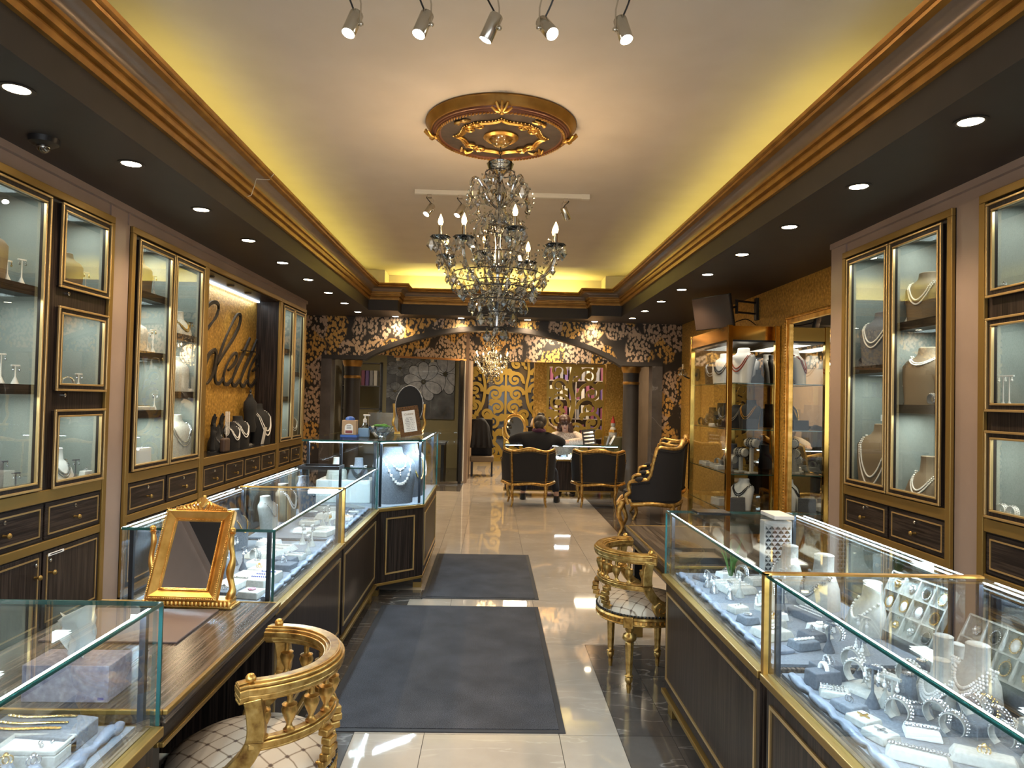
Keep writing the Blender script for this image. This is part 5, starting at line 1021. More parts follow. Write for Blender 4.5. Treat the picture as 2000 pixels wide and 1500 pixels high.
for x in (-.4, .02):
    for y in (14.55, 14.9): MB().box(x-.02, x+.02, y-.02, y+.02, 0, .30).build('leg', 'blackm', t)
# glass office on the left
def gp(u): return Vector((-2.35+1.83*u, 12.44+.86*u, 0))
t = thing('glass_partition', 'frameless glass office partition with copper head rail left of the screens', 'glass partition', tuple(gp(.5)))
an = atan2(.86, 1.83); RZ = Matrix.Rotation(an, 3, 'Z'); Ln = sqrt(1.83**2+.86**2)
for u0, u1 in ((0, .33), (.335, .66), (.665, .93)): MB().obox(gp((u0+u1)/2)+Vector((0, 0, 1.17)), ((u1-u0)*Ln, .01, 2.32), RZ).build('glass_pane', 'glass', t)
MB().obox(gp(.65)+Vector((0, 0, 2.345)), (.7*Ln, .05, .035), RZ).build('head_rail', mat('copper', (.5, .25, .1), .3, .8), t); MB().obox(gp(.5)+Vector((0, 0, .02)), (Ln, .05, .04), RZ).build('floor_rail', 'steel', t)
MB().obox(gp(.955)+Vector((0, 0, 1.17)), (.06, .07, 2.34), RZ).build('dark_mullion', 'blackm', t); MB().obox(gp(.99)+Vector((0, 0, 1.17)), (.02, .05, 2.34), RZ).build('edge_strip', 'ivory', t)
for u in (.335, .665): MB().obox(gp(u)+Vector((0, 0, 2.30)), (.06, .03, .06), RZ).build('glass_clamp', 'steel', t)
struct(MB().box(-.56, -.46, 13.3, 16.3, 0, 2.92), 'wall_office_right', grained('oak_jamb', (20, 20, 1), [(.3, (.20, .13, .08)), (.7, (.32, .22, .15))], .4, 0, 2))
struct(MB().box(-3.5, -.56, 16.2, 16.3, 0, 2.92), 'wall_office_back', mat('olive_plaster', (.30, .26, .14), .7))
pc = thing('flower_picture', 'large grey painting of pale flowers on the office wall behind glass', 'painting', (-1.66, 16.18, 1.75)); PX0, PX1, PZ0, PZ1 = -2.45, -.88, 1.12, 2.70
MB().box(PX0, PX1, 16.16, 16.2, PZ0, PZ1).build('canvas', grained('smoky_grey_ground', (2, 2, 2), [(.3, (.035, .037, .045)), (.55, (.12, .125, .14)), (.75, (.25, .26, .28))], .6, 0, 1.2), pc)
G1 = grained('pale_petal', (6, 6, 6), [(.3, (.30, .31, .36)), (.7, (.55, .56, .60))], .6, 0, 2); G2 = grained('dim_petal', (6, 6, 6), [(.3, (.10, .105, .12)), (.7, (.25, .26, .28))], .6, 0, 2)
G3 = mat('petal_outline', (.03, .032, .04), .7)
def flower(cx, cz, r, n, m_, y, sq=1.0, a0=0):
    for k in range(n):
        a = a0+2*pi*k/n; P = []
        for i in range(17):
            q = 2*pi*i/16; u = .58*r+.46*r*cos(q); v = .27*r*sin(q)*(1+.25*cos(q)); P.append((max(PX0, min(PX1, cx+u*cos(a)-v*sin(a))), max(PZ0, min(PZ1, cz+(u*sin(a)+v*cos(a))*sq))))
        yy = y-.0014*(k % 3); cxx, czz = cx+.58*r*cos(a), cz+.58*r*sin(a)*sq; MB().prism([(max(PX0, min(PX1, cxx+(px-cxx)*1.09)), max(PZ0, min(PZ1, czz+(pz-czz)*1.09))) for px, pz in P[:-1]], lambda x, z, s: (x, yy+(.0012 if s else .0003), z)).build('petal_shade', G3, pc); MB().prism(P[:-1], lambda x, z, s: (x, yy+(.001 if s else -.001), z)).build('petal', m_, pc)
    b = MB()
    for k in range(12): a = k*2.4; q = .012*r*10*sqrt(k/12); b.ball((cx+q*cos(a), y-.008, cz+q*sin(a)*sq), .035*r, 6, 4)
    b.build('flower_heart', mat('stamens', (.12, .10, .05), .7), pc)
flower(-1.62, 2.50, .42, 7, G2, 16.155, .6); flower(-2.15, 2.28, .34, 8, G2, 16.153, .55); flower(-2.25, 1.75, .40, 8, G2, 16.153, .5); flower(-1.10, 2.17, .42, 8, G1, 16.152, 1.1, .3); flower(-1.60, 1.98, .44, 9, G1, 16.148, 1, .2)
sh = thing('office_shelf', 'dark open shelf unit in the glass office', 'shelf', (-2.95, 15.5, 0)); b = MB()
for z in (.9, 1.35, 1.85, 2.35): b.box(-3.3, -2.45, 15.3, 15.6, z-.02, z)
for x in (-3.3, -2.47): b.box(x, x+.02, 15.3, 15.6, 0, 2.37)
b.build('shelving', mat('dark_grey_laminate', (.05, .05, .055), .5), sh)
for k, x in enumerate((-2.84, -2.75, -2.66, -2.57)): o = bpy.data.objects.new('lever_file', bkm[(3, 0, 2, 1)[k]]); o.location = (x, 15.42, 1.85); C.objects.link(o); tag(o, '%s file standing on the dark shelf in the glass office' % CN[(3, 0, 2, 1)[k]], 'file', 'files on the office shelf')
for k, (x, c) in enumerate(((-3.12, (.01, .02, .01)), (-3.0, (.05, .03, .02)))): solo(MB().lathe([(0, 0), (.045, 0), (.045, .2), (.016, .27), (.016, .34), (0, .34)], (x, 15.42, 1.85), 14), 'bottle', mat('bottle_%d' % k, c, .1), ('dark green', 'brown')[k]+' bottle on the shelf in the glass office', 'bottle', (x, 15.42, 1.85), 'bottles on the office shelf', 40)
t = thing('computer_monitor', 'silver backed computer monitor on the desk in the glass office', 'monitor', (-2.15, 13.9, .74)); MB().box(-2.45, -1.85, 13.88, 13.91, .90, 1.30).build('screen', 'steel', t, bevel=.012); MB().box(-2.22, -2.08, 13.88, 13.92, .75, .92).build('stand', 'steel', t); MB().box(-2.28, -2.02, 13.8, 14.0, .74, .75).build('base', 'steel', t)
t = thing('office_desk', 'grey desk standing in the glass office', 'desk', (-2.0, 14.0, 0)); MB().box(-2.9, -.9, 13.6, 14.4, .70, .74).build('top', 'grey', t)
for x in (-2.85, -.95): MB().box(x-.03, x+.03, 13.65, 14.35, 0, .70).build('leg', 'blackm', t)
# figurine on a cabinet at right
solo(MB().box(2.15, 2.6, 12.95, 13.3, 0, .95), 'side_cabinet', mat('olive_cabinet', (.10, .085, .03), .5), 'olive side cabinet beside the right column', 'cabinet', (2.37, 13.1, 0), bevel=.01)
t = thing('figurine', 'small pale figurine with a red pointed hat near the right column', 'figurine', (2.28, 13.05, .95))
MB().lathe([(0, 0), (.07, 0), (.08, .08), (.05, .17), (.03, .19), (.045, .22), (.04, .27), (0, .28)], (2.28, 13.05, .95), 14).build('figure', 'cream', t, True); MB().lathe([(0, .26), (.045, .26), (.03, .32), (.005, .40), (0, .40)], (2.28, 13.05, .95), 12).build('hat', mat('red_hat', (.35, .02, .01), .5), t, True); MB().lathe([(0, .10), (.083, .09), (.07, .14), (0, .15)], (2.28, 13.05, .95), 14).build('belt', 'gold', t, True)
# ---------------------------------------------------------------- right wall: tall mirror, brass showcase, screen on an arm, sconce
t = thing('wall_mirror', 'tall mirror in a gilt frame on the right wall beside the brass showcase', 'mirror', (3.32, 6.9, 1.45))
b = MB(); b.frame(6.05, 7.72, .34, 2.60, .03, lambda a, c, d, e: b.box(3.27, 3.33, a, c, d, e)); b.frame(6.08, 7.69, .37, 2.57, .05, lambda a, c, d, e: b.box(3.285, 3.33, a, c, d, e)); b.build('frame', 'gold', t, bevel=.006)
b = MB()
for k in range(70): b.ball((3.268, 7.705, .36+.032*k), .012, 6, 4); 
for k in range(50): b.ball((3.268, 6.07+.033*k, 2.585), .012, 6, 4)
o = b.build('beaded_edge', 'gold', t); o['kind'] = 'stuff'
MB().box(3.31, 3.32, 6.13, 7.64, .42, 2.52).build('mirror_glass', 'mirror', t)
X0, X1, Y0, Y1 = 2.74, 3.315, 8.0, 9.5
et = thing('brass_showcase', 'tall brass and glass showcase of necklaces against the gold right wall', 'showcase', ((X0+X1)/2, (Y0+Y1)/2, 0))
for x, y in ((X0, Y0), (X0, Y1), (X1-.02, Y0), (X1-.02, Y1)): MB().box(x-.028, x+.028, y-.028, y+.028, 0, 2.53).build('corner_post', 'brass', et, bevel=.004)
b = MB(); b.box(X0-.02, X0+.01, Y0, Y1, 2.36, 2.52); b.box(X0, X1, Y0-.02, Y0+.01, 2.36, 2.52); b.box(X0, X1, Y1-.01, Y1+.02, 2.36, 2.52); b.build('header', 'brass', et)
b = MB(); b.box(X0-.02, X0+.01, Y0, Y1, 0, .12); b.box(X0, X1, Y0-.02, Y0+.01, 0, .12); b.build('plinth', 'brass', et)
MB().box(X0, X1, Y0, Y1, 2.34, 2.36).build('top_panel', 'blackm', et); MB().box(X0, X1, Y0, Y1, .10, .13).build('base_panel', 'blackm', et)
MB().box(X1-.012, X1-.004, Y0+.03, Y1-.03, .13, 2.34).build('mirror_back', 'mirrord', et)
for z in (.36, .80, 1.32, 1.86):
    s_ = MB().box(X0+.01, X1-.015, Y0+.01, Y1-.01, z-.008, z).build('glass_shelf', 'glass', et); e = MB(); e.box(X0+.006, X0+.010, Y0+.01, Y1-.01, z-.009, z+.001); e.box(X0+.01, X1-.015, Y0+.006, Y0+.010, z-.009, z+.001); e.build('polished_edge', 'teal', s_)
MB().box(X0-.004, X0+.002, Y0+.03, Y1-.03, .13, 2.35).build('front_pane', 'glass', et); MB().box(X0+.03, X1-.03, Y0-.004, Y0+.002, .13, 2.35).build('end_pane', 'glass', et)
lamp('AREA', 'showcase_lamp', (3.0, 8.75, 2.33), 4, (1, .9, .75), (0, 0, 0), .3, 1.2)
t = thing('wall_screen', 'thin dark flat screen tilted on a black swing arm above the brass showcase', 'television', (3.33, 8.75, 2.85))
ctr = Vector((2.66, 8.38, 2.72)); R = Matrix.Rotation(radians(-62), 3, 'Z') @ Matrix.Rotation(radians(12), 3, 'X')
MB().obox(ctr, (.62, .035, .40), R).build('screen_case', 'blackm', t, bevel=.006); MB().obox(ctr+R @ Vector((0, -.019, 0)), (.60, .004, .38), R).build('screen', mat('dark_screen', (.05, .035, .03), .12, 0, .9), t)
MB().box(3.30, 3.33, 8.66, 8.74, 2.68, 2.96).build('wall_plate', 'blackm', t)
for z in (2.76, 2.90): b = MB(); b.tube([(3.30, 8.70, z), (3.02, 8.58, z)], .016, 4); b.build('swing_arm', 'blackm', t)
b = MB(); b.tube([(3.02, 8.58, 2.74), (3.02, 8.58, 2.92)], .02, 6); b.tube([(3.02, 8.58, 2.83), tuple(ctr+R @ Vector((0, .02, .0)))], .018, 4); b.build('pivot', 'blackm', t)
b = MB(); b.tube(smoothpath([ctr+R @ Vector((.1, .02, -.1)), (2.9, 8.5, 2.60), (3.15, 8.62, 2.68), (3.32, 8.72, 2.62)], 5), .006, 5); b.build('cable', 'blackm', t, True)
t = thing('wall_sconce', 'black wall sconce with crystal drops between the arch wall and the showcase', 'wall light', (3.32, 11.2, 2.08))
MB().lathe([(0, 0), (.10, 0), (.10, .02), (.03, .05), (0, .05)], n=18).xf(Matrix.Translation((3.33, 11.2, 2.08)) @ Matrix.Rotation(-pi/2, 4, 'Y')).build('backplate', 'blackm', t, True)
b = MB(); b.tube(smoothpath([(3.29, 11.2, 2.08), (3.2, 11.2, 2.02), (3.1, 11.2, 2.06), (3.08, 11.2, 2.14)], 5), .012, 6); b.build('arm', 'blackm', t, True); MB().lathe([(.012, 0), (.05, .012), (.055, .02), (.012, .008)], (3.08, 11.2, 2.14), 12).build('drip_pan', 'cut', t, True); MB().lathe([(0, .01), (.014, .01), (.014, .1), (0, .1)], (3.08, 11.2, 2.14), 10).build('candle_sleeve', 'chrome', t)
for k in range(9): a = k*.7; o = bpy.data.objects.new('crystal_drop', DM[k % 3]); o.location = (3.08-3.32+.05*cos(a), .05*sin(a), .07-.02*(k % 3)); o.parent = t; C.objects.link(o)
# ---------------------------------------------------------------- jewellery and displays
BUST = {'tall': [(0, .34, .20, .0), (.05, .34, .20, 0), (.45, .40, .21, .02), (.68, .43, .21, .06), (.78, .38, .18, .10), (.84, .24, .15, .12), (.90, .19, .14, .13), (1.0, .18, .14, .14)],
        'low': [(0, .50, .36, 0), (.12, .50, .35, 0), (.40, .44, .29, .05), (.58, .30, .22, .09), (.66, .21, .19, .11), (.92, .19, .18, .13), (1.0, .20, .18, .13)]}
def bust_y(sec, x, z, s):   # front surface (towards -y) of a bust of size s
    z /= s; x /= s
    for a, b in zip(sec, sec[1:]):
        if a[0] <= z <= b[0]:
            u = (z-a[0])/(b[0]-a[0]); rx, ry, yo = [a[i]+(b[i]-a[i])*u for i in (1, 2, 3)]; q = max(.05, 1-(x/rx)**2) if abs(x) < rx else .05; return (yo-ry*sqrt(q))*s
    return 0
PC = {}; SET = []
def place(key, fn, name, loc, rz, label, cat, group=None, sc=1):
    """one-mesh or multi-part piece, built once per key and copied afterwards; z=0 is its base"""
    if key not in PC: PC[key] = Proto(fn)
    o = PC[key](loc, rz, label, group, sc); o['category'] = cat; SET.append(o); return o
def one(name, mb, mt, smooth=False, bevel=0): return solo(mb, name, mt, '', '', smooth=smooth, bevel=bevel)
def bust(kind, h, mt, loc, rz, label, cat='necklace bust'):
    def fn():
        t = thing('necklace_bust', '', cat); sec = BUST[kind]
        MB().loft([(z*h, rx*h, ry*h, yo*h) for z, rx, ry, yo in sec], 20).build('form', mt, t, 60)
        z, rx, ry, yo = sec[-1]; MB().loft([(h*1.0, rx*h*.97, ry*h*.97, yo*h), (h*1.012, rx*h*.9, ry*h*.9, yo*h)], 20).build('neck_cap', mt, t, True); return t
    return place(('bust', kind, h, mt), fn, 'necklace_bust', loc, rz, label, cat)
def strand(kind, h, wd, top, drop, r, mt, loc, rz, label, rows=1, pend=None, step=1.9, cat='necklace'):
    """beads hung in a U over a bust of the given kind and height"""
    def fn():
        b = MB(); sec = BUST[kind]
        for k in range(rows):
            w_ = wd*(1+.16*k); lo = top-drop*(1+.22*k); n = max(14, int((2*(top-lo)+w_*2)*h/(r*step))); last = None
            for i in range(n+1):
                u = -1+2*i/n; x = w_*h*(u if abs(u) < 1 else u)*(1-.08*u*u); z = (lo+(top-lo)*abs(u)**1.9)*h; y = bust_y(sec, x, z, h)-r*.7; b.ball((x, y, z), r, 6, 4)
        if pend: z = lo*h; y = bust_y(sec, 0, z, h)-r; b.ball((0, y-.003, z-.014), .009, 7, 5, sc=(1, .6, 1.3))
        return one('necklace', b, mt)
    return place(('strand', kind, h, wd, top, drop, r, mt, rows, pend), fn, 'necklace', loc, rz, label, cat)
def earstand(h, mt, bead, loc, rz, label, cat='earring stand'):
    def fn():
        t = thing('earring_stand', '', cat); MB().lathe([(0, 0), (.021, 0), (.021, .004), (.004, .045), (.003, h), (0, h)], n=14).build('stem', mt, t, 50); MB().box(-.026, .026, -.005, .005, h-.004, h+.005).build('cross_bar', mt, t, bevel=.001)
        for s in (-1, 1):
            b = MB(); b.tube([(s*.019, -.006, h), (s*.019, -.007, h-.012)], .0012, 5); b.ball((s*.019, -.007, h-.014), .004, 6, 4); b.ball((s*.019, -.007, h-.026), .0065, 7, 5, sc=(1, 1, 1.25)); b.build('hanging_earring', bead, t)
        return t
    return place(('est', h, mt, bead), fn, 'earring_stand', loc, rz, label, cat)
def cuff(mt, bead, loc, rz, label, r=.032, cat='bracelet'):   # soft collar holder with a bracelet closed round it
    def fn():
        t = thing('bracelet_on_collar', '', cat); P = [(0, r*sin(a), r+.003-r*cos(a)) for a in [.5+i*(2*pi-1.3)/22 for i in range(23)]]; b = MB()
        N = len(P); vs = []
        for p in P: vs += [(-.015, p[1], p[2]), (.015, p[1], p[2]), (.015, p[1]*.93, (p[2]-r)*.93+r), (-.015, p[1]*.93, (p[2]-r)*.93+r)]
        b.add(vs, [(0, 1, 2, 3), (4*N-1, 4*N-2, 4*N-3, 4*N-4)]+[(4*i+k, 4*i+4+k, 4*i+4+(k+1) % 4, 4*i+(k+1) % 4) for i in range(N-1) for k in range(4)]); b.build('collar', mt, t, 40)
        b = MB()
        for i in range(34): a = .9+i*(2*pi-1.9)/33; b.ball(((.006 if i % 2 else -.006), (r+.003)*sin(a), r+.003-(r+.003)*cos(a)), .0036, 6, 4)
        b.build('bracelet', bead, t)
        b = MB(); b.ball((0, 0, 2*r+.004), .011, 10, 5, sc=(1.3, 1, .45)); b.build('clasp', 'silver', t, True); return t
    return place(('cuff', mt, bead, r), fn, 'bracelet_on_collar', loc, rz, label, cat)
def block(w, d, h, mt, loc, rz, label, top=None, tm='silver', cat='display block', taper=.0):
    def fn():
        t = thing('display_block', '', cat); b = MB(); x, y = w/2, d/2; k = taper
        b.add([(sx*x, sy*y, 0) for sx, sy in ((-1, -1), (1, -1), (1, 1), (-1, 1))]+[(sx*(x-k), sy*(y-k), h) for sx, sy in ((-1, -1), (1, -1), (1, 1), (-1, 1))], [(3, 2, 1, 0), (4, 5, 6, 7)]+[(i, (i+1) % 4, 4+(i+1) % 4, 4+i) for i in range(4)]); b.build('pad', mt, t, bevel=min(.004, h*.25))
        b = MB()
        if top == 'ring':
            for s in (-1, 1): b.tube([(s*.004+.010*cos(a), .0, h+.008+.010*sin(a)) for a in [2*pi*i/14 for i in range(14)]], .0018, 5, closed=True)
            b.ball((0, 0, h+.02), .006, 6, 4)
        elif top == 'row':
            n = max(5, int(w*.85/.007))
            for i in range(n): x_ = -w*.425+w*.85*i/(n-1); b.ball((x_, .004*(i % 2)-.002, h+.004), .005, 6, 4); b.ball((x_, -.006+.003*(i % 2), h+.003), .0028, 5, 3)
        elif top == 'rows':
            for q in (-1, 0, 1):
                for i in range(int(w*.85/.009)): b.ball((-w*.42+.009*i, q*d*.24, h+.004), .0036, 5, 3)
        elif top == 'brooch':
            b.ball((0, 0, h+.004), .012, 10, 5, sc=(1, 1, .4))
            for i in range(12): a = 2*pi*i/12; b.ball((.014*cos(a), .014*sin(a), h+.004), .004, 5, 3)
        elif top == 'cross': b.box(-.02, .02, -.002, .002, h, h+.004); b.box(-.002, .002, -.012, .016, h, h+.004)
        elif top == 'band':
            for i in range(14): a = pi*i/13; b.ball((w*.28*cos(a), .0, h-.004+w*.42*sin(a)), .005, 6, 4); b.ball((w*.28*cos(a), .008, h-.004+w*.42*sin(a)), .004, 5, 3)
        elif top == 'studs':
            for q in (-.018, 0, .018): b.ball((q, q*.4, h+.003), .004, 6, 4)
        if top: b.build('jewel', tm, t)
        return t
    return place(('blk', w, d, h, mt, top, tm, taper), fn, 'display_block', loc, rz, label, cat)
def cushion(x0, x1, y0, y1, z, label):   # puckered satin roll along the aisle side
    b = MB(); n = 60; P = [((x0+x1)/2+.004*sin(i*1.3), y0+(y1-y0)*i/n, z+.010+.003*sin(i*2.1)) for i in range(n+1)]; b.tube(P, [.015+.004*sin(i*.9)+.002*sin(i*2.3) for i in range(n+1)], 10, flat=.7); return solo(b, 'satin_roll', 'satin', label, 'cushion', ((x0+x1)/2, (y0+y1)/2, z), smooth=True)
def board(loc, rz, rows, cols, label, kinds, tilt=28):   # tilted pendant board with recessed pockets, a pendant in each
    def fn():
        t = thing('pendant_board', '', 'display board'); cw, chh = .075, .075; W_, H_ = cols*cw, rows*chh; Rx = Matrix.Translation((0, 0, .01)) @ Matrix.Rotation(radians(90-tilt), 4, 'X')
        MB().box(-W_/2, W_/2, 0, H_, -.012, 0).xf(Rx).build('backing', 'cream', t)
        b = MB()
        for c in range(cols+1): b.box(-W_/2+c*cw-.003, -W_/2+c*cw+.003, 0, H_, 0, .016)
        for r in range(rows+1): b.box(-W_/2, W_/2, r*chh-.003, r*chh+.003, 0, .016)
        b.xf(Rx).build('divider_grid', 'cream', t); MB().box(-.02, .02, .0, H_*.75, -.02, -.012).xf(Rx).build('easel', 'grey', t); return t
    key = ('board', rows, cols, tilt)
    if key not in PC: PC[key] = Proto(fn)
    PC[key](loc, rz, label)
    Rx = Matrix.Translation(loc) @ Matrix.Rotation(rz, 4, 'Z') @ Matrix.Translation((0, 0, .01)) @ Matrix.Rotation(radians(90-tilt), 4, 'X')
    for r in range(rows):
        for c in range(cols):
            k = kinds[(r*cols+c) % len(kinds)]; kk = ('pend', k)
            if kk not in PC:
                def fp(k=k):
                    t = thing('cameo_pendant', '', 'pendant'); m_ = 'jgold' if 'gold' in k else 'silver'
                    if 'bow' in k or 'flower' in k:
                        b = MB(); [b.ball((.010*cos(2*pi*i/6), .010*sin(2*pi*i/6), .004), .0075, 7, 4, sc=(1, 1, .5)) for i in range(6)]; b.build('petals', m_, t, True); MB().ball((0, 0, .007), .005, 8, 5).build('stone', 'pearl', t, True)
                    else:
                        MB().lathe([(0, 0), (.017, 0), (.017, .004), (.012, .007), (0, .008)], n=18, sy=1.25).build('cameo', 'pearl' if 'pale' in k else 'blackgl', t, True); b = MB(); [b.ball((.018*cos(2*pi*i/20), .0225*sin(2*pi*i/20), .004), .0034, 6, 4) for i in range(20)]; b.build('beaded_rim', m_, t)
                    b = MB(); b.tube([(.004*cos(a), .028+.004*sin(a), .004) for a in [2*pi*i/10 for i in range(10)]], .0012, 4, closed=True); b.build('bail', m_, t); return t
                PC[kk] = Proto(fp)
            p = Rx @ Vector((-cols*.0375+.0375+c*.075, .035+r*.075, .002)); o = PC[kk](p, 0, '', None); o.rotation_euler = (Matrix.Rotation(rz, 3, 'Z') @ Matrix.Rotation(radians(90-tilt), 3, 'X')).to_euler()
            o['category'] = 'pendant'; o['label'] = '%s pendant, %s row, %s pocket of the %s cream board' % (k, ('bottom', 'middle', 'top')[r] if rows > 2 else ('lower', 'upper')[r], ORD[c], 'farther' if rows > 2 else 'nearer')
D1 = .7245
LA = radians(90); RA = radians(-90)   # displays face the aisle: +x on the left side, -x on the right side (fronts are built towards -y)
# ---- right near case
cushion(.965, 1.0, .85, 2.24, D1, 'blue grey satin roll along the aisle side of the lower right case')
R1 = 'in the lower right case'
Z = D1
def RC(fn, x, y, rz, *a, **k): return fn(*a[:0], **k)
block(.06, .10, .05, 'dgrey', (1.06, 2.19, Z), RA+.25, 'charcoal block with an arched pearl bracelet, front of the lower right case', 'band', 'pearl', taper=.003)
block(.06, .10, .05, 'dgrey', (1.10, 2.26, Z), RA+.1, 'charcoal block with an arched silver bracelet, right against the gold strip', 'band', 'silver', taper=.003)
block(.14, .11, .012, 'cream', (1.15, 2.16, Z), RA+.4, 'pale hexagonal pad under two pearl bangles, front of the lower right case', cat='display pad', taper=.006)
block(.14, .11, .012, 'cream', (1.30, 2.25, Z), RA+.4, 'pale pad under the bangles nearer the back of the lower right case', cat='display pad', taper=.006)
for k, (x, y, z, rz, nm) in enumerate(((1.13, 2.19, .0125, .45, 'white bangle on collar, left of a pair on the front pale pad'), (1.165, 2.135, .0125, .5, 'white bangle on collar, right of a pair on the front pale pad'), (1.28, 2.28, .0125, .45, 'white bangle on collar, left of a pair on the rear pale pad'), (1.32, 2.22, .0125, .5, 'white bangle on collar, right of a pair on the rear pale pad'),
    (1.20, 1.93, 0, .5, 'silver watch on collar behind the sparkling bracelet pads'), (1.17, 1.96, 0, .6, 'silver watch on collar with square face, left of the collar group'), (1.32, 1.96, 0, .45, 'silver watch on collar at the back of the collar group'), (1.21, 1.83, 0, .6, 'gold trimmed watch on collar, nearest the picture bottom'), (1.25, 1.80, 0, .5, 'watch with wide strap on collar beside the nearest watch'), (1.31, 1.85, .035, .4, 'watch on collar standing on the charcoal block'))):
    cuff('cream', ('pearl', 'silver')[k > 3], (x, y, Z+z), rz, nm+' '+R1 if len(nm.split()) < 12 else nm, .036 if k < 4 else .032)
block(.085, .075, .024, 'grey', (1.02, 2.07, Z), RA+.35, 'grey pad with a silver ring, foremost near the gold strip in the lower right case', 'ring', 'silver', taper=.005)
block(.075, .07, .022, 'cream', (1.04, 2.0, Z), RA+.35, 'cream box with a gold and silver pin in the lower right case', 'cross', 'jgold', taper=.004)
block(.075, .07, .022, 'cream', (1.045, 1.925, Z), RA+.35, 'cream box with a silver cross pin in the lower right case', 'cross', 'silver', taper=.004)
for k, (x, y) in enumerate(((1.06, 1.84), (1.075, 1.75))): block(.15, .07, .026, 'cream', (x, y, Z), radians(-32), 'taupe bracelet ramp with a sparkling silver bracelet, %s of two in the lower right case' % ('farther', 'nearer')[k], 'row', 'silver', taper=.014)
block(.15, .075, .024, 'cream', (1.15, 1.76, Z), radians(-32), 'pale bracelet ramp holding a small gold ring in the lower right case', 'ring', 'jgold', taper=.012)
block(.09, .08, .034, 'grey', (1.31, 1.85, Z), .3, 'charcoal grey riser block under a watch in the lower right case', taper=.004)
block(.05, .05, .07, 'cream', (1.36, 1.83, Z), .3, 'tall pale cube with a silver ring at the back of the watch group', 'ring', 'silver', taper=.002)
block(.10, .09, .03, 'cream', (1.24, 1.62, Z), radians(-32), 'cream ring box with two gold rings at the bottom of the picture', 'ring', 'jgold', taper=.005)
block(.13, .11, .02, 'cream', (1.05, 1.62, Z), radians(-32), 'cream pad with a jewelled brooch at the very bottom of the picture', 'brooch', 'jgold', taper=.005)
earstand(.115, 'dgrey', 'pearl', (1.135, 2.08, Z), RA+.6, 'tall charcoal earring stand with pearl drops, front of the lower right case')
earstand(.10, 'cream', 'pearl', (1.17, 2.0, Z), RA+.5, 'pale earring stand with pearl drops beside the charcoal one')
earstand(.085, 'cream', 'silver', (1.20, 2.05, Z), RA+.4, 'short pale earring stand behind the two taller ones')
earstand(.10, 'dgrey', 'pearl', (1.40, 1.80, Z), RA, 'charcoal cone earring stand by the right edge of the picture')
earstand(.12, 'dgrey', 'pearl', (1.30, 2.27, Z), RA, 'charcoal earring stand with pearls behind the gold strip in the lower right case')
bust('low', .13, 'cream', (1.32, 2.10, Z), RA+.35, 'low pale bust with pearl choker, middle of the lower right case'); strand('low', .13, .30, .62, .34, .0042, 'pearl', (1.32, 2.10, Z), RA+.35, 'pearl choker of three rows on the low pale bust', 3)
bust('low', .17, 'cream', (1.46, 2.10, Z), RA+.35, 'low taupe bust with a wide pearl collar in the lower right case'); strand('low', .17, .30, .66, .36, .0048, 'pearl', (1.46, 2.10, Z), RA+.35, 'wide pearl collar of four rows on the taupe bust', 4)
bust('low', .15, 'cream', (1.40, 2.27, Z), RA+.3, 'low pale bust with pearls against the gold strip'); strand('low', .15, .30, .62, .32, .0045, 'pearl', (1.40, 2.27, Z), RA+.3, 'pearl necklace of three rows on the bust against the gold strip', 3)
bust('low', .12, 'cream', (1.53, 2.29, Z), RA+.3, 'small bare pale bust between the two pendant boards')
bust('tall', .25, 'dgrey', (1.46, 1.86, Z), RA+.35, 'charcoal bust with pearl drop chain at the right edge of the picture'); strand('tall', .25, .26, .84, .42, .0026, 'silver', (1.46, 1.86, Z), RA+.35, 'silver chain with a pearl drop on the charcoal bust', 1, True)
for k, (x, y, z) in enumerate(((1.26, 2.08, 0), (1.36, 2.20, 0))): block(.05, .03, .075, 'grey', (x, y, Z+z), RA+.4, 'small upright fan display with a filigree brooch, %s of two' % ('nearer', 'farther')[k], 'brooch', 'silver', taper=.006)
KN = ['gold rimmed pale cameo', 'silver rimmed pale cameo', 'gold rimmed dark cameo', 'gold flower', 'silver flower', 'silver rimmed dark cameo', 'gold rimmed pale oval']
board((1.54, 2.10, Z+.06), RA+.1, 2, 4, 'cream pendant board nearer the camera with eight pockets', KN); board((1.53, 2.56, Z+.02), RA+.15, 3, 4, 'cream pendant board beyond the gold strip with twelve pockets', KN[2:]+KN[:2])
block(.30, .10, .058, 'grey', (1.575, 2.10, Z), RA, 'grey riser under the nearer pendant board', taper=.002)
# ---- right far case
cushion(.955, 1.005, 2.42, 3.55, D1, 'blue grey satin roll along the aisle side of the right far case')
R2 = 'in the right far case'
block(.16, .20, .03, 'cream', (1.16, 3.30, Z), .2, 'cream oval tray with beaded bracelets at the far end of the right case', 'rows', 'pearl', taper=.012)
block(.10, .10, .02, 'dgrey', (1.09, 3.47, Z), .4, 'dark flat card in the far corner of the right case', taper=.002)
block(.075, .065, .028, 'cream', (1.06, 2.94, Z), .3, 'small square box with a pale blue top in the right far case', 'studs', 'silver', taper=.004)
block(.13, .12, .03, 'cream', (1.05, 2.66, Z), .3, 'oval pad heaped with silver flower jewels beside the gold strip', 'brooch', 'silver', taper=.012)
block(.08, .06, .012, 'satin', (1.02, 2.48, Z), .3, 'small satin pad at the foot of the gold strip', taper=.002)
for k, (x, y) in enumerate(((1.08, 3.33), (1.08, 3.23), (1.09, 3.13))): earstand(.075, 'silver', 'pearl', (x, y, Z), RA, 'silver earring stand with pearls, %s of three %s' % (('farthest', 'middle', 'nearest')[k], R2))
earstand(.11, 'cream', 'pearl', (1.15, 3.17, Z), RA, 'pale cone earring stand behind the three silver ones')
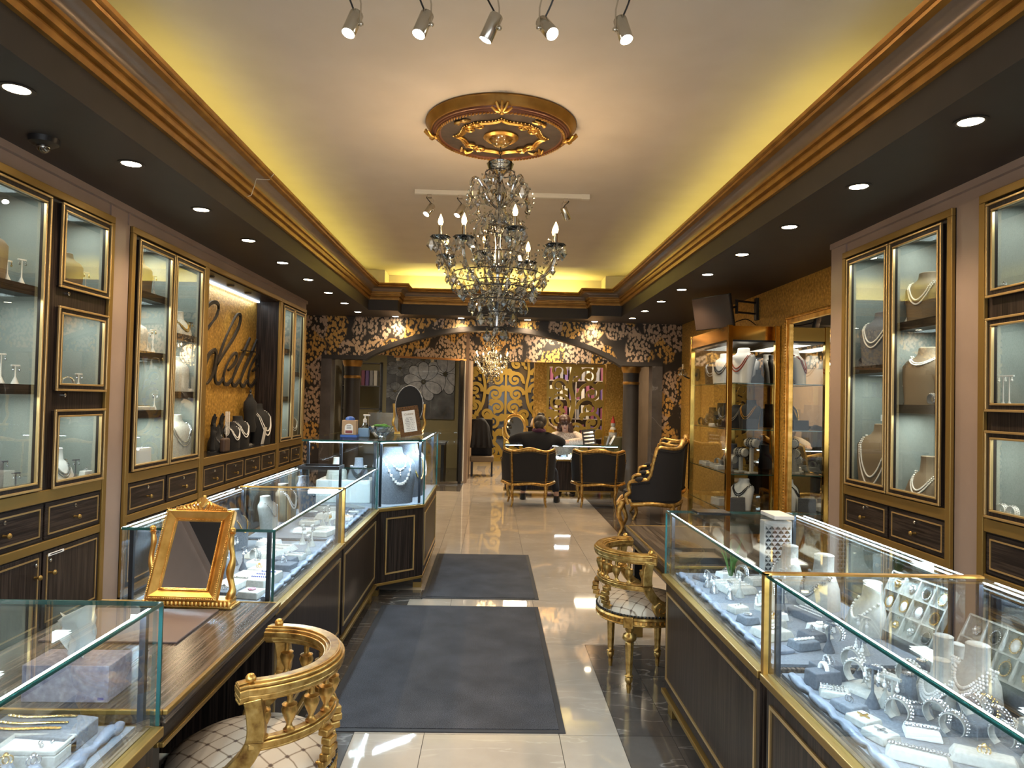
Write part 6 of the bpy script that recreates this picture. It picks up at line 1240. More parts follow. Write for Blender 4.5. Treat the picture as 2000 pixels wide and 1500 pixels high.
bust('low', .11, 'cream', (1.20, 2.98, Z), RA+.3, 'low pale bust with large pearls, front of the right far case'); strand('low', .11, .34, .60, .40, .0062, 'pearl', (1.20, 2.98, Z), RA+.3, 'strand of large pearls on the low pale bust')
for k, (x, y, h) in enumerate(((1.42, 3.35, .20), (1.46, 3.02, .22), (1.46, 2.72, .19))):
    bust('low', h, 'cream', (x, y, Z), RA+.2, 'pale neck bust at the back %s, %s of three' % (R2, ('farthest', 'middle', 'nearest')[k])); strand('low', h, .31, .62, .34, .006, ('pearl', 'silver', 'pearl')[k], (x, y, Z), RA+.2, '%s necklace on the %s neck bust at the back %s' % (('pearl', 'silver', 'pearl')[k], ('farthest', 'middle', 'nearest')[k], R2), 1+k % 2)
block(.2, .12, .03, 'dgrey', (1.36, 2.86, Z), RA+.3, 'dark tray with rows of pearl studs in the right far case', 'rows', 'pearl', taper=.003)
for k, y in enumerate((3.50, 3.18, 2.58)): cuff('cream', 'silver', (1.28, y, Z), .5, 'silver bracelet on a pale collar, %s of three %s' % (('farthest', 'middle', 'nearest')[k], R2))
t = thing('lattice_block', 'white block with a pierced triangle lattice on the far end of the right case', 'lattice box', (1.44, 3.40, 1.041)); bx_ = (1.375, 1.505); z0 = Z
t.location = (1.44, 3.48, Z); MB().box(1.37, 1.51, 3.45, 3.51, Z, 1.026).build('box', 'white', t, bevel=.003)
b = MB()
for i in range(8):
    for j in range(13):
        x = 1.377+.0157*i; z = Z+.02+.020*j; s = 1 if (i+j) % 2 else -1; b.prism([(x, z), (x+.0135, z), (x+(.0135 if s > 0 else 0), z+.016)], lambda u, v, q: (u, 3.447 if q else 3.451, v))
o = b.build('lattice', 'post', t); o['kind'] = 'stuff'
solo(MB().box(1.40, 1.50, 3.40, 3.58, 1.0405, 1.060), 'jewel_case', 'white', 'flat white jewel case lying on the right far glass top', 'box', (1.45, 3.49, 1.0405), bevel=.003)
solo(MB().box(1.05, 1.22, 3.50, 3.62, 1.0405, 1.056), 'folder', 'blackgl', 'black folder lying at the far end of the right glass top', 'folder', (1.13, 3.56, 1.0405), bevel=.003)
t = thing('sprig', 'green leafy sprig behind the glass of the right far case', 'plant', (1.20, 3.44, Z)); b = MB()
for k in range(9): a = k*2.3; b.tube(smoothpath([(1.20, 3.44, Z), (1.20+.02*cos(a), 3.44+.02*sin(a), Z+.09), (1.20+.06*cos(a), 3.44+.06*sin(a), Z+.13+.016*k)], 5), [.002, .004, .007, .009, .010, .009, .008, .006, .004, .002, .001], 5, flat=.3)
b.build('leaves', mat('leaf_green', (.06, .16, .03), .5), t, True); MB().lathe([(0, 0), (.014, 0), (.016, .03), (0, .03)], (1.2, 3.44, Z), 10).build('pot', 'white', t)
for k, (x, y, z_, w, d, mt, tp, tm, lb) in enumerate(((1.20, 3.52, 0, .08, .07, 'white', 'ring', 'silver', 'white ring pad in the far corner of the right far case'), (1.28, 3.40, 0, .10, .08, 'cream', 'rows', 'pearl', 'cream stud tray behind the silver stands in the right far case'), (1.05, 2.80, 0, .07, .07, 'grey', 'brooch', 'silver', 'grey brooch pad beside the small square box'),
    (1.12, 2.72, 0, .08, .07, 'cream', 'ring', 'jgold', 'cream ring pad behind the oval jewel pad'), (1.18, 2.84, 0, .09, .06, 'white', 'row', 'silver', 'white bracelet pad in the middle of the right far case'), (1.14, 2.54, 0, .10, .07, 'grey', 'row', 'pearl', 'grey pad with a pearl bracelet beside the gold strip'), (1.24, 2.62, 0, .08, .08, 'dgrey', 'ring', 'silver', 'charcoal ring pad behind the gold strip post'), (1.30, 2.72, 0, .09, .07, 'white', 'brooch', 'pearl', 'white pad with a pearl flower in the right far case'))): block(w, d, .03, mt, (x, y, D1), .3, lb, tp, tm, taper=.005)
for k, (x, y) in enumerate(((1.26, 2.92), (1.32, 3.10), (1.22, 2.48), (1.34, 2.46))): earstand((.12, .14, .10, .13)[k], ('dgrey', 'cream')[k % 2], ('silver', 'pearl')[k % 2], (x, y, D1), RA+.3, '%s earring stand with %s drops, %s along the middle of the right far case' % (('dark', 'pale')[k % 2], ('silver', 'pearl')[k % 2], ORD[k]))
for k, (x, y, mt, lb) in enumerate(((1.05, 2.13, 'cream', 'cream pad with silver rings beside the front arched bracelet'), (1.25, 2.02, 'grey', 'grey pad with a silver bracelet between the earring stands and the watches'), (1.12, 1.88, 'white', 'white pad with a silver chain under the watch group'), (1.38, 1.92, 'cream', 'cream pad with pearl studs below the charcoal bust'), (1.30, 1.74, 'cream', 'cream pad with a silver bracelet near the bottom right corner'), (1.12, 1.68, 'grey', 'grey ring pad between the two lowest ramps'))): block(.09, .07, .022, mt, (x, y, D1), -.4, lb, ('rows', 'row', 'row', 'rows', 'row', 'ring')[k], ('silver', 'silver', 'silver', 'pearl', 'silver', 'silver')[k], taper=.006)
for k, (x, y) in enumerate(((1.38, 2.02), (1.42, 1.98), (1.36, 1.90))): cuff('grey', ('silver', 'jgold', 'silver')[k], (x, y, D1), .4, '%s watch on a grey collar at the back of the watches, %s of three' % (('silver', 'gold', 'small silver')[k], ('left', 'middle', 'right')[k]), .03)
# ---- left near case
L1 = 'in the lower left case'
t = thing('bracelet_ramp', 'grey curved ramp with three gold chain bracelets in the lower left case', 'display ramp', (-1.10, 1.82, Z)); b = MB(); n = 14
P = [(u, .052-.030*u-.018*cos(u*pi)+.0*u) for u in [i/n for i in range(n+1)]]; b.prism([(0, 0)]+P+[(1, 0)], lambda u, v, s: (-1.235+.245*u, (1.865 if s else 1.745)-.03*u, Z+v)); b.build('ramp', 'grey', t, bevel=.003)
for q, m_ in ((.85, 'jgold'), (.55, 'jgold'), (.3, 'gold')):
    b = MB()
    for i in range(30): u = .06+.72*i/29; z = .052-.030*u-.018*cos(u*pi); b.ball((-1.235+.245*u, 1.745+.12*q-.03*u+.002*(i % 2), Z+z+.004), .0045, 6, 4, sc=(1.3, .9, .7))
    b.build('chain_bracelet', m_, t)
t = thing('open_box', 'open pale grey box with stud earrings in the lower left case', 'jewel box', (-1.06, 1.70, Z)); b = MB(); b.box(-1.14, -.99, 1.655, 1.742, Z, Z+.03); b.frame(-1.14, -.99, 1.655, 1.742, .007, lambda a, c, d, e: b.box(a, c, d, e, Z+.03, Z+.042)); b.build('box', 'cream', t, bevel=.003); MB().box(-1.133, -.997, 1.662, 1.735, Z+.03, Z+.033).build('cushion', 'white', t)
for x, y in ((-1.055, 1.705), (-1.03, 1.71), (-1.042, 1.69)): MB().ball((x, y, Z+.037), .005, 8, 5).build('stud', 'silver', t, True)
cuff('dgrey', 'jgold', (-1.21, 1.66, Z+.05), 1.2, 'gold watch on a dark collar in the lower left corner', .042); block(.07, .07, .05, 'cream', (-1.21, 1.66, Z), .2, 'grey cube under the gold watch in the lower left corner', taper=.003)
for k, (x, y, m_, lb) in enumerate(((-1.07, 1.62, 'jgold', 'gold leaf ring'), (-1.01, 1.62, 'silver', 'silver cluster ring'), (-1.05, 1.56, 'jgold', 'large gold cluster ring'), (-1.13, 1.58, 'silver', 'yellow stone ring'))): block(.045, .05, .03, 'satin', (x, y, Z), .6, '%s on a blue grey ring roll %s' % (lb, L1), 'ring', m_, taper=.012)
cushion(-.975, -.925, .7, 1.86, D1, 'blue grey satin roll along the aisle side of the lower left case')
solo(MB().box(-1.46, -1.36, 1.55, 1.80, Z, Z+.24), 'folded_card', 'white', 'tall folded white card standing at the back of the lower left case', 'card', (-1.41, 1.68, Z), bevel=.004)
# ---- left long cases
cushion(-.965, -.935, 3.0, 4.24, D1, 'blue grey satin roll in the left case behind the gilt mirror'); cushion(-.965, -.935, 4.36, 5.48, D1, 'blue grey satin roll in the left case next to the corner case')
Z = D1; L2 = 'in the left case behind the mirror'; L3 = 'in the left case next to the corner case'
block(.11, .30, .03, 'cream', (-1.10, 3.28, Z), -.15, 'long cream bracelet pad with a blue stone bracelet behind the mirror', 'row', 'silver', taper=.004)
block(.09, .20, .05, 'cream', (-1.02, 3.24, Z), -.15, 'cream step block with a blue sapphire bracelet behind the mirror', 'rows', mat('sapphire', (.03, .04, .25), .1), taper=.004)
block(.10, .09, .03, 'cream', (-1.02, 3.08, Z), -.2, 'grey square pad with a pink flower brooch near the mirror', 'brooch', mat('pink_stones', (.5, .22, .3), .15), taper=.006)
for k, (x, y) in enumerate(((-1.02, 3.58), (-1.08, 3.66))): block(.12, .10, .03, 'dgrey', (x, y, Z), -.2, 'dark ring pad with brown stones, %s of two %s' % (('nearer', 'farther')[k], L2), 'ring', 'silver', taper=.006)
block(.18, .30, .03, 'cream', (-1.20, 3.86, Z), -.2, 'wide grey ramp with diamond necklaces in the left case behind the mirror', 'rows', 'silver', taper=.02)
for k, (x, y) in enumerate(((-1.28, 3.45), (-1.22, 3.52), (-1.30, 3.62), (-1.25, 3.35))): earstand((.13, .11, .14, .12)[k], 'dgrey', ('pearl', 'silver')[k % 2], (x, y, Z), LA, 'dark earring stand with %s drops, %s of four behind the mirror post' % (('pearl', 'silver')[k % 2], ORD[k]))
for k, (x, y) in enumerate(((-1.0, 3.90), (-1.03, 4.10), (-1.10, 4.16))): earstand((.10, .12, .11)[k], 'cream', 'silver', (x, y, Z), LA, 'pale cone earring stand just before the left gold strip, %s of three' % ORD[k])
for k, (x, y, h, kd) in enumerate(((-1.42, 3.25, .24, 'tall'), (-1.43, 3.62, .25, 'tall'), (-1.42, 4.0, .22, 'tall'))): bust(kd, h, ('grey', 'cream', 'grey')[k], (x, y, Z), LA-.2, '%s necklace bust at the back %s, %s of three' % (('grey', 'cream', 'grey')[k], L2, ('nearest', 'middle', 'farthest')[k])); strand(kd, h, .26, .82, .38, .004, ('silver', 'pearl', 'jgold')[k], (x, y, Z), LA-.2, '%s necklace on the %s bust %s' % (('silver', 'pearl', 'gold')[k], ('nearest', 'middle', 'farthest')[k], L2), 1+k % 2)
cuff('cream', 'jgold', (-1.20, 3.18, Z), .9, 'gold bangle on a collar between mirror and glass corner'); cuff('cream', 'silver', (-1.22, 3.72, Z), .9, 'silver bangle on a collar in the middle of the left case')
block(.14, .22, .03, 'cream', (-1.02, 4.48, Z), -.2, 'cream pad with clear stone rings just past the gold strip', 'rows', 'silver', taper=.006)
for k, (x, y) in enumerate(((-1.06, 4.66), (-1.12, 4.74), (-1.05, 4.84), (-1.13, 4.92))): earstand((.10, .12, .09, .11)[k], 'cream', ('jgold', 'silver')[k % 2], (x, y, Z), LA, 'pale earring stand with %s drops, %s past the gold strip' % (('gold', 'silver')[k % 2], ORD[k]))
block(.14, .18, .04, 'cream', (-1.16, 5.06, Z), -.2, 'cream coiled collar display with stones %s' % L3, 'brooch', 'silver', taper=.02); block(.12, .12, .03, 'dgrey', (-1.04, 5.08, Z), 0, 'charcoal pad with silver rings %s' % L3, 'ring', 'silver', taper=.006)
block(.10, .22, .03, 'dgrey', (-1.06, 5.30, Z), 0, 'dark horseshoe pad with two rings beside the corner case', 'rows', 'silver', taper=.012); block(.2, .10, .03, 'cream', (-1.22, 5.40, Z), 0, 'pale bracelet ramp with silver links beside the corner case', 'row', 'silver', taper=.01)
for k, (x, y, h) in enumerate(((-1.42, 4.55, .22), (-1.42, 4.95, .25), (-1.36, 5.36, .26))): bust('tall', h, ('cream', 'brownbust', 'grey')[k], (x, y, Z), LA-.2, '%s necklace bust past the left gold strip, %s of three' % (('cream', 'taupe', 'grey')[k], ('nearest', 'middle', 'farthest')[k])); strand('tall', h, .26, .82, .40, .0045, ('silver', 'pearl', 'dpearl')[k], (x, y, Z), LA-.2, '%s necklace on the %s bust %s' % (('silver', 'pearl', 'dark bead')[k], ('nearest', 'middle', 'farthest')[k], L3), 1+k % 2)
for k, (x, y, w, d, mt, tp, tm, lb) in enumerate(((-1.12, 3.46, .10, .08, 'cream', 'ring', 'jgold', 'cream ring pad behind the dark ring pads'), (-1.16, 3.60, .09, .08, 'white', 'brooch', 'silver', 'white brooch pad in the middle of the left case'), (-1.03, 3.76, .10, .07, 'cream', 'row', 'silver', 'cream bracelet pad before the wide grey ramp'), (-1.28, 4.10, .12, .10, 'white', 'rows', 'pearl', 'white pearl tray by the left gold strip'), (-1.14, 3.06, .09, .08, 'grey', 'ring', 'silver', 'grey ring pad by the glass corner behind the mirror'),
    (-1.18, 4.50, .10, .08, 'white', 'ring', 'silver', 'white ring pad just past the left gold strip'), (-1.22, 4.78, .12, .09, 'cream', 'rows', 'silver', 'cream stud tray behind the pale earring stands'), (-1.01, 4.98, .08, .07, 'white', 'brooch', 'jgold', 'white pad with a gold brooch before the coiled collar'), (-1.26, 5.14, .10, .09, 'grey', 'row', 'pearl', 'grey pearl bracelet pad near the corner case'), (-1.00, 5.20, .08, .07, 'cream', 'ring', 'silver', 'cream ring pad beside the dark horseshoe pad'))): block(w, d, .03, mt, (x, y, Z), -.2, lb, tp, tm, taper=.005)
t = thing('jewel_tray', 'black shallow jewel tray lying on the left glass top before the corner case', 'tray', (-1.30, 5.42, 1.0405)); b = MB(); b.box(-1.46, -1.15, 5.33, 5.52, 1.0405, 1.046); b.frame(-1.46, -1.15, 5.33, 5.52, .012, lambda a, c, d, e: b.box(a, c, d, e, 1.046, 1.066)); b.build('tray', 'blackm', t); MB().box(-1.446, -1.164, 5.344, 5.506, 1.046, 1.049).build('lining', 'dgrey', t)
# ---- corner case
def chainbust(loc, rz, label):
    b = MB(); sec = BUST['tall']; h = .46
    for (wd, lo, n, q) in ((.30, .36, 15, .011), (.20, .62, 9, .008)):
        P = []
        for i in range(n*4+1): u = -1+2*i/(n*4); x = wd*h*u*(1-.08*u*u); z = (lo+(.84-lo)*abs(u)**2.2)*h; P.append(Vector((x, bust_y(sec, x, z, h)-.003, z)))
        b.tube(P, .0012, 4)
        for p in P[::4]:
            for k in range(4): a = k*pi/2+pi/4; b.ball((p.x+.6*q*cos(a), p.y-.002, p.z+.6*q*sin(a)), q*.62, 6, 4, sc=(1, .5, 1))
    for k in range(3): z = (.60-.04*k)*h; b.ball((0, bust_y(sec, 0, z, h)-.004, z), .007, 6, 4)
    return place(('cb',), lambda: one('necklace', b, 'pearl'), 'necklace', loc, rz, label, 'necklace')
bust('tall', .46, 'grey', (-.80, 5.92, .715), radians(35), 'tall grey necklace bust standing behind the angled glass of the corner case'); chainbust((-.80, 5.92, .715), radians(35), 'silver clover station necklace on the tall grey bust in the corner case')
bust('tall', .46, 'dgrey', (-.72, 6.35, .715), radians(70), 'tall charcoal bust with gold chain behind the grey one in the corner case'); strand('tall', .46, .30, .83, .50, .0075, 'jgold', (-.72, 6.35, .715), radians(70), 'heavy gold chain on the charcoal bust in the corner case')
bust('tall', .44, 'grey', (-.72, 6.80, .715), radians(80), 'grey bust with pearls at the far end of the corner case'); strand('tall', .44, .28, .83, .42, .005, 'pearl', (-.72, 6.80, .715), radians(80), 'double pearl strand on the far bust of the corner case', 2)
block(.16, .10, .02, 'white', (-.80, 6.16, .715), .8, 'small white pad with a silver bracelet on the floor of the corner case', 'row', 'silver', taper=.004)
for k, x in enumerate((-1.30, -1.12)): bust('low', .18, ('cream', 'grey')[k], (x, 5.95, .90), .1, '%s low bust on the riser behind the glass of the corner case' % ('cream', 'grey')[k])
strand('low', .18, .30, .64, .36, .006, 'dpearl', (-1.12, 5.95, .90), .1, 'dark pearl rope on the grey low bust of the corner case', 3)
solo(MB().box(-1.45, -1.0, 5.85, 6.15, .715, .90), 'riser', 'white', 'pale riser box inside the left part of the corner case', 'riser', (-1.22, 6.0, .715), bevel=.004)
# things on the corner case
TZ = 1.2525
t = thing('gift_box', 'beige arched cardboard box with a blue dome and blue foot on the corner case', 'box', (-1.22, 6.05, TZ)); MB().box(-1.29, -1.15, 5.99, 6.10, TZ, TZ+.02).build('foot', mat('blue_card', (.02, .10, .42), .4), t); MB().box(-1.28, -1.16, 6.0, 6.09, TZ+.02, TZ+.145).build('carton', mat('sand_card', (.42, .28, .16), .6), t, bevel=.003)
b = MB(); b.prism([(-1.255, TZ+.03)]+[(-1.22+.035*cos(a), TZ+.085+.03*sin(a)) for a in [pi-pi*i/12 for i in range(13)]]+[(-1.185, TZ+.03)], lambda x, z, s: (x, 5.9975 if s else 6.001, z)); b.build('arch_window', 'paper', t); MB().box(-1.25, -1.19, 5.9968, 5.9976, TZ+.034, TZ+.058).build('printed_scene', mat('print_red', (.22, .05, .05), .6), t)
for k in range(3): MB().box(-1.24, -1.20, 5.9968, 5.9975, TZ+.072+.012*k, TZ+.076+.012*k).build('printed_line', 'blackm', t)
MB().lathe([(0, .145), (.042, .145), (.038, .162), (.024, .174), (0, .178)], (-1.22, 6.045, TZ), 16).build('dome', 'blue_card' if 'blue_card' in M else bpy.data.materials['blue_card'], t, True)
t = thing('sanitiser_bottle', 'clear pump bottle of hand sanitiser standing on the corner case', 'bottle', (-1.13, 6.25, TZ)); MB().lathe([(0, 0), (.032, 0), (.034, .01), (.034, .09), (.014, .115), (.014, .125), (0, .125)], (-1.13, 6.25, TZ), 16).build('bottle', 'cut', t, True); MB().lathe([(0, .12), (.017, .12), (.017, .15), (.006, .155), (.006, .18), (0, .18)], (-1.13, 6.25, TZ), 12).build('pump', 'white', t, 40); MB().box(-1.145, -1.085, 6.242, 6.258, TZ+.178, TZ+.192).build('nozzle', 'white', t, bevel=.003)
solo(MB().box(-1.16, -1.07, 6.10, 6.16, TZ, TZ+.075), 'card_box', mat('pale_blue_card', (.25, .42, .62), .5), 'small pale blue box beside the sanitiser on the corner case', 'box', (-1.115, 6.13, TZ), bevel=.003)
t = thing('crystal_bowl', 'cut crystal bowl of wrapped green sweets on the corner case', 'bowl', (-.965, 6.10, TZ)); MB().lathe([(.02, 0), (.045, 0), (.05, .008), (.085, .045), (.112, .095), (.106, .098), (.08, .05), (.04, .014), (.02, .014)], (-.965, 6.10, TZ), 28, rib=.035, nrib=14, loop=True).build('bowl', 'cut', t)
GS = mat('green_wrapper', (.06, .26, .02), .3)
for k in range(16): a = k*2.4; r = .075*sqrt(k/16); solo(MB().ball((-.965+r*cos(a), 6.10+r*sin(a), TZ+.085+.006*(k % 4)), .021, 7, 5, sc=(1.5, .7, .6)), 'wrapped_sweet', GS if k % 4 else 'white', '%s sweet heaped in the crystal bowl on the corner case' % ('green wrapped' if k % 4 else 'white wrapped'), 'sweet', (-.965+r*cos(a), 6.10+r*sin(a), TZ+.085), 'sweets in the crystal bowl', True)
t = thing('framed_notice', 'tilted brown mosaic frame with a white card of opening hours on the corner case', 'framed sign', (-.72, 6.10, TZ)); Rn = Matrix.Rotation(radians(8), 3, 'Z') @ Matrix.Rotation(radians(-16), 3, 'X') @ Matrix.Rotation(radians(-9), 3, 'Y'); cn = Vector((-.72, 6.12, TZ+.142))
MZm = grained('mosaic_frame', (220, 220, 220), [(.35, (.02, .012, .008)), (.6, (.22, .11, .04))], .25, .4, 1); MB().obox(cn, (.185, .018, .27), Rn).build('frame', MZm, t, bevel=.004); MB().obox(cn+Rn @ Vector((0, -.010, 0)), (.112, .003, .19), Rn).build('card', 'paper', t)
MB().obox(cn+Vector((0, .05, -.05)), (.05, .008, .17), Matrix.Rotation(radians(25), 3, 'X')).build('strut', 'blackm', t)
def text(s, size, pos, par, m_='blackm', sh=0):
    c = bpy.data.curves.new('lettering', 'FONT'); c.body = s; c.size = size; c.align_x = 'CENTER'; c.extrude = .0004; c.shear = sh; o = bpy.data.objects.new('lettering', c); C.objects.link(o)
    dg = bpy.context.evaluated_depsgraph_get(); me = bpy.data.meshes.new_from_object(o.evaluated_get(dg)); bpy.data.objects.remove(o); me.materials.append(M[m_]); o = bpy.data.objects.new('lettering', me); C.objects.link(o); o.parent = par
    o.location = pos-par.location; o.rotation_euler = (Rn @ Matrix.Rotation(pi/2, 3, 'X')).to_euler(); return o
text('Colette', .026, cn+Rn @ Vector((0, -.0125, .055)), t, 'gold_trim', .3)
for k, q in enumerate(('Open Hours', 'Monday   Closed', 'Tuesday   10 - 6', 'Wednesday   10 - 6', 'Thursday   10 - 6', 'Friday   10 - 6', 'Saturday   10 - 5', 'Sunday   Closed')): text(q, .0105, cn+Rn @ Vector((0, -.0125, .026-.0155*k)), t)
t = thing('oval_stand_mirror', 'black backed oval mirror on a gilt stand behind the framed notice', 'mirror', (-.80, 6.75, TZ)); MB().lathe([(0, -.012), (.125, -.012), (.13, 0), (.125, .012), (0, .012)], n=32, sy=1.5).xf(Matrix.Translation((-.80, 6.75, TZ+.27)) @ Matrix.Rotation(radians(80), 4, 'X')).build('oval_back', 'black', t, True)
b = MB(); b.tube([(-.80+.132*cos(a), 6.75+.03*sin(a), TZ+.27+.196*sin(a)) for a in [2*pi*i/36 for i in range(36)]], .006, 6, closed=True); b.build('rim', 'silver', t, True)
b = MB(); b.box(-.93, -.66, 6.69, 6.81, TZ, TZ+.02)
for s in (-1, 1): b.tube(smoothpath([(-.80+s*.12, 6.76, TZ+.02), (-.80+s*.155, 6.76, TZ+.1), (-.80+s*.142, 6.76, TZ+.17), (-.80+s*.15, 6.76, TZ+.29)], 4), .012, 7)
b.build('stand', 'gold', t, True)
# ---- niche
NZ = .9785
def hand(loc, rz, label):
    def fn():
        t = thing('display_hand', '', 'display hand'); V = [(0, 0, 0, .045, .035)]; E = []; k = chain(V, E, 0, [(0, 0, .10, .032, .022), (0, 0, .20, .044, .018), (0, 0, .27, .046, .016)])
        for j in range(4): x = (j-1.5)*.024; L_ = (.09, .11, .105, .08)[j]; chain(V, E, k, [(x, -.004, .30, .011), (x*1.12, -.010, .30+L_*.55, .010), (x*1.18, -.022, .30+L_, .008)])
        chain(V, E, 2, [(.05, -.01, .21, .014), (.075, -.02, .26, .011), (.082, -.03, .295, .009)]); skin_body('hand', V, E, t, 'black'); MB().loft([(0, .06, .045, 0), (.012, .058, .043, 0)], 18).build('base', 'black', t); return t
    return place(('hand',), fn, 'display_hand', loc, rz, label, 'display hand')
hand((-2.93, 7.42, NZ), LA, 'black display hand at the left end of the niche ledge'); hand((-2.98, 7.74, NZ), LA, 'black display hand draped with pearl strands in the niche')
b = MB()
for k in range(9):
    y = -.05+.0125*k; L_ = .30-.012*abs(k-4)
    for i in range(int(L_/.0085)): b.ball((.045+.008*sin(k), y+.002*sin(i), .42-.0085*i), .0046, 5, 3)
place(('pearlfall',), lambda: one('pearl_strands', b, 'pearl'), 'pearl_strands', (-2.98, 7.80, NZ), 0, 'long fall of cream pearl strands over the display hand in the niche', 'necklace')
for k, (y, h, kd) in enumerate(((7.60, .26, 'low'), (8.02, .30, 'tall'), (8.27, .36, 'tall'))):
    bust(kd, h, 'black', (-2.94, y, NZ), LA-.25, 'black velvet bust in the niche, %s from its left end' % ORD[k]); strand(kd, h, .28, (.66 if kd == 'low' else .82), .40, .0062, ('silver', 'pearl', 'pearl')[k], (-2.94, y, NZ), LA-.25, '%s strand on the %s black bust in the niche' % (('silver', 'pearl', 'pearl')[k], ORD[k]), 2)
t = thing('dress_form', 'small black tailor dress form with a finial in the niche', 'dress form', (-2.97, 8.64, NZ)); MB().loft([(.16, .085, .06, 0), (.22, .10, .07, 0), (.32, .075, .055, 0), (.42, .10, .068, 0), (.52, .105, .06, 0), (.56, .06, .045, 0), (.60, .03, .028, 0), (.62, .028, .026, 0)], 18).xf(Matrix.Translation((-2.97, 8.64, NZ)) @ Matrix.Rotation(LA-.25, 4, 'Z')).build('torso', 'black', t, True)
MB().lathe([(0, 0), (.07, 0), (.065, .012), (.012, .03), (.012, .17), (0, .17)], (-2.97, 8.64, NZ), 14).build('stand', 'blackm', t, True); MB().lathe([(0, .61), (.02, .62), (.008, .64), (.018, .655), (.006, .68), (0, .70)], (-2.97, 8.64, NZ), 10).build('finial', 'blackm', t, True)
bust('tall', .50, 'black', (-2.92, 8.90, NZ), LA-.2, 'tall black bust with long pearl ropes at the right end of the niche'); strand('tall', .50, .30, .83, .50, .007, 'pearl', (-2.92, 8.90, NZ), LA-.2, 'two long pearl ropes on the tall black bust of the niche', 2)
solo(MB().obox((-2.83, 8.76, NZ+.11), (.004, .10, .21), Matrix.Rotation(radians(10), 3, 'Y')), 'price_card', 'paper', 'white printed card leaning beside the dress form in the niche', 'card', (-2.83, 8.76, NZ))
solo(MB().box(-2.86, -2.80, 7.42, 7.58, NZ, NZ+.15), 'pouch', mat('brown_leather', (.06, .035, .025), .6), 'brown leather pouch standing at the front of the niche ledge', 'pouch', (-2.83, 7.5, NZ), bevel=.02)
# ---- wall cabinets
def cab_items(items, s, xf):
    for it in items:
        kind, y, z, lb = it[:4]; X_ = xf+s*.13 if kind in ('bust', 'strand') else xf+s*.09; y0 = y; dl = (.045 if kind in ('bust', 'strand') else .032)*y; lim = [q for q in ((4.40, 5.07, 6.04, 6.70, 9.68, 10.26) if s < 0 else (3.30, 4.02, 4.95, 5.62)) if q > y-.02][0]-(.11 if kind in ('bust', 'strand') else .05); y = min(y+dl, max(lim, y)); rz = (LA if s < 0 else RA)+.0
        turn = rz+(-.35 if s < 0 else .35)
        if kind == 'est': earstand(it[4], it[5], it[6], (X_, y, z), turn, lb)
        elif kind == 'bust': bust(it[4], it[5], it[6], (X_, y, z), turn, lb); 
        elif kind == 'strand': strand(it[4], it[5], .29, it[7] if len(it) > 7 else (.82 if it[4] == 'tall' else .64), it[8] if len(it) > 8 else .40, .0062, it[6], (X_, y, z), turn, lb, 2)
        elif kind == 'blk': block(*it[4:8], (X_, y, z), turn, lb, it[8], it[9], taper=.004)
        elif kind == 'cuff': cuff(it[4], it[5], (X_, y, z), turn+1.2, lb, .036)
A = 'of the nearest left cabinet'; B = 'of the left two-door cabinet'; Cc = 'of the far left cabinet'
F = .973
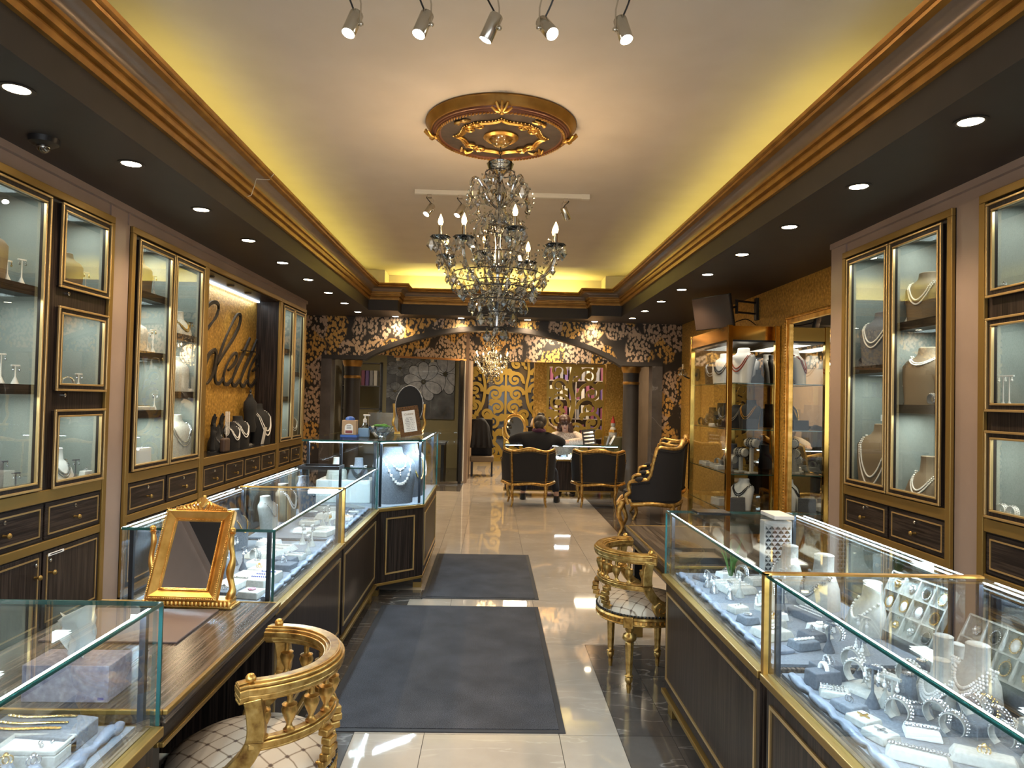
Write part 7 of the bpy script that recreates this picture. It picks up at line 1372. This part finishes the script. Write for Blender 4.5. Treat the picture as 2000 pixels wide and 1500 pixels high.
cab_items([('est', 4.02, 2.231, 'white cone earring stand with gold drops on the top shelf '+A, .12, 'white', 'jgold'), ('est', 4.14, 2.231, 'white cone earring stand with a hoop on the top shelf '+A, .15, 'white', 'silver'), ('bust', 3.86, 2.231, 'taupe bust at the left edge on the top shelf '+A, 'tall', .30, 'brownbust'),
    ('est', 4.00, 1.631, 'hoop earring stand on the middle shelf '+A, .17, 'white', 'silver'), ('est', 4.12, 1.631, 'short white earring stand on the middle shelf '+A, .11, 'white', 'silver'), ('est', 4.05, F, 'dark earring stand with crystals on the floor '+A, .20, 'dgrey', 'silver'), ('est', 4.16, F, 'small dark earring stand on the floor '+A, .12, 'dgrey', 'silver'), ('bust', 3.9, F, 'grey bust on the floor '+A, 'tall', .28, 'grey'),
    ('bust', 4.60, 2.273, 'brown bust with a pendant in the top small window on the left', 'tall', .26, 'brownbust'), ('est', 4.78, 2.273, 'gilt T bar earring stand in the top small window on the left', .15, 'white', 'jgold'),
    ('cuff', 4.62, 1.613, 'jewelled bangle in the middle small window on the left', 'white', 'jgold'), ('est', 4.74, 1.613, 'short silver earring stand in the middle small window on the left', .10, 'white', 'silver'),
    ('bust', 4.60, F+.012, 'white bust with a sapphire necklace in the bottom small window on the left', 'low', .22, 'white'), ('strand', 4.60, F+.012, 'sapphire and silver necklace on the white bust in the bottom small window', 'low', .22, 'silver'), ('est', 4.70, F+.012, 'dark earring stand in the bottom small window on the left', .14, 'dgrey', 'silver'), ('blk', 4.88, F+.012, 'small white ring box in the bottom small window on the left', .07, .06, .05, 'white', 'ring', 'silver'),
    ('bust', 5.52, 2.411, 'brown bust with a drop pendant on the top shelf '+B, 'tall', .28, 'brownbust'), ('est', 5.72, 2.411, 'white earring stand with gold hoops on the top shelf '+B, .16, 'white', 'jgold'),
    ('bust', 5.50, 1.931, 'cream bust on the second shelf '+B, 'tall', .26, 'cream'), ('est', 5.64, 1.931, 'earring stand with long drops on the second shelf '+B, .16, 'white', 'silver'), ('est', 5.74, 1.931, 'taller earring stand with long drops on the second shelf '+B, .19, 'white', 'jgold'),
    ('blk', 5.62, 1.451, 'cream tray of gold rings on the third shelf '+B, .20, .12, .03, 'cream', 'rows', 'jgold'), ('est', 5.80, 1.451, 'small white earring stand on the third shelf '+B, .13, 'white', 'silver'),
    ('blk', 5.62, F, 'pale square pad with dark pendants on the floor '+B, .16, .05, .17, 'white', 'brooch', 'silver'),
    ('bust', 6.25, 2.131, 'green and pearl jewelled bust on the upper shelf '+B, 'low', .22, 'cream'), ('strand', 6.25, 2.131, 'green bead collar on the upper shelf bust '+B, 'low', .22, 'jgold'), ('est', 6.42, 2.131, 'gold branch earring stand on the upper shelf '+B, .13, 'jgold', 'jgold'),
    ('bust', 6.22, 1.611, 'cream oval bust with a jet pendant on the lower shelf '+B, 'tall', .32, 'cream'), ('blk', 6.44, 1.611, 'small white ring stand on the lower shelf '+B, .07, .06, .03, 'white', 'ring', 'silver'),
    ('bust', 6.26, F, 'large cream bust with a fine pendant on the floor '+B, 'tall', .42, 'cream'), ('strand', 6.26, F, 'fine silver necklace on the large cream floor bust '+B, 'tall', .42, 'silver'),
    ('est', 9.42, F, 'white cone earring stand on the floor '+Cc, .14, 'white', 'silver'), ('bust', 9.92, F, 'taupe bust with pearls on the floor '+Cc, 'tall', .36, 'brownbust'), ('strand', 9.92, F, 'pearl strand on the taupe bust '+Cc, 'tall', .36, 'pearl')], -1, -2.77)
E1 = 'of the right two-door cabinet'
cab_items([('bust', 4.60, 2.221, 'taupe bust with triple pearls on the top shelf '+E1, 'tall', .34, 'brownbust'), ('strand', 4.60, 2.221, 'white pearl rope on the top shelf bust '+E1, 'tall', .34, 'pearl'), ('est', 4.78, 2.221, 'white earring stand on the top shelf '+E1, .16, 'white', 'silver'),
    ('bust', 4.58, 1.631, 'taupe bust with a pearl choker on the middle shelf '+E1, 'tall', .40, 'brownbust'), ('strand', 4.58, 1.631, 'pearl choker of two rows on the middle shelf bust '+E1, 'tall', .40, 'pearl', .86, .14), ('est', 4.84, 1.631, 'dark T bar earring stand with pearls on the middle shelf '+E1, .16, 'dgrey', 'pearl'), ('cuff', 4.50, 1.631, 'triple pearl bracelet on the middle shelf '+E1, 'dgrey', 'pearl'),
    ('bust', 4.58, F, 'low taupe bust with pearls on the floor '+E1, 'low', .30, 'brownbust'), ('strand', 4.58, F, 'double pearl necklace on the low floor bust '+E1, 'low', .30, 'pearl'), ('est', 4.86, F, 'tall dark earring stand with pearl drops on the floor '+E1, .22, 'dgrey', 'pearl'), ('est', 4.74, F, 'second dark earring stand beside the low floor bust '+E1, .21, 'dgrey', 'pearl'),
    ('bust', 5.12, 1.931, 'charcoal bust with a bead rope, upper shelf behind the far right door', 'tall', .42, 'dgrey'), ('strand', 5.12, 1.931, 'black and white bead rope behind the far door '+E1, 'tall', .42, 'pearl'), ('cuff', 5.34, 1.931, 'small dark bead bracelet behind the far door '+E1, 'dgrey', 'dpearl'),
    ('bust', 5.10, F, 'taupe bust with long pearls standing below, behind the far right door', 'tall', .50, 'brownbust'), ('strand', 5.10, F, 'long pearl rope on the floor bust behind the far door '+E1, 'tall', .50, 'pearl', .82, .62),
    ('est', 3.86, 1.613, 'white cone earring stand in the middle small window on the right', .19, 'white', 'pearl'), ('est', 3.80, 1.613, 'second white earring stand cut by the right picture edge', .19, 'white', 'pearl'), ('cuff', 3.86, F+.013, 'large pearl bracelet in the bottom small window on the right', 'white', 'pearl'), ('cuff', 3.79, F+.013, 'second pearl bracelet in the bottom small window on the right', 'white', 'pearl'), ('blk', 3.86, 2.273, 'dark watch block in the top small window on the right', .07, .07, .06, 'dgrey', 'ring', 'silver')], 1, 2.88)
t = thing('chain_rack', 'white rack of hanging fine chains behind the far door of the right two-door cabinet', 'chain rack', (3.17, 5.36, F)); b = MB(); b.frame(5.20, 5.50, F, 1.52, .014, lambda a, c, d, e: b.box(3.16, 3.20, a, c, d, e)); b.box(3.12, 3.21, 5.19, 5.51, 1.50, 1.55); b.build('rack', 'white', t)
for k in range(11): b = MB(); y = 5.23+.025*k; L_ = .28+.08*sin(k*1.9); b.tube([(3.15, y, 1.49), (3.15, y+.004, 1.49-L_), (3.15, y+.011, 1.49-L_*.98), (3.15, y+.013, 1.49)], .0025, 4); b.build('chain', ('silver', 'jgold', 'dpearl')[k % 3], t)
# ---- brass showcase contents
Q = 'of the brass showcase'
for k, (x, y, h, m_, sm) in enumerate(((2.98, 8.25, .42, 'white', mat('coral_beads', (.4, .06, .02), .3)), (2.98, 8.95, .40, 'white', 'dpearl'), (3.12, 8.45, .36, 'white', 'silver'), (2.92, 9.15, .34, 'black', 'silver'))):
    bust('tall', h, m_, (x, y, 1.8605), radians(-55), '%s bust on the top shelf %s, %s from the near end' % (m_, Q, ORD[k])); strand('tall', h, .30, .82, .40, .008, sm, (x, y, 1.8605), radians(-55), '%s necklace on the %s bust of the top shelf %s' % (('coral red', 'dark bead', 'silver', 'silver')[k], ORD[k], Q), 2)
bust('low', .16, 'black', (3.1, 8.12, 1.8605), radians(-40), 'small black choker bust at the near end of the top shelf '+Q)
for k, (x, y, h, kd) in enumerate(((3.05, 8.20, .34, 'tall'), (2.96, 8.42, .28, 'tall'), (2.92, 8.68, .30, 'tall'), (2.96, 8.98, .30, 'low'), (2.92, 9.25, .24, 'low'))): bust(kd, h, 'black', (x, y, 1.3205), radians(-55), 'black bust on the second shelf %s, %s from the near end' % (Q, ORD[k])); strand(kd, h, .29, .80 if kd == 'tall' else .64, .38, .0065, ('jgold', 'silver', 'silver', 'dpearl', 'silver')[k], (x, y, 1.3205), radians(-55), '%s necklace on the %s black bust of the second shelf %s' % (('gold', 'silver', 'silver', 'dark bead', 'silver')[k], ORD[k], Q), 2)
solo(MB().box(2.92, 3.10, 8.035, 8.075, 1.3205, 1.44), 'display_block', 'blackm', 'black box at the near end of the second shelf '+Q, 'display block', (3.01, 8.055, 1.3205), bevel=.004)
for k, y in enumerate((8.30, 8.48, 8.62, 8.90, 9.30)): cuff('black', ('silver', 'jgold')[k % 2], (2.82, y, 1.3205), radians(20), '%s bangle on the second shelf %s, %s from the near end' % (('silver', 'gold')[k % 2], Q, ORD[k]), .05)
block(.16, .10, .04, 'white', (2.83, 8.76, 1.3205), .2, 'white box with pink stones on the second shelf '+Q, 'rows', 'silver', taper=.003)
for k, (x, y, h) in enumerate(((3.06, 8.14, .33), (2.98, 8.24, .21), (2.90, 8.36, .12))):
    def fT(h=h):
        t = thing('bracelet_bar', '', 'bracelet stand'); MB().box(-.07, .07, -.04, .04, 0, .02).build('base', 'cream', t, bevel=.003); MB().box(-.02, .02, -.015, .015, .02, h).build('post', 'cream', t, bevel=.003); b = MB().lathe([(0, -.08), (.045, -.08), (.05, -.07), (.05, .07), (.045, .08), (0, .08)], n=18); b.xf(Matrix.Translation((0, 0, h+.03)) @ Matrix.Rotation(pi/2, 4, 'X')); b.build('bar', 'cream', t, 40)
        b = MB()
        for q in (-.04, 0, .03):
            for i in range(16): a = 2*pi*i/16; b.ball((.054*cos(a), q, h+.03+.054*sin(a)), .009, 6, 4)
        b.build('bead_bracelets', ('silver', 'dpearl')[h > .2], t); return t
    place(('tbar', h), fT, 'bracelet_bar', (x, y, .8005), radians(25), 'cream stand with a round bracelet bar, %s of three in the brass showcase' % ('tallest', 'middle', 'shortest')[k], 'bracelet stand')
for k, (x, y) in enumerate(((2.84, 8.56), (2.86, 8.82), (2.84, 9.05), (2.86, 9.28))): block(.12, .09, .05, 'white', (x, y, .8005), .3, 'white display box on the third shelf %s, %s from the near end' % (Q, ORD[k]), ('ring', 'rows', 'brooch', 'studs')[k], 'silver', taper=.004)
for k, y in enumerate((8.50, 8.70, 8.95)): cuff('white', 'silver', (2.92, y, .8005), radians(15), 'silver bracelet on a white collar in the brass showcase, %s from its near end' % ORD[k], .055)
bust('low', .30, 'dgrey', (3.05, 8.85, .8005), radians(-55), 'charcoal bust with violet beads on the third shelf '+Q); strand('low', .30, .30, .64, .36, .007, mat('violet_beads', (.10, .03, .16), .2), (3.05, 8.85, .8005), radians(-55), 'violet bead necklace on the third shelf bust '+Q, 2)
bust('tall', .36, 'white', (3.0, 8.25, .3605), radians(-55), 'white bust with a beaded collar on the lowest shelf '+Q); strand('tall', .36, .30, .82, .30, .008, 'dpearl', (3.0, 8.25, .3605), radians(-55), 'dark beaded collar on the lowest shelf bust '+Q, 2)
block(.20, .05, .16, 'grey', (2.90, 8.12, .3605), radians(25), 'grey pegboard of earrings on the lowest shelf '+Q, 'rows', 'silver', taper=.004)
block(.26, .2, .09, 'white', (2.86, 8.62, .3605), radians(12), 'white ring tray near the front of the lowest shelf '+Q, 'rows', 'dpearl', taper=.006)
# ---- reception case contents
for k in range(14): block(.08, .07, .03+.01*(k % 3), ('white', 'grey', 'cream')[k % 3], (.36+.125*k, 11.78+.07*(k % 3), .641), .3*k, '%s jewel pad in the lit reception case, %s' % (('white', 'grey', 'cream')[k % 3], ('leftmost', 'second from its left end', 'third from its left end', 'fourth from its left end', 'fifth from its left end', 'sixth from its left end', 'seventh from its left end', 'seventh from its right end', 'sixth from its right end', 'fifth from its right end', 'fourth from its right end', 'third from its right end', 'second from its right end', 'rightmost')[k]), ('ring', 'row', 'brooch', 'rows')[k % 4], ('silver', 'dpearl', 'jgold')[k % 3], taper=.005)

# ---- let the displays settle apart: nothing may stand inside its neighbour
def footprint(o, c, sn, out, depth=0, M0=Matrix()):
    for ch in ([o] if depth == 0 else []) + list(o.children if depth < 2 else []):
        if ch.type == 'MESH':
            tm = M0 if ch is o else M0 @ ch.matrix_basis
            for v in ch.data.vertices:
                p = tm @ v.co
                if p.z < .07: out.append((p.x*c-p.y*sn, p.x*sn+p.y*c))
def settle(box, level):
    x0, x1, y0, y1 = box; I = []; near = []
    for o in SET:
        if x0-.1 < o.location.x < x1+.1 and y0-.1 < o.location.y < y1+.1 and level-.002 < o.location.z < level+.09: near.append(o)
    for o in near:
        if abs(o.location.z-level) < .004 and not o.name.startswith('necklace.') and o.name not in ('necklace', 'pearl_strands'):
            a = o.rotation_euler[2]; pts = []; footprint(o, cos(a), sin(a), pts)
            if not pts: continue
            k = .9 if o.name.startswith(('necklace_bust', 'earring')) else .96
            lo = [min(p[i] for p in pts)*k for i in (0, 1)]; hi = [max(p[i] for p in pts)*k for i in (0, 1)]; I.append([o, lo, hi, [o.location.x, o.location.y]])
    for o in near:   # whatever rests on or hangs from an item travels with it
        if not any(o is q[0] for q in I):
            best = min(I, key=lambda q: abs(o.location.x-q[3][0])+abs(o.location.y-q[3][1]), default=None)
            if best: best.append(o)
    for it in range(80):
        for i, a in enumerate(I):
            for b in I[i+1:]:
                ov = [min(a[3][k]+a[2][k], b[3][k]+b[2][k])-max(a[3][k]+a[1][k], b[3][k]+b[1][k]) for k in (0, 1)]
                if min(ov) > .001:
                    k = 0 if ov[0] < ov[1] else 1; sg = 1 if (a[3][k]+(a[1][k]+a[2][k])/2) < (b[3][k]+(b[1][k]+b[2][k])/2) else -1; a[3][k] -= sg*ov[k]*.35; b[3][k] += sg*ov[k]*.35
        for a in I:
            for k, (l, h) in enumerate(((x0, x1), (y0, y1))): a[3][k] = min(max(a[3][k], l-a[1][k]), h-a[2][k]) if h-a[2][k] > l-a[1][k] else a[3][k]
    for q in I:
        d = Vector((q[3][0]-q[0].location.x, q[3][1]-q[0].location.y, 0)); q[0].location += d
        for o in q[4:]: o.location += d
settle((1.005, 1.63, .9, 2.275), D1); settle((1.005, 1.59, 2.375, 3.585), D1); settle((-1.46, -.985, .7, 1.865), D1); settle((-1.475, -.965, 2.97, 4.25), D1); settle((-1.475, -.965, 4.34, 5.51), D1); settle((-1.42, -.6, 5.7, 7.1), .715)
for (a, b), zs in (((3.2, 4.41), (2.231, 1.631, .973)), ((4.44, 5.08), (2.273, 1.613, .985)), ((5.39, 6.045), (2.411, 1.931, 1.451, .973)), ((6.065, 6.71), (2.131, 1.611, .973)), ((9.14, 9.69), (.973,)), ((9.71, 10.27), (.973,))):
    for z in zs: settle((-3.15, -2.80, a, b), z)
for (a, b), zs in (((3.33, 4.01), (2.273, 1.613, .986)), ((4.31, 4.965), (2.221, 1.631, .973)), ((4.985, 5.63), (1.931, .973))):
    for z in zs: settle((2.91, 3.26, a, b), z)
for z in (1.8605, 1.3205, .8005, .3605): settle((2.765, 3.29, 8.03, 9.47), z)
settle((-3.05, -2.79, 6.79, 9.05), NZ)
